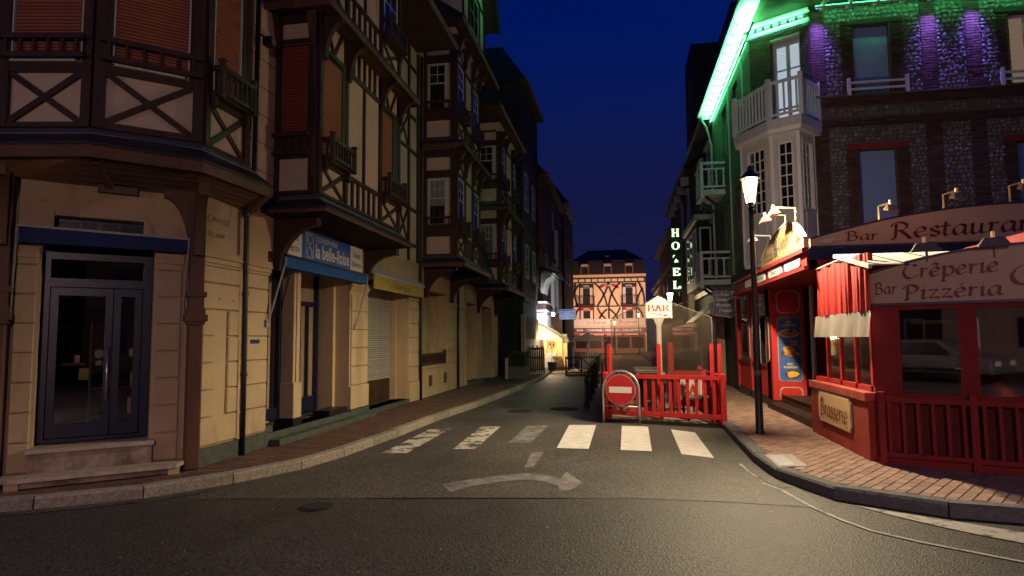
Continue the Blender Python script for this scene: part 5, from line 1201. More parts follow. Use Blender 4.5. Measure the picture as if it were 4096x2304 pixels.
# ================================================================== brick and flint house with white oriel
Rb = thing('brick_flint_house', 'brown brick and flint corner house with white oriel and green-lit eaves', 'house', (6, 19, .12))
C1, C2 = (3.42, 16.75), (4.65, 16.0)
RF = Fr((0, 16.0), (1, 0), (0, -1)); RS = Fr((3.42, 0), (0, 1), (-1, 0)); RC, LRC = face_between(C1, C2, 1)
wm = MB(); wall_holes(wm, RF, 4.65, 13.0, .12, 9.6, -.35, 0, [(5.64, 6.46, 4.2, 6.05), (5.62, 6.44, 7.38, 9.08), (8.94, 9.80, 4.2, 6.05), (8.94, 9.80, 7.38, 9.08)])
wall_holes(wm, RC, 0, LRC, .12, 9.6, -.35, 0, [(.53, 1.23, 6.62, 9.08)])
wall_holes(wm, RS, 16.75, 23.5, .12, 9.6, -.35, 0, [(18.6, 19.4, 4.2, 6.0), (20.6, 21.4, 4.2, 6.0), (18.6, 19.4, 7.4, 9.0), (20.6, 21.4, 7.4, 9.0)])
wm.build('wall', M.brick_mortar, Rb)
# bricks and flints, each its own piece; the largest 300 of each apart
BR_L, BR_H = .215, .065
bmsh = MB(); bmsh.add([(0, 0, 0), (.207, 0, 0), (.207, .057, 0), (0, .057, 0), (.004, .004, .016), (.203, .004, .016), (.203, .053, .016), (.004, .053, .016)], [(4, 5, 6, 7), (0, 1, 5, 4), (1, 2, 6, 5), (2, 3, 7, 6), (3, 0, 4, 7)])
brick_me = bmsh.mesh('brick', M.brick)
fmsh = MB(); _r = [(math.cos(k*math.pi/4+.3)*(1.0+.10*((k*5) % 3-1)), math.sin(k*math.pi/4+.3)*(1.0+.12*((k*7) % 3-1))) for k in range(8)]
fmsh.add([(.5+.54*x, .5+.54*y, 0) for x, y in _r]+[(.5+.42*x, .5+.42*y, .75) for x, y in _r]+[(.5, .5, 1.0)], [(k, (k+1) % 8, (k+1) % 8+8, k+8) for k in range(8)]+[(k+8, (k+1) % 8+8, 16) for k in range(8)])
flint_me = fmsh.mesh('flint', M.flint)
bricks = []; flints = []
def lay_bricks(F, u0, u1, v0, v1, holes=(), w=0.0, soldier=False):
    v = v0; j = 0
    while v < v1-.03:
        u = u0-(BR_L/2 if j % 2 else 0)
        while u < u1-.02:
            a, b = max(u, u0), min(u+BR_L, u1)
            if b-a > .04 and not any(h[0]-.01 < (a+b)/2 < h[1]+.01 and h[2]-.01 < v+.03 < h[3]+.01 for h in holes):
                bricks.append((F, a, b-a, v, w))
            u += BR_L
        v += BR_H; j += 1
def lay_flints(F, u0, u1, v0, v1, holes=()):
    v = v0
    while v < v1-.05:
        h = random.uniform(.075, .12); h = min(h, v1-v); u = u0
        while u < u1-.03:
            l = min(random.uniform(.07, .16), u1-u)
            if not any(q[0] < u+l/2 < q[1] and q[2] < v+h/2 < q[3] for q in holes): flints.append((F, u, l, v, h))
            u += l
        v += h
W1 = [(5.36, 6.75, 4.1, 6.25), (8.72, 10.1, 4.1, 6.25)]; W2 = [(5.36, 6.76, 7.36, 9.22), (8.72, 10.1, 7.36, 9.22)]
for (a, b) in ((4.66, 5.0), (7.12, 7.46), (8.07, 8.39), (10.4, 10.75)): lay_bricks(RF, a, b, 3.4, 6.63, w=.012); lay_bricks(RF, a, b, 7.36, 9.58, w=.012)
for (a, b) in ((5.36, 6.75), (8.72, 10.1)):
    
    for q0, q1 in ((a, a+.275), (b-.285, b)): lay_bricks(RF, q0, q1, 4.1, 6.10); lay_bricks(RF, q0, q1, 7.38, 9.12)
lay_bricks(RF, 4.66, 11, 6.63, 6.84); lay_bricks(RF, 4.66, 11, 7.10, 7.33)
for (a, b) in ((5.0, 7.12), (7.46, 8.07), (8.39, 10.4)):
    lay_flints(RF, a, b, 3.6, 6.63, W1); lay_flints(RF, a, b, 7.36, 9.58, W2); lay_flints(RF, a+.05, b-.05, 6.86, 7.09)
lay_bricks(RC, .0, .52, 6.5, 9.1); lay_bricks(RC, 1.24, LRC, 6.5, 9.1); lay_bricks(RC, 0, LRC, 9.1, 9.25); lay_flints(RC, .0, LRC, 9.26, 9.5)
bricks_sorted = sorted(bricks, key=lambda b: abs(b[0].p(b[1], b[3])[0]-6)+abs(b[3]-7.6)*.4)
bs_ = MB(); k = 0
for F, u, l, v, w in bricks_sorted:
    Mx = F.mat() @ Matrix.Translation((u+random.uniform(-.002, .002), v, w+random.uniform(-.003, .004))) @ Matrix.Diagonal((l/BR_L, 1, 1, 1))
    if k < 300 and l > .2: mesh_part(Rb, 'brick', brick_me, Mx); k += 1
    else: bs_.add([Mx @ Vector(p) for p in bmsh.v], bmsh.f)
o = bs_.build('brickwork', M.brick_bed, Rb, recalc=False); o['kind'] = 'stuff'
flints.sort(key=lambda f: -f[2]*f[4]+(0 if f[0].p(f[1], f[3])[0] < 8.8 else 1)); fs_ = MB(); k = 0
for F, u, l, v, h in flints:
    Mx = F.mat() @ Matrix.Translation((u+l/2, v+h/2+random.uniform(-.018, .018), 0)) @ Matrix.Rotation(random.uniform(-.3, .3), 4, 'Z') @ Matrix.Diagonal(((l-.016)*random.uniform(.85, 1.1), (h-.014)*random.uniform(.8, 1.15), random.uniform(.02, .045), 1)) @ Matrix.Translation((-.5, -.5, 0))
    if k < 300: mesh_part(Rb, 'flint', flint_me, Mx); k += 1
    else: fs_.add([Mx @ Vector(p) for p in fmsh.v], fmsh.f)
o = fs_.build('flintwork', M.flint_bed, Rb, recalc=False); o['kind'] = 'stuff'
fb(Rb, 'string_course', M.brick_mortar, RF, 4.66, 11, 7.335, 7.375, 0, .09); fb(Rb, 'string_course', M.brick, RF, 4.66, 11, 6.60, 6.645, 0, .05)
# windows
for (u0, u1) in ((5.64, 6.46), (8.94, 9.80)):
    s = fb(Rb, 'closed_shutter', M.shutter_lilac, RF, u0, u1, 4.2, 6.03, -.16, -.13)
    for k in range(34): fb(s, 'slat', M.shutter_lilac, RF, u0+.03, u1-.03, 4.23+k*.053, 4.23+k*.053+.049, -.131, -.124)
    fb(Rb, 'lintel', M.red_dark, RF, u0-.24, u1+.24, 6.07, 6.17, 0, .03); fb(Rb, 'hood_mould', M.brick_mortar, RF, u0-.30, u1+.30, 6.17, 6.23, 0, .07)
    fb(Rb, 'lintel', M.timber, RF, u0-.25, u1+.27, 9.10, 9.22, 0, .03)
s = fb(Rb, 'closed_shutter', M.shutter_lilac, RF, 5.62, 6.44, 7.38, 9.07, -.16, -.13)
for k in range(31): fb(s, 'slat', M.shutter_lilac, RF, 5.65, 6.41, 7.41+k*.053, 7.41+k*.053+.049, -.131, -.124)
sash_window(Rb, RF, 8.96, 9.78, 7.4, 9.06, -.10, M.white_old, 2, 1, back=M.room_warm)
for (u0, u1) in ((5.44, 6.78), (8.72, 10.1)):
    b_ = fb(Rb, 'window_guard', M.teal, RF, u0, u0+.07, 7.34, 7.76, .05, .12); fb(b_, 'end_post', M.teal, RF, u1-.07, u1, 7.34, 7.76, .05, .12)
    for v in (7.46, 7.62): fb(b_, 'bar', M.teal, RF, u0+.07, u1-.07, v, v+.05, .065, .10)
for (u0, u1, v0, v1) in ((18.6, 19.4, 4.2, 6.0), (20.6, 21.4, 4.2, 6.0), (18.6, 19.4, 7.4, 9.0), (20.6, 21.4, 7.4, 9.0)): sash_window(Rb, RS, u0+.02, u1-.02, v0+.02, v1-.02, -.1, M.white_old, 2, 3)
# lit balcony door in the chamfer
fb(Rb, 'door_reveal', M.copper, RC, .50, .53, 6.6, 9.10, -.34, .0); fb(Rb, 'door_head', M.white_old, RC, .53, 1.23, 9.04, 9.09, -.34, .02)
bd = MB(); w = -.16
for a, b in ((.54, .61), (.85, .93), (1.16, 1.22)): bd.fbox(RC, a, b, 6.64, 9.03, w-.06, w)
for a, b in ((.61, .85), (.93, 1.16)):
    for c, d_ in ((6.64, 6.74), (7.30, 7.34), (8.30, 8.325), (8.92, 9.03)): bd.fbox(RC, a, b, c, d_, w-.06, w-.002)
bdo = bd.build('balcony_door', M.white_old, Rb)
for a, b in ((.61, .85), (.93, 1.16)):
    for c, d_ in ((6.74, 7.30), (7.34, 8.30), (8.325, 8.92)): fb(bdo, 'pane', M.glass, RC, a, b, c, d_, w-.035, w-.03)
fb(bdo, 'lit_blind', M.room_glow, RC, .54, 1.22, 6.64, 9.03, w-.14, w-.13)
# white oriel under the balcony
OP = [(3.43, 16.95), (3.10, 16.70), (3.62, 15.75), (4.16, 15.40), (4.67, 16.0)]
fl_ = MB().prism(OP+[(4.6, 16.3), (3.6, 16.9)], 3.34, 3.42); fl_.build('oriel_base', M.white, Rb)
MB().prism([(3.42, 16.98), (3.32, 16.8), (3.75, 16.0), (4.16, 15.75), (4.6, 16.05)], 3.05, 3.34).build('oriel_corbel', M.white_old, Rb)
def oriel_side(a, b, wins):
    F, L = face_between(a, b, 1); m = MB(); wall_holes(m, F, 0, L, 3.42, 6.52, -.10, 0, [(u0, u1, v0, v1) for u0, u1, v0, v1, c in wins]); m.build('oriel_panel', M.white_old, Rb)
    for e in (0, L-.05): fb(Rb, 'corner_bead', M.white, F, e, e+.05, 3.42, 6.52, 0, .02)
    for u0, u1, v0, v1, c in wins:
        sash_window(Rb, F, u0, u1, v0, v1, -.01, M.white, c, 6, fw=.035, back=M.dark)
        for v in ((3.52, 4.1), (4.14, 4.52)): fb(Rb, 'raised_panel', M.white_old, F, u0, u1, v[0], v[1], 0, .018, bevel=.01)
        tr_ = MB(); tr_.fbox(F, u0-.06, u0, v0-.05, v1+.06, 0, .025); tr_.fbox(F, u1, u1+.06, v0-.05, v1+.06, 0, .025); tr_.fbox(F, u0, u1, v1, v1+.06, 0, .025); tr_.fbox(F, u0, u1, v0-.05, v0, 0, .03); tr_.build('architrave', M.white_old, Rb)
oriel_side(OP[0], OP[1], [])
oriel_side(OP[1], OP[2], [(.26, .86, 4.62, 6.22, 3)]); oriel_side(OP[2], OP[3], [(.16, .50, 4.62, 6.22, 2)]); oriel_side(OP[3], OP[4], [(.18, .62, 4.62, 6.22, 2)])
BP = [(3.36, 17.1), (2.96, 16.78), (3.52, 15.58), (4.17, 15.16), (4.86, 15.98)]
MB().prism(BP+[(4.6, 16.3), (3.6, 16.9)], 6.52, 6.74).build('balcony_slab', M.white_old, Rb)
MB().prism([(x*.97+3.9*.03, y*.97+16.4*.03) for x, y in BP]+[(4.6, 16.3), (3.6, 16.9)], 6.42, 6.52).build('balcony_moulding', M.white, Rb)
for i in range(4):
    F, L = face_between(BP[i], BP[i+1], 1); n = max(4, int(L/.13))
    bo = fb(Rb, 'balcony_rail', M.teal, F, .03, L-.03, 7.60, 7.66, -.09, -.02); fb(bo, 'bottom_rail', M.teal, F, .03, L-.03, 6.82, 6.87, -.08, -.03)
    for k in range(n): u = .03+(L-.06)*(k+.5)/n; fb(bo, 'baluster', M.teal, F, u-.018, u+.018, 6.87, 7.60, -.075, -.035)
    fb(bo, 'newel', M.teal, F, L-.05, L+.05, 6.74, 7.74, -.11, -.01)
# eaves, gutters and the coloured lighting
EO = [(3.02, 23.6), (3.02, 15.25), (13, 15.25)]; EI = [(3.42, 23.6), (3.42, 16.75), (4.65, 16.0), (13, 16.0)]
MB().prism([(3.02, 23.6), (3.02, 15.25), (3.42, 15.25), (3.42, 23.6)], 9.60, 9.66).build('eave_soffit', M.white, Rb)
MB().prism([(3.42, 15.25), (13, 15.25), (13, 16.0), (4.65, 16.0), (3.42, 16.75)], 9.602, 9.66).build('corner_soffit', M.timber, Rb)
n = 13
for k in range(n):
    y = 16.4+k*.58; bx(Rb, 'rafter_foot', M.white, 3.06, 3.43, y, y+.07, 9.50, 9.598)
for k in range(14): x = 4.9+k*.6; bx(Rb, 'rafter_foot', M.white, x, x+.07, 15.3, 16.0, 9.50, 9.598)
co = fb(Rb, 'cornice', M.white, RC, -.05, LRC+.05, 9.28, 9.34, .0, .12); fb(co, 'cap', M.white, RC, -.05, LRC+.05, 9.52, 9.58, 0, .16)
for k in range(7): fb(co, 'dentil_panel', M.white, RC, .02+k*.2, .15+k*.2, 9.36, 9.50, 0, .05, bevel=.012)
fb(Rb, 'cornice', M.white, RS, 16.75, 23.5, 9.34, 9.42, .0, .10)
rr = MB(); tp_ = [(8, 23.6), (8, 20.5), (13, 20.5)]
for i in range(2): rr.hexa([(*EO[i], 9.66), (*EO[i+1], 9.66), (*tp_[i+1], 14.6), (*tp_[i], 14.6)], [(*EO[i], 9.76), (*EO[i+1], 9.76), (*tp_[i+1], 14.7), (*tp_[i], 14.7)])
ro = rr.build('roof', M.slate, Rb)
MB().tube([(2.97, 23.6, 9.66), (2.97, 15.2, 9.66), (13, 15.2, 9.66)], .07, 8).build('gutter', M.white_old, ro)
def led(a, b, z, off, name, label, power):
    t = thing(name, label, 'led strip', (a[0], a[1], z))
    MB().bar((*a, z), (*b, z), .05, .04).build('channel', M.white_old, t); MB().bar((*a, z+.03), (*b, z+.03), .03, .02).build('diffuser', M.led_green, t)
    c = Vector(((a[0]+b[0])/2, (a[1]+b[1])/2, z+.05)); d_ = Vector((b[0]-a[0], b[1]-a[1], 0)); L = d_.length; d_.normalize()
    z_ = Vector((off[0], off[1], off[2])).normalized(); x_ = d_; y_ = (-z_).cross(x_)
    rot = Matrix((x_, y_, -z_)).transposed()
    lamp('strip_light', 'AREA', c, power, (.09, 1.0, .28), t, rot=rot, sx=L, sy=.05, spread=R_(135))
    return t
led((3.30, 23.2), (3.30, 15.6), 9.20, (-.18, 0, 1), 'green_led_strip', 'green glowing strip under the long eave above the street balconies', 650)
led(RC.p(.02, 0, .26)[:2], RC.p(LRC-.05, 0, .26)[:2], 9.14, (.25, .35, 1), 'green_led_strip', 'green glowing strip under the eave above the lit balcony door', 32)
led((4.75, 15.72), (12.5, 15.72), 9.48, (0, .6, -1), 'green_led_strip', 'green glowing strip under the eave above the brick pilasters', 65)
for i, u in enumerate((4.83, 7.29, 8.23)):
    t = thing('violet_spotlight', ['violet spotlight over the brick pilaster beside the balcony', 'violet spotlight over the pilaster next to the closed upper shutter', 'violet spotlight over the pilaster next to the warm lit window'][i], 'spotlight', (u, 15.75, 9.5), 'violet spotlights under the eave')
    MB().lathe([(.05, 0), (.05, .1), (.03, .12)], (u, 15.84, 9.52), 10).build('housing', M.black, t); MB().lathe([(.04, -.004), (.04, .002)], (u, 15.84, 9.52), 10).build('lens', M.led_violet, t)
    lamp('spot_beam', 'AREA', (u, 15.80, 9.46), 15, (.26, .14, 1.0), t, rot=aim((0, .16, -1)), sx=.26, sy=.05, spread=R_(48))
dp = downpipe(Rb, [(3.0, 23.5, 9.6), (3.2, 23.4, 9.2), (3.34, 23.3, 8.5), (3.34, 23.3, 5), (3.34, 23.3, .2)], .04, M.white_old)
for y in (17.55, 18.3, 19.8, 21.2): downpipe(Rb, [(3.36, y, 9.3), (3.36, y, 7), (3.36, y, 3.5)], .025, M.white_old) if y in (17.55, 19.8) else None
# street side balconies
def side_balcony(y, z, x0, label):
    t = thing('wooden_balcony', label, 'balcony', (3.2, y, z), 'balconies on the street side of the brick house')
    Fq = Fr((x0, y), (1, 0), (0, -1)); L = 3.4-x0
    bx(t, 'floor_slab', M.teal, x0, 3.39, y, y+1.5, z, z+.16)
    fb(t, 'top_rail', M.teal, Fq, -.03, L, z+.98, z+1.05, -.03, .05); fb(t, 'mid_rail', M.teal, Fq, 0, L, z+.80, z+.85, -.01, .03); fb(t, 'bottom_rail', M.teal, Fq, 0, L, z+.22, z+.28, -.01, .03)
    fb(t, 'corner_post', M.teal, Fq, -.04, .06, z-.12, z+1.0, -.05, .05)
    for k in range(3):
        u = .25+k*.22; MB().lathe([(.02, 0), (.04, .1), (.022, .2), (.03, .3), (.022, .42), (.04, .5), (.02, .54)], (x0+u, y-.01, z+.27), 8).build('turned_baluster', M.teal, t)
    bx(t, 'side_rail', M.teal, x0-.03, x0+.04, y+.05, y+1.5, z+.98, z+1.05)
    for k in range(6): bx(t, 'side_baluster', M.teal, x0-.01, x0+.025, y+.2+k*.22, y+.235+k*.22, z+.16, z+.98)
    MB().bar((3.38, y+.3, z-.5), (x0+.15, y+.3, z), .08).build('strut', M.house_dark, t); MB().bar((3.38, y+1.2, z-.5), (x0+.15, y+1.2, z), .08).build('strut', M.house_dark, t)
side_balcony(21.0, 6.22, 2.66, 'green-tinged turned wood balcony below the end of the lit eave')
side_balcony(20.6, 3.28, 2.52, 'green-tinged turned wood balcony just above the scroll-shaped sign')

# ================================================================== red brasserie front
Vr = thing('brasserie_shop', 'red painted brasserie shopfront and veranda on the corner', 'shopfront', (4, 13, .12))
FV = Fr((2.9, 0), (0, 1), (-1, 0)); FVF = Fr((0, 10.51), (1, 0), (0, -1))
# fascia along the street with oval plaques
for (v0, v1, o_) in ((2.69, 2.745, .07), (2.745, 2.96, .03), (2.96, 3.03, .09)): fb(Vr, 'frieze', M.red_dark, FV, 10.51, 17.0, v0, v1, -.12, o_)
for i, (u0, u1) in enumerate(((10.8, 11.8), (12.05, 13.05), (13.4, 14.2), (14.6, 15.4))):
    c = (u0+u1)/2; pts = [(c+(u1-u0)/2*max(-1, min(1, 1.25*math.cos(k*math.pi/10))), 2.853+.08*max(-1, min(1, 1.3*math.sin(k*math.pi/10)))) for k in range(20)]
    pq = MB().fpoly(FV, pts, .03, .05).build('oval_plaque', M.white_old, Vr)
    type_text(pq, ('Crêperie', 'Pizzeria', 'Salades', 'Glaces')[i], FV, c+.26, c-.26, 2.825, 2.885, .053, M.letter_dark)
fb(Vr, 'veranda_ceiling', M.red_dark, FV, 10.52, 17.0, 2.735, 2.79, -3.8, -.12)
bx(Vr, 'veranda_roof', M.zinc, 2.95, 9.9, 10.53, 15.95, 2.97, 3.03)
fb(Vr, 'front_fascia', M.navy_canvas, FVF, 2.9, 9.8, 2.84, 3.012, -.15, .02); fb(Vr, 'front_beam', M.red_dark, FVF, 2.9, 9.8, 2.69, 2.835, -.15, .0)
# red pillar with menu poster
FP = Fr((0, 14.85), (1, 0), (0, -1))
fb(Vr, 'pillar', M.red, FP, 3.26, 3.95, .28, 2.733, -.5, 0)
fb(Vr, 'pillar_foot', M.black, FP, 3.22, 3.98, .12, .28, -.52, .03)
def octo(u0, u1, v0, v1, c): return [(u0+c, v0), (u1-c, v0), (u1, v0+c), (u1, v1-c), (u1-c, v1), (u0+c, v1), (u0, v1-c), (u0, v0+c)]
def framed(F, u0, u1, v0, v1, c, m_in, name, fw=.022):
    o = MB().fpoly(F, octo(u0, u1, v0, v1, c), .0, .018).build(name, M.grey_trim, Vr); MB().fpoly(F, octo(u0+fw, u1-fw, v0+fw, v1-fw, c), .018, .022).build('field', m_in, o); return o
framed(FP, 3.39, 3.86, .24+.05, .56, .06, M.red, 'raised_panel'); framed(FP, 3.38, 3.87, 2.16, 2.66, .08, M.red, 'raised_panel')
def menu(F, u0, u1, v0, v1, label):
    t = thing('menu_poster', label, 'poster', F.p((u0+u1)/2, v0, 0)); s = (u1-u0)
    MB().fpoly(F, octo(u0-.018, u1+.018, v0-.018, v1+.018, .05), 0.0, .012).build('frame', M.grey_trim, t); MB().fpoly(F, octo(u0, u1, v0, v1, .045), .012, .016).build('sheet', M.poster, t)
    X = lambda f: u0+f*s; Yv = lambda f: v0+f*(v1-v0)
    def blob(cx, cy, rx, ry, m_, w, nm, wob=.18):
        MB().fpoly(F, [(X(cx)+rx*s*math.cos(k*math.pi/9)*(1+random.uniform(-wob, wob)), Yv(cy)+ry*s*math.sin(k*math.pi/9)*(1+random.uniform(-wob, wob))) for k in range(18)], .0165, w).build(nm, m_, t)
    blob(.46, .75, .47, .20, M.plate, .0170, 'printed_plate', .02); blob(.50, .755, .40, .17, M.food, .0175, 'printed_crepe', .15); blob(.55, .79, .16, .06, M.leaf, .0180, 'printed_salad', .3)
    blob(.52, .43, .46, .16, M.timber_b, .0170, 'printed_board', .04); blob(.60, .42, .36, .13, M.food, .0175, 'printed_ribs', .15); blob(.46, .49, .26, .17, M.food_y, .0180, 'printed_chips', .25)
    blob(.58, .10, .34, .20, M.timber, .0170, 'printed_bowl', .02); blob(.58, .10, .28, .16, M.food_y, .0175, 'printed_fish', .2)
    for (tx, a, b, c, d_) in (('NOS', .36, .6, .915, .95), ('GALETTES', .22, .80, .865, .90), ('NOTRE', .50, .86, .605, .64), ("RIB'S", .54, .82, .555, .59), ('NOS', .36, .6, .245, .28), ('POISSONS', .2, .82, .195, .23)): type_text(t, tx, F, X(a), X(b), Yv(c), Yv(d_), .0185, M.letter_yellow, bold=.03)
menu(FP, 3.40, 3.86, .70, 2.06, 'blue menu poster with printed dishes on the red pillar')
# street windows of the brasserie
FQ = Fr((3.26, 0), (0, 1), (-1, 0))
for (u0, u1) in ((15.0, 15.36), (17.2, 17.5), (19.0, 19.3)): fb(Vr, 'mullion_post', M.red, FQ, u0, u1, .28, 2.82, -.1, 0)
for (u0, u1) in ((15.36, 17.2), (17.5, 19.0)):
    wv = fb(Vr, 'shop_window', M.red_dark, FQ, u0, u1, .95, 1.02, -.1, -.01); fb(wv, 'pane', M.glass_shop, FQ, u0, u1, 1.02, 2.75, -.06, -.055); fb(wv, 'backing', M.dark, FQ, u0, u1, .3, 2.8, -.45, -.43)
    for k in range(int((u1-u0)/.09)): fb(wv, 'tongue_board', M.red, FQ, u0+k*.09+.006, u0+k*.09+.084, .30, .95, -.08, -.04)
    fb(wv, 'kick_board', M.black, FQ, u0, u1, .12, .30, -.08, .01)
menu(Fr((3.26, 0), (0, -1), (-1, 0)), -16.9, -16.0, 1.0, 2.1, 'second blue menu poster in the brasserie street window')
for u in (15.18, 17.35): framed(FQ, u-.12, u+.12, 1.1, 2.1, .05, M.red_dark, 'raised_panel')
# steps into the veranda
for k, (x0, z1) in enumerate(((3.12, .24), (3.42, .38))): bx(Vr, 'step', M.timber, x0, 4.4, 11.35, 14.82, .12, z1)
for k in range(2): bx(Vr, 'step_nosing', M.black, 3.10+.3*k, 3.16+.3*k, 11.35, 14.82, .24+.14*k, .262+.14*k)
MB().tube([(4.05, 14.6, .3), (4.05, 14.6, 2.8)], .05, 10).build('pale_column', M.white_old, Vr)
fb(Vr, 'inner_wall', M.red_dark, FP, 3.95, 9.8, .12, 2.85, -.6, -.5)
# boards on top
def arch_board(name, label, F, u0, u1, vb, edge, apex, m, peak=None, th=.05):
    t = thing(name, label, 'shop sign', F.p((u0+u1)/2, vb, 0)); pk = peak if peak is not None else (u0+u1)/2
    pts = [(u0, vb), (u1, vb)]
    n = 24
    def topv(u):
        r = (pk-u0) if (u-pk)*(u0-pk) > 0 else (u1-pk)
        q = (u-pk)/r if r else 0
        return edge+(apex-edge)*max(0, 1-q*q)
    up_ = [(u1+(u0-u1)*k/n, topv(u1+(u0-u1)*k/n)) for k in range(n+1)]
    MB().fpoly(F, pts+up_, 0, th).build('board', m, t)
    tr_ = MB()
    for a, b in zip(up_, up_[1:]): tr_.fbeam(F, a, b, .03, -.004, th+.012)
    tr_.fbeam(F, (u0, vb), (u1, vb), .03, -.004, th+.012); tr_.build('edging', M.violet_sign if m is M.sign_rose else M.grey_trim, t)
    return t
s1 = arch_board('restaurant_sign', 'long arched cream sign lettered Bar Restaurant above the veranda', FVF, 2.92, 8.9, 3.03, 3.155, 3.60, M.sign_rose)
pen_text(s1, 'Bar', FVF, 3.44, 3.90, 3.113, .086, .051, M.letter_red, nib=.26)
pen_text(s1, 'Restaurant', FVF, 4.08, 6.20, 3.117, .15, .051, M.letter_red, nib=.26, arc=lambda u: .035*max(0, (u-4.08)))
kn = MB()
for k in range(3): kn.tube([FVF.p(3.17+.065*math.cos(t_*math.pi/8)+.02*k, 3.122+.028*math.sin(t_*math.pi/8+k), .054) for t_ in range(17)], .006, 4)
kn.tube([FVF.p(2.99, 3.108, .054), FVF.p(3.37, 3.136, .054)], .005, 4); kn.build('rope_emblem', M.letter_pale, s1)
FVr = Fr((2.9, 13.63), (0, -1), (-1, 0))
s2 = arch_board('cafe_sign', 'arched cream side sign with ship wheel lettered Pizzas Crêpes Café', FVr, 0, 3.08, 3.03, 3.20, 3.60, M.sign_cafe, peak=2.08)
pen_text(s2, 'Pizzas', FVr, .32, 1.04, 3.11, .118, .051, M.letter_dark, nib=.24); pen_text(s2, 'Crêpes', FVr, 1.47, 2.22, 3.20, .136, .051, M.letter_red, nib=.24); pen_text(s2, 'Café', FVr, 2.41, 2.92, 3.18, .11, .051, M.letter_red, nib=.24)
wh = MB(); wc = (1.25, 3.253)
for r in (.136, .09): wh.tube([FVr.p(wc[0]+r*math.cos(k*math.pi/10), wc[1]+r*math.sin(k*math.pi/10), .055) for k in range(21)], .009, 5)
for k in range(8): a = k*math.pi/4; wh.tube([FVr.p(wc[0], wc[1], .055), FVr.p(wc[0]+.21*math.cos(a), wc[1]+.21*math.sin(a), .055)], .008, 5)
wh.build('ship_wheel', M.letter_dark, s2)
# picture lamps on stalks
def picture_lamp(p, out, h, m, label, head=True):
    t = thing('sign_lamp', label, 'sign lamp', p)
    x, y, z = p; ox, oy = out
    MB().tube([(x, y, z), (x, y, z+h), (x+ox*.9, y+oy*.9, z+h+.02)], .016, 6).build('stalk', m, t)
    if head:
        q = (x+ox, y+oy, z+h-.03); px_, py_ = -oy, ox; l = math.hypot(px_, py_); px_, py_ = px_/l*.16, py_/l*.16
        MB().hexa([(q[0]-px_-ox*.25, q[1]-py_-oy*.25, q[2]-.07), (q[0]+px_-ox*.25, q[1]+py_-oy*.25, q[2]-.07), (q[0]+px_+ox*.25, q[1]+py_+oy*.25, q[2]-.09), (q[0]-px_+ox*.25, q[1]-py_+oy*.25, q[2]-.09)],
                  [(q[0]-px_*.6-ox*.1, q[1]-py_*.6-oy*.1, q[2]+.03), (q[0]+px_*.6-ox*.1, q[1]+py_*.6-oy*.1, q[2]+.03), (q[0]+px_*.6+ox*.12, q[1]+py_*.6+oy*.12, q[2]+.02), (q[0]-px_*.6+ox*.12, q[1]-py_*.6+oy*.12, q[2]+.02)]).build('shade', m, t, bevel=.01)
        MB().lathe([(.03, 0), (.03, .07)], (q[0], q[1], q[2]+.02), 8).build('cap', M.copper, t)
for y, lb in ((11.14, 'brass sign lamp over the Café lettering'), (11.78, 'brass sign lamp over the Crêpes lettering'), (12.95, 'brass sign lamp over the Pizzas lettering')): picture_lamp((2.9, y, 3.54 if y < 12.5 else 3.36), (-.34, 0), .24, M.white_old if y > 12.5 else M.copper, lb)
for x, z, lb in ((3.94, 3.33, 'slim sign lamp standing before the closed lower shutter'), (4.85, 3.47, 'slim sign lamp standing before the flint wall'), (5.75, 3.56, 'slim sign lamp over the end of the Restaurant lettering')): picture_lamp((x, 10.49, z), (.12, -.14), .30, M.copper, lb)

# ------------------------------------------------------------------ low red wall, curtain and awning
bw = thing('terrace_wall', 'low red wall with brick coping beside the pavement', 'wall', (3.1, 9.9, .12))
FW = Fr((3.03, 11.18), (-.04, -2.56), (-2.56, .04)); LW = 2.56
fb(bw, 'wall_body', M.red_wall, FW, 0, LW, .10, .84, -.26, 0)
n = 36
for k in range(n): fb(bw, 'coping_brick', M.red_brick, FW, k*LW/n+.004, (k+1)*LW/n-.004, .841, .95, -.30, .03, bevel=.006)
bsn = thing('brasserie_sign', 'cream plaque lettered Brasserie on the low red wall', 'sign', FW.p(1.2, .4, 0))
def fancy(u0, u1, v0, v1, c): return [(u0+c, v0), (u1-c, v0), (u1-c*.6, v0+c*.8), (u1, v0+c), (u1, v1-c), (u1-c*.6, v1-c*.8), (u1-c, v1), (u0+c, v1), (u0+c*.6, v1-c*.8), (u0, v1-c), (u0, v0+c), (u0+c*.6, v0+c*.8)]
MB().fpoly(FW, fancy(.48, 1.98, .36, .82, .06), .002, .02).build('frame', M.grey_trim, bsn); MB().fpoly(FW, fancy(.50, 1.96, .38, .80, .06), .02, .026).build('plaque', M.sign_cream, bsn)
pen_text(bsn, 'Brasserie', FW, .62, 1.88, .47, .155, .027, M.letter_red, nib=.26, tmin=.10)
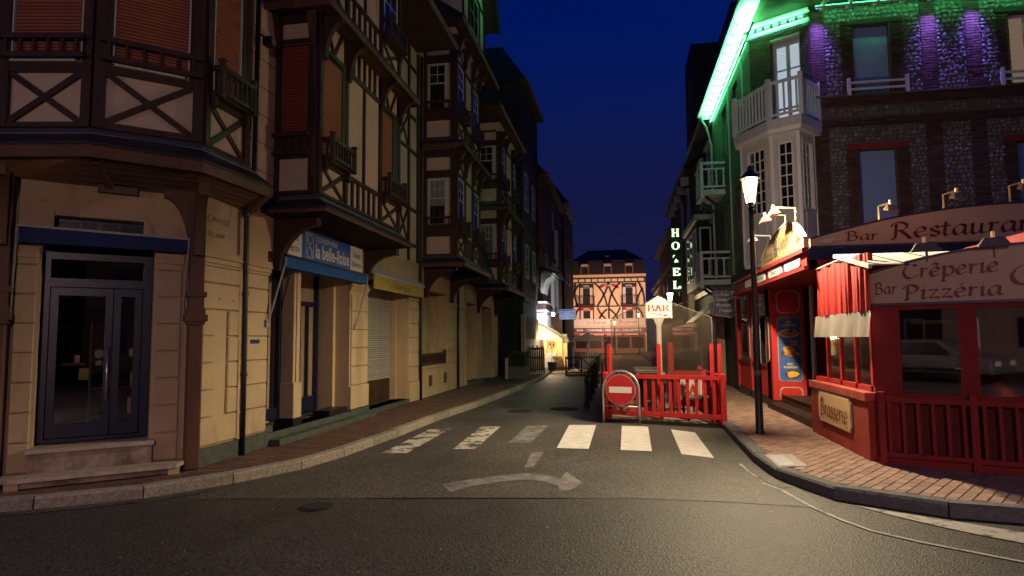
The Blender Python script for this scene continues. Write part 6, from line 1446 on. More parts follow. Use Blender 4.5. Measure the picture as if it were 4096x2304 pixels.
# curtain
ct = thing('terrace_curtain', 'red pleated curtain with clear vinyl skirt hung above the low red wall', 'curtain', (3.0, 9.6, 1.6))
def pleats(y0, y1, z0, z1, amp, n, m, nm, x=3.0, flare=0.0):
    mm = MB(); k = n*8; vs = []
    for r in range(7):
        f = r/6
        for i in range(k+1):
            y = y0+(y1-y0)*i/k; a = amp*(.35+.65*f)*math.sin(i/8*2*math.pi+1.3*math.sin(i*.17)+f*.6)
            vs.append((x-a-flare*f+.015*math.sin(i*.23), y+.02*math.sin(i*.31)*f, z1+(z0-z1)*f))
    mm.add(vs, [(r*(k+1)+i, r*(k+1)+i+1, (r+1)*(k+1)+i+1, (r+1)*(k+1)+i) for r in range(6) for i in range(k)]); return mm.build(nm, m, ct, smooth=True, recalc=False)
pleats(10.48, 8.42, 1.96, 2.68, .015, 15, M.curtain_red, 'red_drape'); pleats(10.64, 8.40, 1.64, 1.958, .010, 5, M.vinyl, 'vinyl_skirt', flare=.03)
MB().tube([(3.0, 10.48, 2.68), (3.0, 9.5, 2.70), (3.0, 8.4, 2.52)], .014, 6).build('curtain_rail', M.grey_trim, ct)
tw_ = thing('striped_awning', 'white awning with green stripe above the red curtain', 'awning', (4, 9, 2.5))
for i, (x0, x1, m_) in enumerate(((2.98, 3.36, M.awning_white), (3.36, 3.42, M.awning_green), (3.42, 3.86, M.awning_white), (3.86, 3.92, M.awning_green), (3.92, 5.6, M.awning_white))):
    MB().hexa([(x0, 9.55, 2.78), (x1, 9.55, 2.78), (x1, 8.30, 2.50), (x0, 8.30, 2.50)], [(x0, 9.55, 2.795), (x1, 9.55, 2.795), (x1, 8.30, 2.515), (x0, 8.30, 2.515)]).build('canvas_strip', m_, tw_)
MB().bar((2.985, 9.56, 2.77), (2.985, 8.3, 2.49), .04, .05).build('hem_bar', M.awning_white, tw_)
# glass behind the curtain: posts of the winter terrace
for y in (10.5, 9.9, 9.3, 8.75): bx(Vr, 'terrace_post', M.red, 3.10, 3.17, y-.035, y+.035, .955, 2.7)
bx(Vr, 'terrace_rail', M.red, 3.10, 3.16, 8.6, 11.1, .955, 1.02)
bx(Vr, 'terrace_back_wall', M.red_dark, 4.9, 5.0, 8.2, 11.6, .12, 2.9); bx(Vr, 'terrace_floor', M.timber, 3.2, 5.0, 8.6, 11.3, .12, .16)
o = bx(None, 'curtain_pane', M.plexi, 3.125, 3.13, 8.6, 10.6, 1.02, 1.66); tag(o, 'clear vinyl window strip below the curtain skirt', 'window')
tb = thing('cafe_table', 'small round table inside the winter terrace', 'table', (3.75, 9.5, .16)); MB().lathe([(.32, 0), (.32, .03)], (3.75, 9.5, .86), 20).build('top', M.table, tb); MB().tube([(3.75, 9.5, .16), (3.75, 9.5, .86)], .03, 8).build('stem', M.black, tb)

# ------------------------------------------------------------------ creperie porch facing the square
Pc = thing('creperie_porch', 'deep red glazed porch with arched sign and baluster rail', 'porch', (3.8, 8.3, .12))
PA, PD = (3.02, 8.58), (.906, -.424); FPc = Fr(PA, PD, (-.424, -.906))
UE = 3.2
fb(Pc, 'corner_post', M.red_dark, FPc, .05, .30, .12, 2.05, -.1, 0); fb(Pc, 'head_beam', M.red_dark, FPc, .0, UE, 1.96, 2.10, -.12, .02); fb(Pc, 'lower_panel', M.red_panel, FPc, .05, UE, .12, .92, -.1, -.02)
fb(Pc, 'sill', M.red_dark, FPc, .28, UE, .90, .965, -.1, .03)
for k, (u0, u1) in enumerate(((.34, .92), (1.10, 1.68), (1.86, 2.44), (2.6, 3.1))):
    for a in (u0-.05, u1): fb(Pc, 'window_stile', M.red_dark, FPc, a, a+.05, .965, 1.96, -.09, .012)
    fb(Pc, 'pane', M.glass_porch, FPc, u0, u1, .965, 1.96, -.055, -.05)
    fb(Pc, 'mullion', M.red_dark, FPc, u1+.05, u1+.13, .965, 1.96, -.1, .0)
hd = MB().tube([FPc.p(.86, 1.27, .02), FPc.p(.93, 1.27, .03)], .012, 6).build('handle', M.steel, Pc)
bl_ = balustrade(Pc, FPc, .12, 1.0, .22, .92, .16, M.red_dark, 6, depth=.05, posts=False); balustrade(Pc, FPc, 1.04, UE, .22, .92, .16, M.red_dark, 15, depth=.05, posts=False)
for u in (.12, 1.02, 2.0): fb(Pc, 'rail_post', M.red_dark, FPc, u-.035, u+.035, .12, .98, .10, .175)
fb(Pc, 'base_board', M.red_dark, FPc, .05, UE, .121, .20, -.02, .08)
fb(Pc, 'back_wall', M.timber_b, FPc, .3, UE, .12, 2.1, -2.0, -1.95); fb(Pc, 'ceiling', M.dark, FPc, .2, UE, 2.1, 2.16, -2.0, -.12)
for u, v0, v1, m_ in ((.5, 1.0, 1.3, M.timber), (.95, 1.1, 1.9, M.white_old), (1.5, 1.0, 1.4, M.timber), (2.0, 1.2, 1.9, M.timber)): fb(Pc, 'wall_picture', m_, FPc, u, u+.3, v0, v1, -1.95, -1.93)
tt = thing('porch_lamp', 'long brass lamp bar inside the creperie porch', 'pendant lamp', FPc.p(.7, 1.85, -.6)); fb(tt, 'bar', M.copper, FPc, .42, .86, 1.80, 1.84, -.65, -.6); fb(tt, 'stem', M.black, FPc, .63, .65, 1.84, 2.1, -.63, -.61)
s3 = arch_board('creperie_sign', 'arched cream sign lettered Crêperie Pizzéria on the porch', FPc, .05, 3.1, 2.03, 2.42, 2.66, M.sign_rose)
pen_text(s3, 'Bar', FPc, .10, .34, 2.16, .085, .165-.11, M.letter_red, nib=.24)
pen_text(s3, 'Crêperie', FPc, .40, 1.34, 2.335, .105, .055, M.letter_red, nib=.27, arc=lambda u: .03*(u-.4)); pen_text(s3, 'Pizzéria', FPc, .40, 1.36, 2.08, .105, .055, M.letter_red, nib=.27, arc=lambda u: .02*(u-.4))
pen_text(s3, 'Crêpes', FPc, 1.42, 2.5, 2.21, .13, .055, M.letter_red, nib=.27)
for u, lb in ((.66, 'dark sign lamp before the Crêperie lettering'), (1.30, 'dark sign lamp at the end of the Crêperie lettering')):
    p = FPc.p(u, 2.52, .04); picture_lamp(p, (FPc.n[0]*.16, FPc.n[1]*.16), .22, M.zinc, lb)
# ================================================================== street lamp
def street_lamp(x, y, z0, label, power, col, up_power, group=None):
    t = thing('street_lamp', label, 'street lamp', (x, y, z0))
    MB().lathe([(.075, 0), (.075, .02), (.062, .05), (.058, 1.0), (.060, 1.02), (.056, 1.05), (.040, 3.50), (.040, 3.60)], (x, y, z0), 14).build('post', M.lampgreen, t, smooth=True)
    MB().lathe([(.03, 3.6), (.055, 3.62), (.03, 3.66), (.075, 3.72), (.03, 3.72)], (x, y, z0), 12).build('collar', M.lampgreen, t)
    MB().lathe([(.0605, .92), (.0605, 1.0)], (x, y, z0), 14).build('number_band', M.zinc, t)
    zb, zt = z0+3.72, z0+4.12
    for k in range(4):
        a = math.pi/4+k*math.pi/2
        MB().bar((x+.075*math.cos(a), y+.075*math.sin(a), zb), (x+.15*math.cos(a), y+.15*math.sin(a), zt), .012).build('glazing_bar', M.copper, t)
    for k in range(4):
        a, b = math.pi/4+k*math.pi/2, math.pi/4+(k+1)*math.pi/2
        MB().add([(x+.072*math.cos(a), y+.072*math.sin(a), zb), (x+.072*math.cos(b), y+.072*math.sin(b), zb), (x+.146*math.cos(b), y+.146*math.sin(b), zt), (x+.146*math.cos(a), y+.146*math.sin(a), zt)], [(0, 1, 2, 3)]).build('pane', M.lantern_pane, t, recalc=False)
    MB().lathe([(.16, 4.12), (.15, 4.15), (.07, 4.24), (.03, 4.27), (.045, 4.30), (.0, 4.36)], (x, y, z0), 12).build('hood', M.lampgreen, t)
    MB().lathe([(.02, 3.86), (.075, 3.93), (.085, 4.02), (.06, 4.10), (.02, 4.115)], (x, y, z0), 12).build('bulb', M.bulb_warm, t, smooth=True)
    lamp('lamp_beam', 'SPOT', (x, y, z0+3.84), power, col, t, .07, aim((0, .001, -1)), R_(172), .35)
    lamp('lamp_glow', 'POINT', (x, y, z0+3.84), up_power, col, t, .09)
    return t
WARM = (1.0, .79, .49)
street_lamp(2.15, 10.86, .12, 'lit lantern street lamp on the pavement by the brasserie', 2400, WARM, 320)
# the same lamps stand along the square behind the viewer
street_lamp(0.8, -4.5, .0, 'lit lantern street lamp beside the white van behind the viewer', 760, (1.0, .66, .62), 860, 'street lamps along the square')
street_lamp(-9.5, -5.0, .0, 'lit lantern street lamp by the parked cars behind the viewer', 400, (1.0, .66, .62), 460, 'street lamps along the square')

# ================================================================== no entry sign in its hoop
ns = thing('no_entry_sign', 'red no entry disc with white bar in a steel hoop stand', 'road sign', (0, 12.85, 0))
FT = Fr((-.32, 12.80), (.94, -.30), (-.30, -.94))   # line of the fence, pulled forward of it
c = .33; hr = .36
pts = [FT.p(c-hr, 0, .06)]+[FT.p(c-hr, .3, .06), FT.p(c-hr, .62, .06)]
for k in range(0, 13): a = math.pi-k*math.pi/12; pts.append(FT.p(c+hr*math.cos(a), .66+hr*math.sin(a), .06))
pts += [FT.p(c+hr, .62, .06), FT.p(c+hr, .3, .06), FT.p(c+hr, 0, .06)]
MB().tube(pts, .021, 10).build('hoop', M.galv, ns, smooth=True)
MB().tube([FT.p(c-hr, .34, .06), FT.p(c+hr, .34, .06)], .016, 8).build('cross_bar', M.galv, ns, smooth=True)
MB().tube([FT.p(c-.03, .93, .05), FT.p(c-.03, 1.0, .06)], .01, 6).build('clip', M.galv, ns)
circ = lambda r, n=40: [(c+r*math.cos(k*2*math.pi/n), .655+r*math.sin(k*2*math.pi/n)) for k in range(n)]
MB().fpoly(FT, circ(.300), .075, .090).build('rim', M.galv, ns); MB().fpoly(FT, circ(.284), .0901, .0925).build('red_face', M.red, ns); fb(ns, 'white_bar', M.white, FT, c-.225, c+.225, .60, .715, .0926, .0945)

# ================================================================== bar terrace: fence, glass gable, sign
TL, TR = (-.32, 12.96), (1.81, 12.19)
FF, LF = face_between(TL, TR, 1)
tp = thing('terrace_platform', 'timber platform carrying the red fenced bar terrace', 'platform', (.7, 16, 0))
BL, BRr = (-.62, 22.5), (1.72, 22.5)
MB().prism([TL, TR, (1.74, 14), BRr, BL, (-.45, 14.5)], .012, .055).build('base', M.dark, tp)
for k in range(38):
    y = 12.45+k*.27
    xl = -.34-(y-12.96)*.03 if y > 12.96 else -.3+(12.96-y)*2.7; xr = 1.76
    if xl < xr-.2: bx(tp, 'deck_board', M.deck, xl, xr, y, y+.255, .056, .075)
fe = thing('terrace_fence', 'red wooden baluster fence fronting the bar terrace', 'fence', (.7, 12.6, .06))
def red_run(F, L, n, posts=(0,), gap=.0):
    fb(fe, 'top_rail', M.red, F, .04, L-.04, .87, .945, -.035, .035); fb(fe, 'bottom_rail', M.red, F, .04, L-.04, .16, .245, -.03, .03)
    for k in range(n):
        u = .08+(L-.16)*(k+.5)/n; fb(fe, 'baluster', M.red, F, u-.028, u+.028, .245, .87, -.018, .018)
    for u in posts: fb(fe, 'post', M.red, F, u-.045, u+.045, .05, .985, -.05, .05, bevel=.012)
red_run(FF, LF, 13, (0, LF))
FR, LR = face_between((1.81, 12.25), (1.75, 15.2), 1); red_run(FR, LR, 16, (.12, LR))
FLf, LLf = face_between((-.60, 20.0), (-.34, 13.0), 1)
fb(fe, 'side_panel', M.red_dark, FLf, .05, LLf-.06, .12, .90, -.02, .02)
sc = thing('terrace_screen', 'clear plastic gable screen with red posts above the fence', 'screen', (.7, 12.7, .06))
FG = Fr(FF.p(0, 0, -.14)[:2], FF.d, FF.n)
for u in (.03, 1.05, 2.05, 2.19): fb(sc, 'post', M.red, FG, u-.032, u+.032, .08, 1.50, -.03, .03); MB().fpoly(FG, [(u-.032, 1.50), (u+.032, 1.50), (u+.012, 1.54), (u-.012, 1.54)], -.02, .02).build('finial', M.red, sc)
MB().fpoly(FG, [(.06, .95), (1.05, .95), (1.05, 2.44), (.08, 2.05)], -.045, -.042).build('pane', M.plexi, sc, recalc=False); MB().fpoly(FG, [(1.06, .95), (2.06, .95), (2.06, 2.02), (1.06, 2.43)], -.045, -.042).build('pane', M.plexi, sc, recalc=False)
for a, b in (((.08, 2.05), (1.05, 2.44)), ((1.06, 2.43), (2.06, 2.02))): fd(sc, 'edge_strip', M.zinc, FG, a, b, .014, -.05, -.038)
for u in (.07, 2.06): fb(sc, 'edge_strip', M.zinc, FG, u-.007, u+.007, .95, 2.03, -.05, -.038)
fb(sc, 'inner_post', M.red_dark, FG, .80, .90, .08, 1.55, -1.6, -1.5)
# plastic side walls running down the street
for s, (a, b, z) in enumerate((((-.34, 13.1), (-.60, 22.4), 2.0), ((1.78, 15.3), (1.74, 22.4), 2.0))):
    F, L = face_between(a, b, 1); fb(sc, 'side_pane', M.plexi, F, 0, L, 1.0, z, -.004, .0)
    for k in range(int(L/.19)): fb(sc, 'picket', M.timber, F, k*.19, k*.19+.06, .08, 1.42+.03*(k % 2), .03, .05)
    fb(sc, 'rail', M.timber, F, 0, L, .85, .91, .05, .07)
# backlit BAR sign on its post
br = thing('bar_sign', 'glowing cream BAR sign with red arrow on a white post', 'sign', FG.p(1.05, 0, -.25))
FBs = Fr(FG.p(1.02, 0, -.16)[:2], (1, -.02), (-.02, -1))
fb(br, 'post', M.white, FBs, -.045, .045, .08, 1.90, -.10, -.01); MB().fpoly(FBs, [(-.045, 1.88), (.045, 1.88), (.10, 2.03), (-.10, 2.03)], -.11, .0).build('neck', M.white, br)
MB().fpoly(FBs, [(-.26, 2.03), (.26, 2.03), (.26, 2.34), (0, 2.47), (-.26, 2.34)], -.09, -.002).build('case', M.white, br)
MB().fpoly(FBs, [(-.235, 2.05), (.235, 2.05), (.235, 2.325), (-.235, 2.325)], -.002, .004).build('lit_face', M.bar_glow, br); MB().fpoly(FBs, [(-.25, 2.345), (.25, 2.345), (0, 2.455)], -.002, .003).build('lit_gable', M.bar_glow, br)
pen_text(br, 'BAR', FBs, -.215, .215, 2.17, .125, .005, M.letter_lit, font=ROM, nib=.22, ang=0.0, tmin=.055)
ar = MB(); ar.fbeam(FBs, (-.15, 2.13), (.13, 2.088), .016, .005, .0065); ar.fpoly(FBs, [(.11, 2.115), (.20, 2.078), (.10, 2.065)], .005, .0068); ar.build('arrow', M.letter_lit, br)
# board on the terrace
ab = thing('bar_board', 'red board with a white BAR panel inside the fence', 'sign board', FG.p(1.5, .08, -.45))
FA = Fr(FG.p(1.18, 0, -.55)[:2], FG.d, FG.n)
fb(ab, 'board', M.red, FA, 0, .62, .30, 1.0, -.03, 0); MB().fpoly(FA, octo(.08, .54, .42, .84, .03), 0, .006).build('panel', M.white_sign, ab); pen_text(ab, 'BA', FA, .12, .46, .53, .2, .007, M.letter_bar, font=ROM, nib=.22, ang=0.0, tmin=.05)
for u in (.05, .57): fb(ab, 'leg', M.red_dark, FA, u-.02, u+.02, .08, .30, -.03, -.001)
# chairs and tables
ch = thing('terrace_chair', 'black rattan armchair facing the lane on the bar terrace', 'chair', (0, 0, 0), 'chairs on the bar terrace')
for sx in (-1, 1):
    for sy in (-1, 1): MB().bar((sx*.21, sy*.2, 0), (sx*.20, sy*.19, .40 if sy < 0 else .42), .035).build('leg', M.black, ch)
MB().box(-.23, .23, -.23, .22, .38, .43).build('seat', M.rattan, ch, bevel=.015); MB().box(-.21, .21, -.215, .2, .431, .46).build('cushion', M.zinc, ch, bevel=.015)
MB().hexa([(-.23, .19, .42), (.23, .19, .42), (.23, .23, .42), (-.23, .23, .42)], [(-.22, .25, .86), (.22, .25, .86), (.22, .29, .86), (-.22, .29, .86)]).build('backrest', M.rattan, ch, bevel=.012)
for sx in (-1, 1): MB().box(sx*.23-.02, sx*.23+.02, -.2, .22, .60, .635).build('armrest', M.rattan, ch); MB().bar((sx*.23, -.19, .42), (sx*.23, -.19, .6), .03).build('arm_post', M.black, ch)
spots = [((.62, 13.75), 2.9, 'black rattan chair turned to the fence behind the no entry sign'), ((1.42, 12.95), .15, 'black rattan chair with pale seat against the fence corner'), ((1.25, 14.3), 3.3, 'black rattan chair facing the BAR board'), ((.2, 14.9), 1.2, 'black rattan chair beside the first terrace table'), ((1.3, 16.2), 4.6, 'black rattan chair beside the second terrace table'), ((.2, 17.4), 1.6, 'black rattan chair halfway down the terrace'), ((1.25, 18.6), 4.4, 'black rattan chair at the far end of the terrace')]
ch.location = (*spots[0][0], .076); ch.rotation_euler = (0, 0, spots[0][1]); ch['label'] = spots[0][2]
for (p, rz, lb) in spots[1:]: copy_tree(ch, (*p, .076), rz, label=lb)
tb = thing('terrace_table', 'square café table', 'table', (0, 0, 0), 'tables on the bar terrace')
MB().box(-.33, .33, -.33, .33, .70, .73).build('table_top', M.table, tb, bevel=.008); MB().tube([(0, 0, .03), (0, 0, .70)], .028, 8).build('stem', M.black, tb); MB().lathe([(.22, 0), (.2, .02), (.03, .04)], (0, 0, 0), 16).build('foot', M.black, tb)
ts = [(.72, 14.55, 'first pale-topped café table behind the BAR board'), (.7, 16.0, 'second pale-topped café table down the terrace'), (.68, 17.5, 'third pale-topped café table down the terrace'), (.66, 19.0, 'last pale-topped café table on the terrace')]
tb.location = (ts[0][0], ts[0][1], .076); tb['label'] = ts[0][2]
for x, y, lb in ts[1:]: copy_tree(tb, (x, y, .076), 0, label=lb)
# bollards
bo = thing('bollard', 'black ball-topped bollard', 'bollard', (0, 0, 0), 'bollards beside the terrace')
MB().lathe([(.075, 0), (.075, .10), (.05, .14), (.045, .62), (.06, .66), (.06, .70), (.035, .72)], (0, 0, 0), 12).build('post', M.black, bo, smooth=False); MB().lathe([(.02, .72), (.055, .75), (.065, .80), (.05, .85), (.01, .875)], (0, 0, 0), 12).build('ball', M.black, bo, smooth=True)
bs = [(-.84, 15.6, 'black ball-topped bollard, first beside the red fence'), (-.86, 17.5, 'black ball-topped bollard, second from the red fence'), (-.87, 19.5, 'black ball-topped bollard, third from the red fence'), (-.88, 21.7, 'black ball-topped bollard, fourth from the red fence'), (-.88, 23.9, 'black ball-topped bollard, last before the street terrace')]
bo.location = (bs[0][0], bs[0][1], 0); bo['label'] = bs[0][2]
for x, y, lb in bs[1:]: copy_tree(bo, (x, y, 0), 0, label=lb)

# ================================================================== right side further down the street
def right_house(name, label, x0, y0, y1, eave, top, wins, boards=True, wall=None):
    H = thing(name, label, 'house', (x0+2, y0, .12)); w_ = wall or M.house_dark
    bx(H, 'wall', w_, x0, x0+7, y0, y1, .1, eave); F = Fr((x0, 0), (0, 1), (-1, 0))
    r = MB(); r.add([(x0-.35, y0-.2, eave), (x0+7, y0-.2, eave), (x0+7, y1, eave), (x0-.35, y1, eave), (x0+.9, y0+.5, top), (x0+6, y0+.5, top), (x0+6, y1-.5, top), (x0+.9, y1-.5, top)], [(0, 1, 5, 4), (1, 2, 6, 5), (2, 3, 7, 6), (3, 0, 4, 7), (4, 5, 6, 7), (3, 2, 1, 0)])
    ro = r.build('roof', M.slate, H); MB().tube([(x0-.4, y0-.2, eave+.03), (x0-.4, y1, eave+.03)], .06, 6).build('gutter', M.zinc, ro)
    for u0, u1, v0, v1 in wins:
        sash_window(H, F, u0, u1, v0, v1, .03, M.white_old, 2, 3); fb(H, 'window_hood', M.grey_trim, F, u0-.1, u1+.1, v1+.02, v1+.12, 0, .14)
    for k in range(2): fb(H, 'string_course', M.grey_trim, F, y0, y1, 3.3+3.1*k, 3.5+3.1*k, 0, .16)
    fb(H, 'shop_front', M.timber, F, y0+.1, y1-.1, .13, 2.7, 0, .1)
    return H, F
Q1, FQ1 = right_house('dark_tall_house', 'tall dark house with steep gable behind the turned balconies', 3.45, 23.65, 30.0, 9.6, 14.2, [(24.2, 25.2, 4.0, 5.8), (26.6, 27.6, 4.0, 5.8), (24.2, 25.2, 7.0, 8.8), (26.6, 27.6, 7.0, 8.8)])
MB().add([(3.1, 26.6, 9.2), (3.1, 29.0, 9.2), (3.12, 29.0, 13.8), (3.12, 26.6, 13.8), (5.5, 26.6, 9.2), (5.5, 29, 9.2), (5.5, 26.6, 13.8), (5.5, 29, 13.8)], [(0, 1, 2, 3), (0, 3, 6, 4), (1, 5, 7, 2), (3, 2, 7, 6)]).build('gable_front', M.house_dark, Q1)
bx(Q1, 'bay_window', M.grey_trim, 2.75, 3.42, 24.0, 28.5, 5.95, 6.15); bx(Q1, 'bay_wall', M.house_dark, 2.85, 3.42, 24.2, 28.3, 3.5, 5.95)
FQb = Fr((2.85, 0), (0, 1), (-1, 0)); FQf = Fr((2.85, 24.2), (1, 0), (0, -1))
for u in (24.4, 25.6, 26.8): sash_window(Q1, FQb, u, u+.9, 3.9, 5.7, .03, M.white_old, 2, 2)
sash_window(Q1, FQf, .08, .5, 3.9, 5.7, .03, M.white_old, 1, 2)
Q2, FQ2 = right_house('shuttered_house', 'dark terraced house behind the vertical hotel sign', 3.35, 30.05, 42.0, 9.4, 12.4, [(31, 32, 4, 5.8), (34, 35, 4, 5.8), (37, 38, 4, 5.8), (31, 32, 6.9, 8.6), (34, 35, 6.9, 8.6)])
for k in range(5): bx(Q2, 'eave_bracket', M.white_old, 2.98, 3.34, 31+k*2, 31.2+k*2, 8.9, 9.3)
bx(Q2, 'lit_pilaster', M.cream, 3.1, 3.36, 30.2, 30.6, .2, 6.6); bx(Q2, 'lit_pilaster', M.cream, 3.1, 3.36, 33.0, 33.3, .2, 6.6)
Q3, FQ3 = right_house('far_terraced_house', 'low dark terraced house near the hotel front', 3.5, 42.1, 58.0, 8.6, 11.0, [(44, 45, 4, 5.8), (48, 49, 4, 5.8), (52, 53, 4, 5.8)])
Q4, FQ4 = right_house('end_terraced_house', 'rust-lit last house before the hotel', 3.9, 58.1, 74.0, 6.8, 8.2, [(60, 61, 3.6, 5.2)], wall=M.timber_b)
# canvas blinds over the shops there
bl2 = thing('slanted_blind', 'dark slanted shop blind on the far side of the terrace', 'awning', (3, 23.5, 2.6))
MB().hexa([(3.40, 22.8, 2.95), (3.40, 25.6, 2.95), (2.45, 25.6, 2.15), (2.45, 22.8, 2.15)], [(3.40, 22.8, 2.97), (3.40, 25.6, 2.97), (2.45, 25.6, 2.17), (2.45, 22.8, 2.17)]).build('canvas', M.rattan, bl2); MB().bar((2.45, 22.8, 2.15), (2.45, 25.6, 2.15), .04).build('front_bar', M.black, bl2)
bl3 = thing('pale_shop_panel', 'pale lit shopfront panel seen through the terrace plastic', 'shopfront', (2.9, 21.9, .12))
bx(bl3, 'panel', M.cream, 3.12, 3.36, 21.9, 22.3, .2, 2.3); bx(bl3, 'panel_head', M.cream, 2.9, 3.36, 21.9, 23.0, 2.3, 2.42)
# vertical hotel sign, lit letters
hs = thing('vertical_hotel_sign', 'vertical black sign with glowing letters spelling HOTEL', 'sign', (2.5, 30, 3.8))
FHs = Fr((2.32, 29.9), (1, 0), (0, -1))
fb(hs, 'case', M.black, FHs, .0, .46, 3.72, 6.72, -.2, 0)
for i, chx in enumerate('HOTEL'):
    v = 6.28-i*.60
    if chx == 'T':
        MB().fpoly(FHs, [(.10, v+.20), (.18, v+.30), (.20, v+.34), (.12, v+.33)], .003, .006).build('letter', M.hotel_letter, hs); MB().fpoly(FHs, [(.16, v), (.34, v), (.33, v+.08), (.27, v+.12), (.25, v+.17), (.21, v+.11), (.18, v+.08)], .003, .006).build('letter', M.hotel_letter, hs)
    else: pen_text(hs, chx, FHs, .08, .40, v, .33, .003, M.hotel_letter, font=ROM, nib=.26, ang=0, tmin=.13, name='letter')
for z in (4.2, 6.2): MB().bar((2.75, 30, z), (3.36, 30, z), .05).build('bracket', M.black, hs)
far_lantern(2.12, 28.2, 3.42, M.lantern_glow, 'small lit wall lantern below the vertical hotel sign', 130, (1, .8, .45), pole=False)
# scroll-shaped hanging sign
FBe = Fr((2.58, 19.0), (1, 0), (0, -1))
be = thing('scroll_sign', 'violet scroll-shaped sign lettered La Belle Époque Moules Frites', 'sign', (2.9, 19, 2.3))
ol = [(.06, 2.28), (.30, 2.25), (.50, 2.20), (.58, 2.24), (.60, 2.34), (.55, 2.46), (.52, 2.60), (.56, 2.74), (.64, 2.84), (.60, 2.96), (.48, 2.95), (.20, 2.98), (.06, 2.97), (.02, 2.90), (.06, 2.76), (.08, 2.62), (.04, 2.48), (-.01, 2.38), (.0, 2.30)]
MB().fpoly(FBe, ol, -.02, .0).build('panel', M.violet_sign, be)
bd_ = MB(); bd_.tube([FBe.p(u, v, .0) for u, v in ol+ol[:1]], .014, 5); bd_.build('border', M.grey_trim, be)
for (cx, cy) in ((.60, 2.90), (.56, 2.27)): MB().tube([FBe.p(cx+(.055-.002*k)*math.cos(k*.5), cy+(.055-.002*k)*math.sin(k*.5), .006) for k in range(18)], .012, 5).build('scroll', M.sign_cream, be)
for tx, u0, u1, v in (('La Belle', .09, .50, 2.83), ('Époque', .12, .50, 2.69), ('Moules', .12, .53, 2.53), ('Frites', .20, .55, 2.37)): pen_text(be, tx, FBe, u0, u1, v, .055, .003, M.letter_pale, nib=.2, tmin=.09)
MB().bar((3.10, 19.01, 2.36), (3.4, 19.01, 2.36), .025).build('arm', M.black, be); MB().bar((2.75, 19.01, 3.05), (3.4, 19.01, 3.05), .025).build('arm', M.black, be)
# ================================================================== far side of the square (mirrored in the shop glass)
def square_house(x0, x1, y, eave, top, wallm, label, lit):
    H = thing('square_house', label, 'house', ((x0+x1)/2, y, 0), 'houses across the square')
    bx(H, 'wall', wallm, x0, x1, y-8, y, 0, eave); F = Fr((0, y), (-1, 0), (0, 1))
    MB().add([(x0-.2, y+.3, eave), (x1+.2, y+.3, eave), (x1+.2, y-8.3, eave), (x0-.2, y-8.3, eave), (x0, y-4, top), (x1, y-4, top)], [(0, 1, 5, 4), (2, 3, 4, 5), (1, 2, 5), (3, 0, 4), (3, 2, 1, 0)]).build('roof', M.slate, H)
    n = int((x1-x0)/2.2)
    for s in range(int(eave/3)):
        for k in range(n):
            u = -(x0+(k+.5)*(x1-x0)/n); v = 1.0+3*s
            w_ = fb(H, 'window', M.white_old, F, u-.5, u+.5, v, v+1.5, 0, .04); fb(w_, 'pane', M.room_warm if (k, s) in lit else M.dark, F, u-.42, u+.42, v+.08, v+1.42, .04, .05)
square_house(-34, -20, -17, 9.2, 13, M.plaster, 'cream house across the square beyond the viewer', ((2, 1),))
square_house(-19.8, -9, -18, 8.6, 12.5, M.brick_bed, 'brick house across the square beside the cream one', ((1, 0),))
square_house(-8.8, 3, -17.5, 9.6, 13.5, M.plaster, 'pale house across the square behind the parked van', ((3, 1), (0, 0)))
square_house(3.2, 15, -18, 8.9, 12.6, M.brick_bed, 'brick house across the square behind the parked car', ((2, 0),))
square_house(15.2, 30, -17, 9.4, 13, M.cream, 'ochre house across the square at the corner', ())

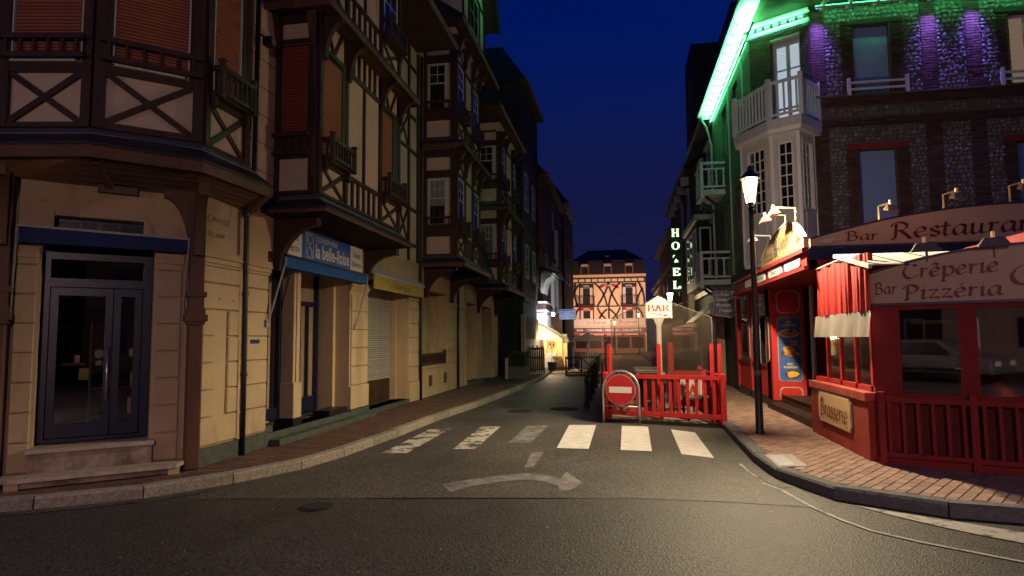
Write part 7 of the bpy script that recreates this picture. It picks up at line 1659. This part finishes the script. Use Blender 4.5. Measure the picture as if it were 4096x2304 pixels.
def wheel(t, x, y, r):
    o = MB().lathe([(r*.55, -.1), (r, -.1), (r, .1), (r*.55, .1)], (0, 0, 0), 18).build('tyre', M.rattan, t, smooth=False); o.matrix_basis = Matrix.Translation((x, y, r)) @ Matrix.Rotation(math.pi/2, 4, 'X')
    h = MB().lathe([(.02, -.09), (r*.56, -.08), (r*.56, .08), (.02, .09)], (0, 0, 0), 14).build('rim', M.galv, t); h.matrix_basis = Matrix.Translation((x, y, r)) @ Matrix.Rotation(math.pi/2, 4, 'X')
def vehicle(name, label, cx, cy, prof, glassp, wid, paint, wheels, r, group=None):
    """side profile (x, z) extruded across y with slightly tucked sides"""
    t = thing(name, label, name.split('_')[-1], (cx, cy, 0)); n = len(prof); m = MB(); h = wid/2
    zmax = max(z for _, z in prof); tuck = lambda z: h-(.16*max(0, (z-.8)/(zmax-.8)))
    A = [(cx+x, cy+tuck(z), z) for x, z in prof]; B = [(cx+x, cy-tuck(z), z) for x, z in prof]
    m.add(A+B, [tuple(range(n)), tuple(range(2*n-1, n-1, -1))]+[(i, (i+1) % n, (i+1) % n+n, i+n) for i in range(n)]); m.build('body', paint, t, bevel=.05)
    for g in glassp:
        mm = MB(); k = len(g); mm.add([(cx+x, cy+tuck(z)+.012, z) for x, z in g]+[(cx+x, cy+tuck(z)-.02, z) for x, z in g], [tuple(range(k)), tuple(range(2*k-1, k-1, -1))]+[(i, (i+1) % k, (i+1) % k+k, i+k) for i in range(k)]); mm.build('side_window', M.black, t)
    for x in wheels:
        for s in (-1, 1): wheel(t, cx+x, cy+s*(h-.09), r)
    xs = [x for x, _ in prof]
    for s in (-1, 1): MB().box(cx+max(xs)-.03, cx+max(xs)+.02, cy+s*(h-.35)-.15, cy+s*(h-.35)+.15, .62, .78).build('headlight', M.white_sign, t); MB().box(cx+min(xs)-.02, cx+min(xs)+.03, cy+s*(h-.25)-.08, cy+s*(h-.25)+.08, .8, 1.1).build('tail_light', M.red, t)
    MB().box(cx+min(xs)+.3, cx+max(xs)-.3, cy+h-.03, cy+h+.02, .42, .52).build('side_trim', M.black, t)
    return t
vehicle('white_van', 'white delivery van parked across the square behind the viewer', 1.2, -9.0, [(-2.6, .35), (-2.62, 1.9), (-2.4, 2.25), (.9, 2.28), (1.5, 1.45), (2.5, 1.15), (2.6, .35)], [[(.25, 1.3), (.25, 1.95), (.85, 1.95), (1.3, 1.3)]], 1.95, M.white, (-1.6, 1.65), .34)
vehicle('silver_car', 'silver hatchback car parked across the square behind the viewer', -4.6, -8.6, [(-2.0, .32), (-2.05, .95), (-1.7, 1.35), (-.9, 1.5), (.3, 1.48), (1.0, 1.02), (1.95, .82), (2.02, .32)], [[(-1.55, 1.0), (-1.4, 1.3), (-.8, 1.42), (-.45, 1.42), (-.45, 1.0)], [(-.38, 1.0), (-.38, 1.42), (.25, 1.4), (.75, 1.0)]], 1.75, M.zinc, (-1.3, 1.25), .31)
vehicle('dark_red_car', 'dark red hatchback car parked across the square beside the silver one', -9.3, -8.8, [(-2.0, .32), (-2.05, .95), (-1.7, 1.35), (-.9, 1.5), (.3, 1.48), (1.0, 1.02), (1.95, .82), (2.02, .32)], [[(-1.55, 1.0), (-1.4, 1.3), (-.8, 1.42), (-.45, 1.42), (-.45, 1.0)], [(-.38, 1.0), (-.38, 1.42), (.25, 1.4), (.75, 1.0)]], 1.75, M.red_dark, (-1.3, 1.25), .31)
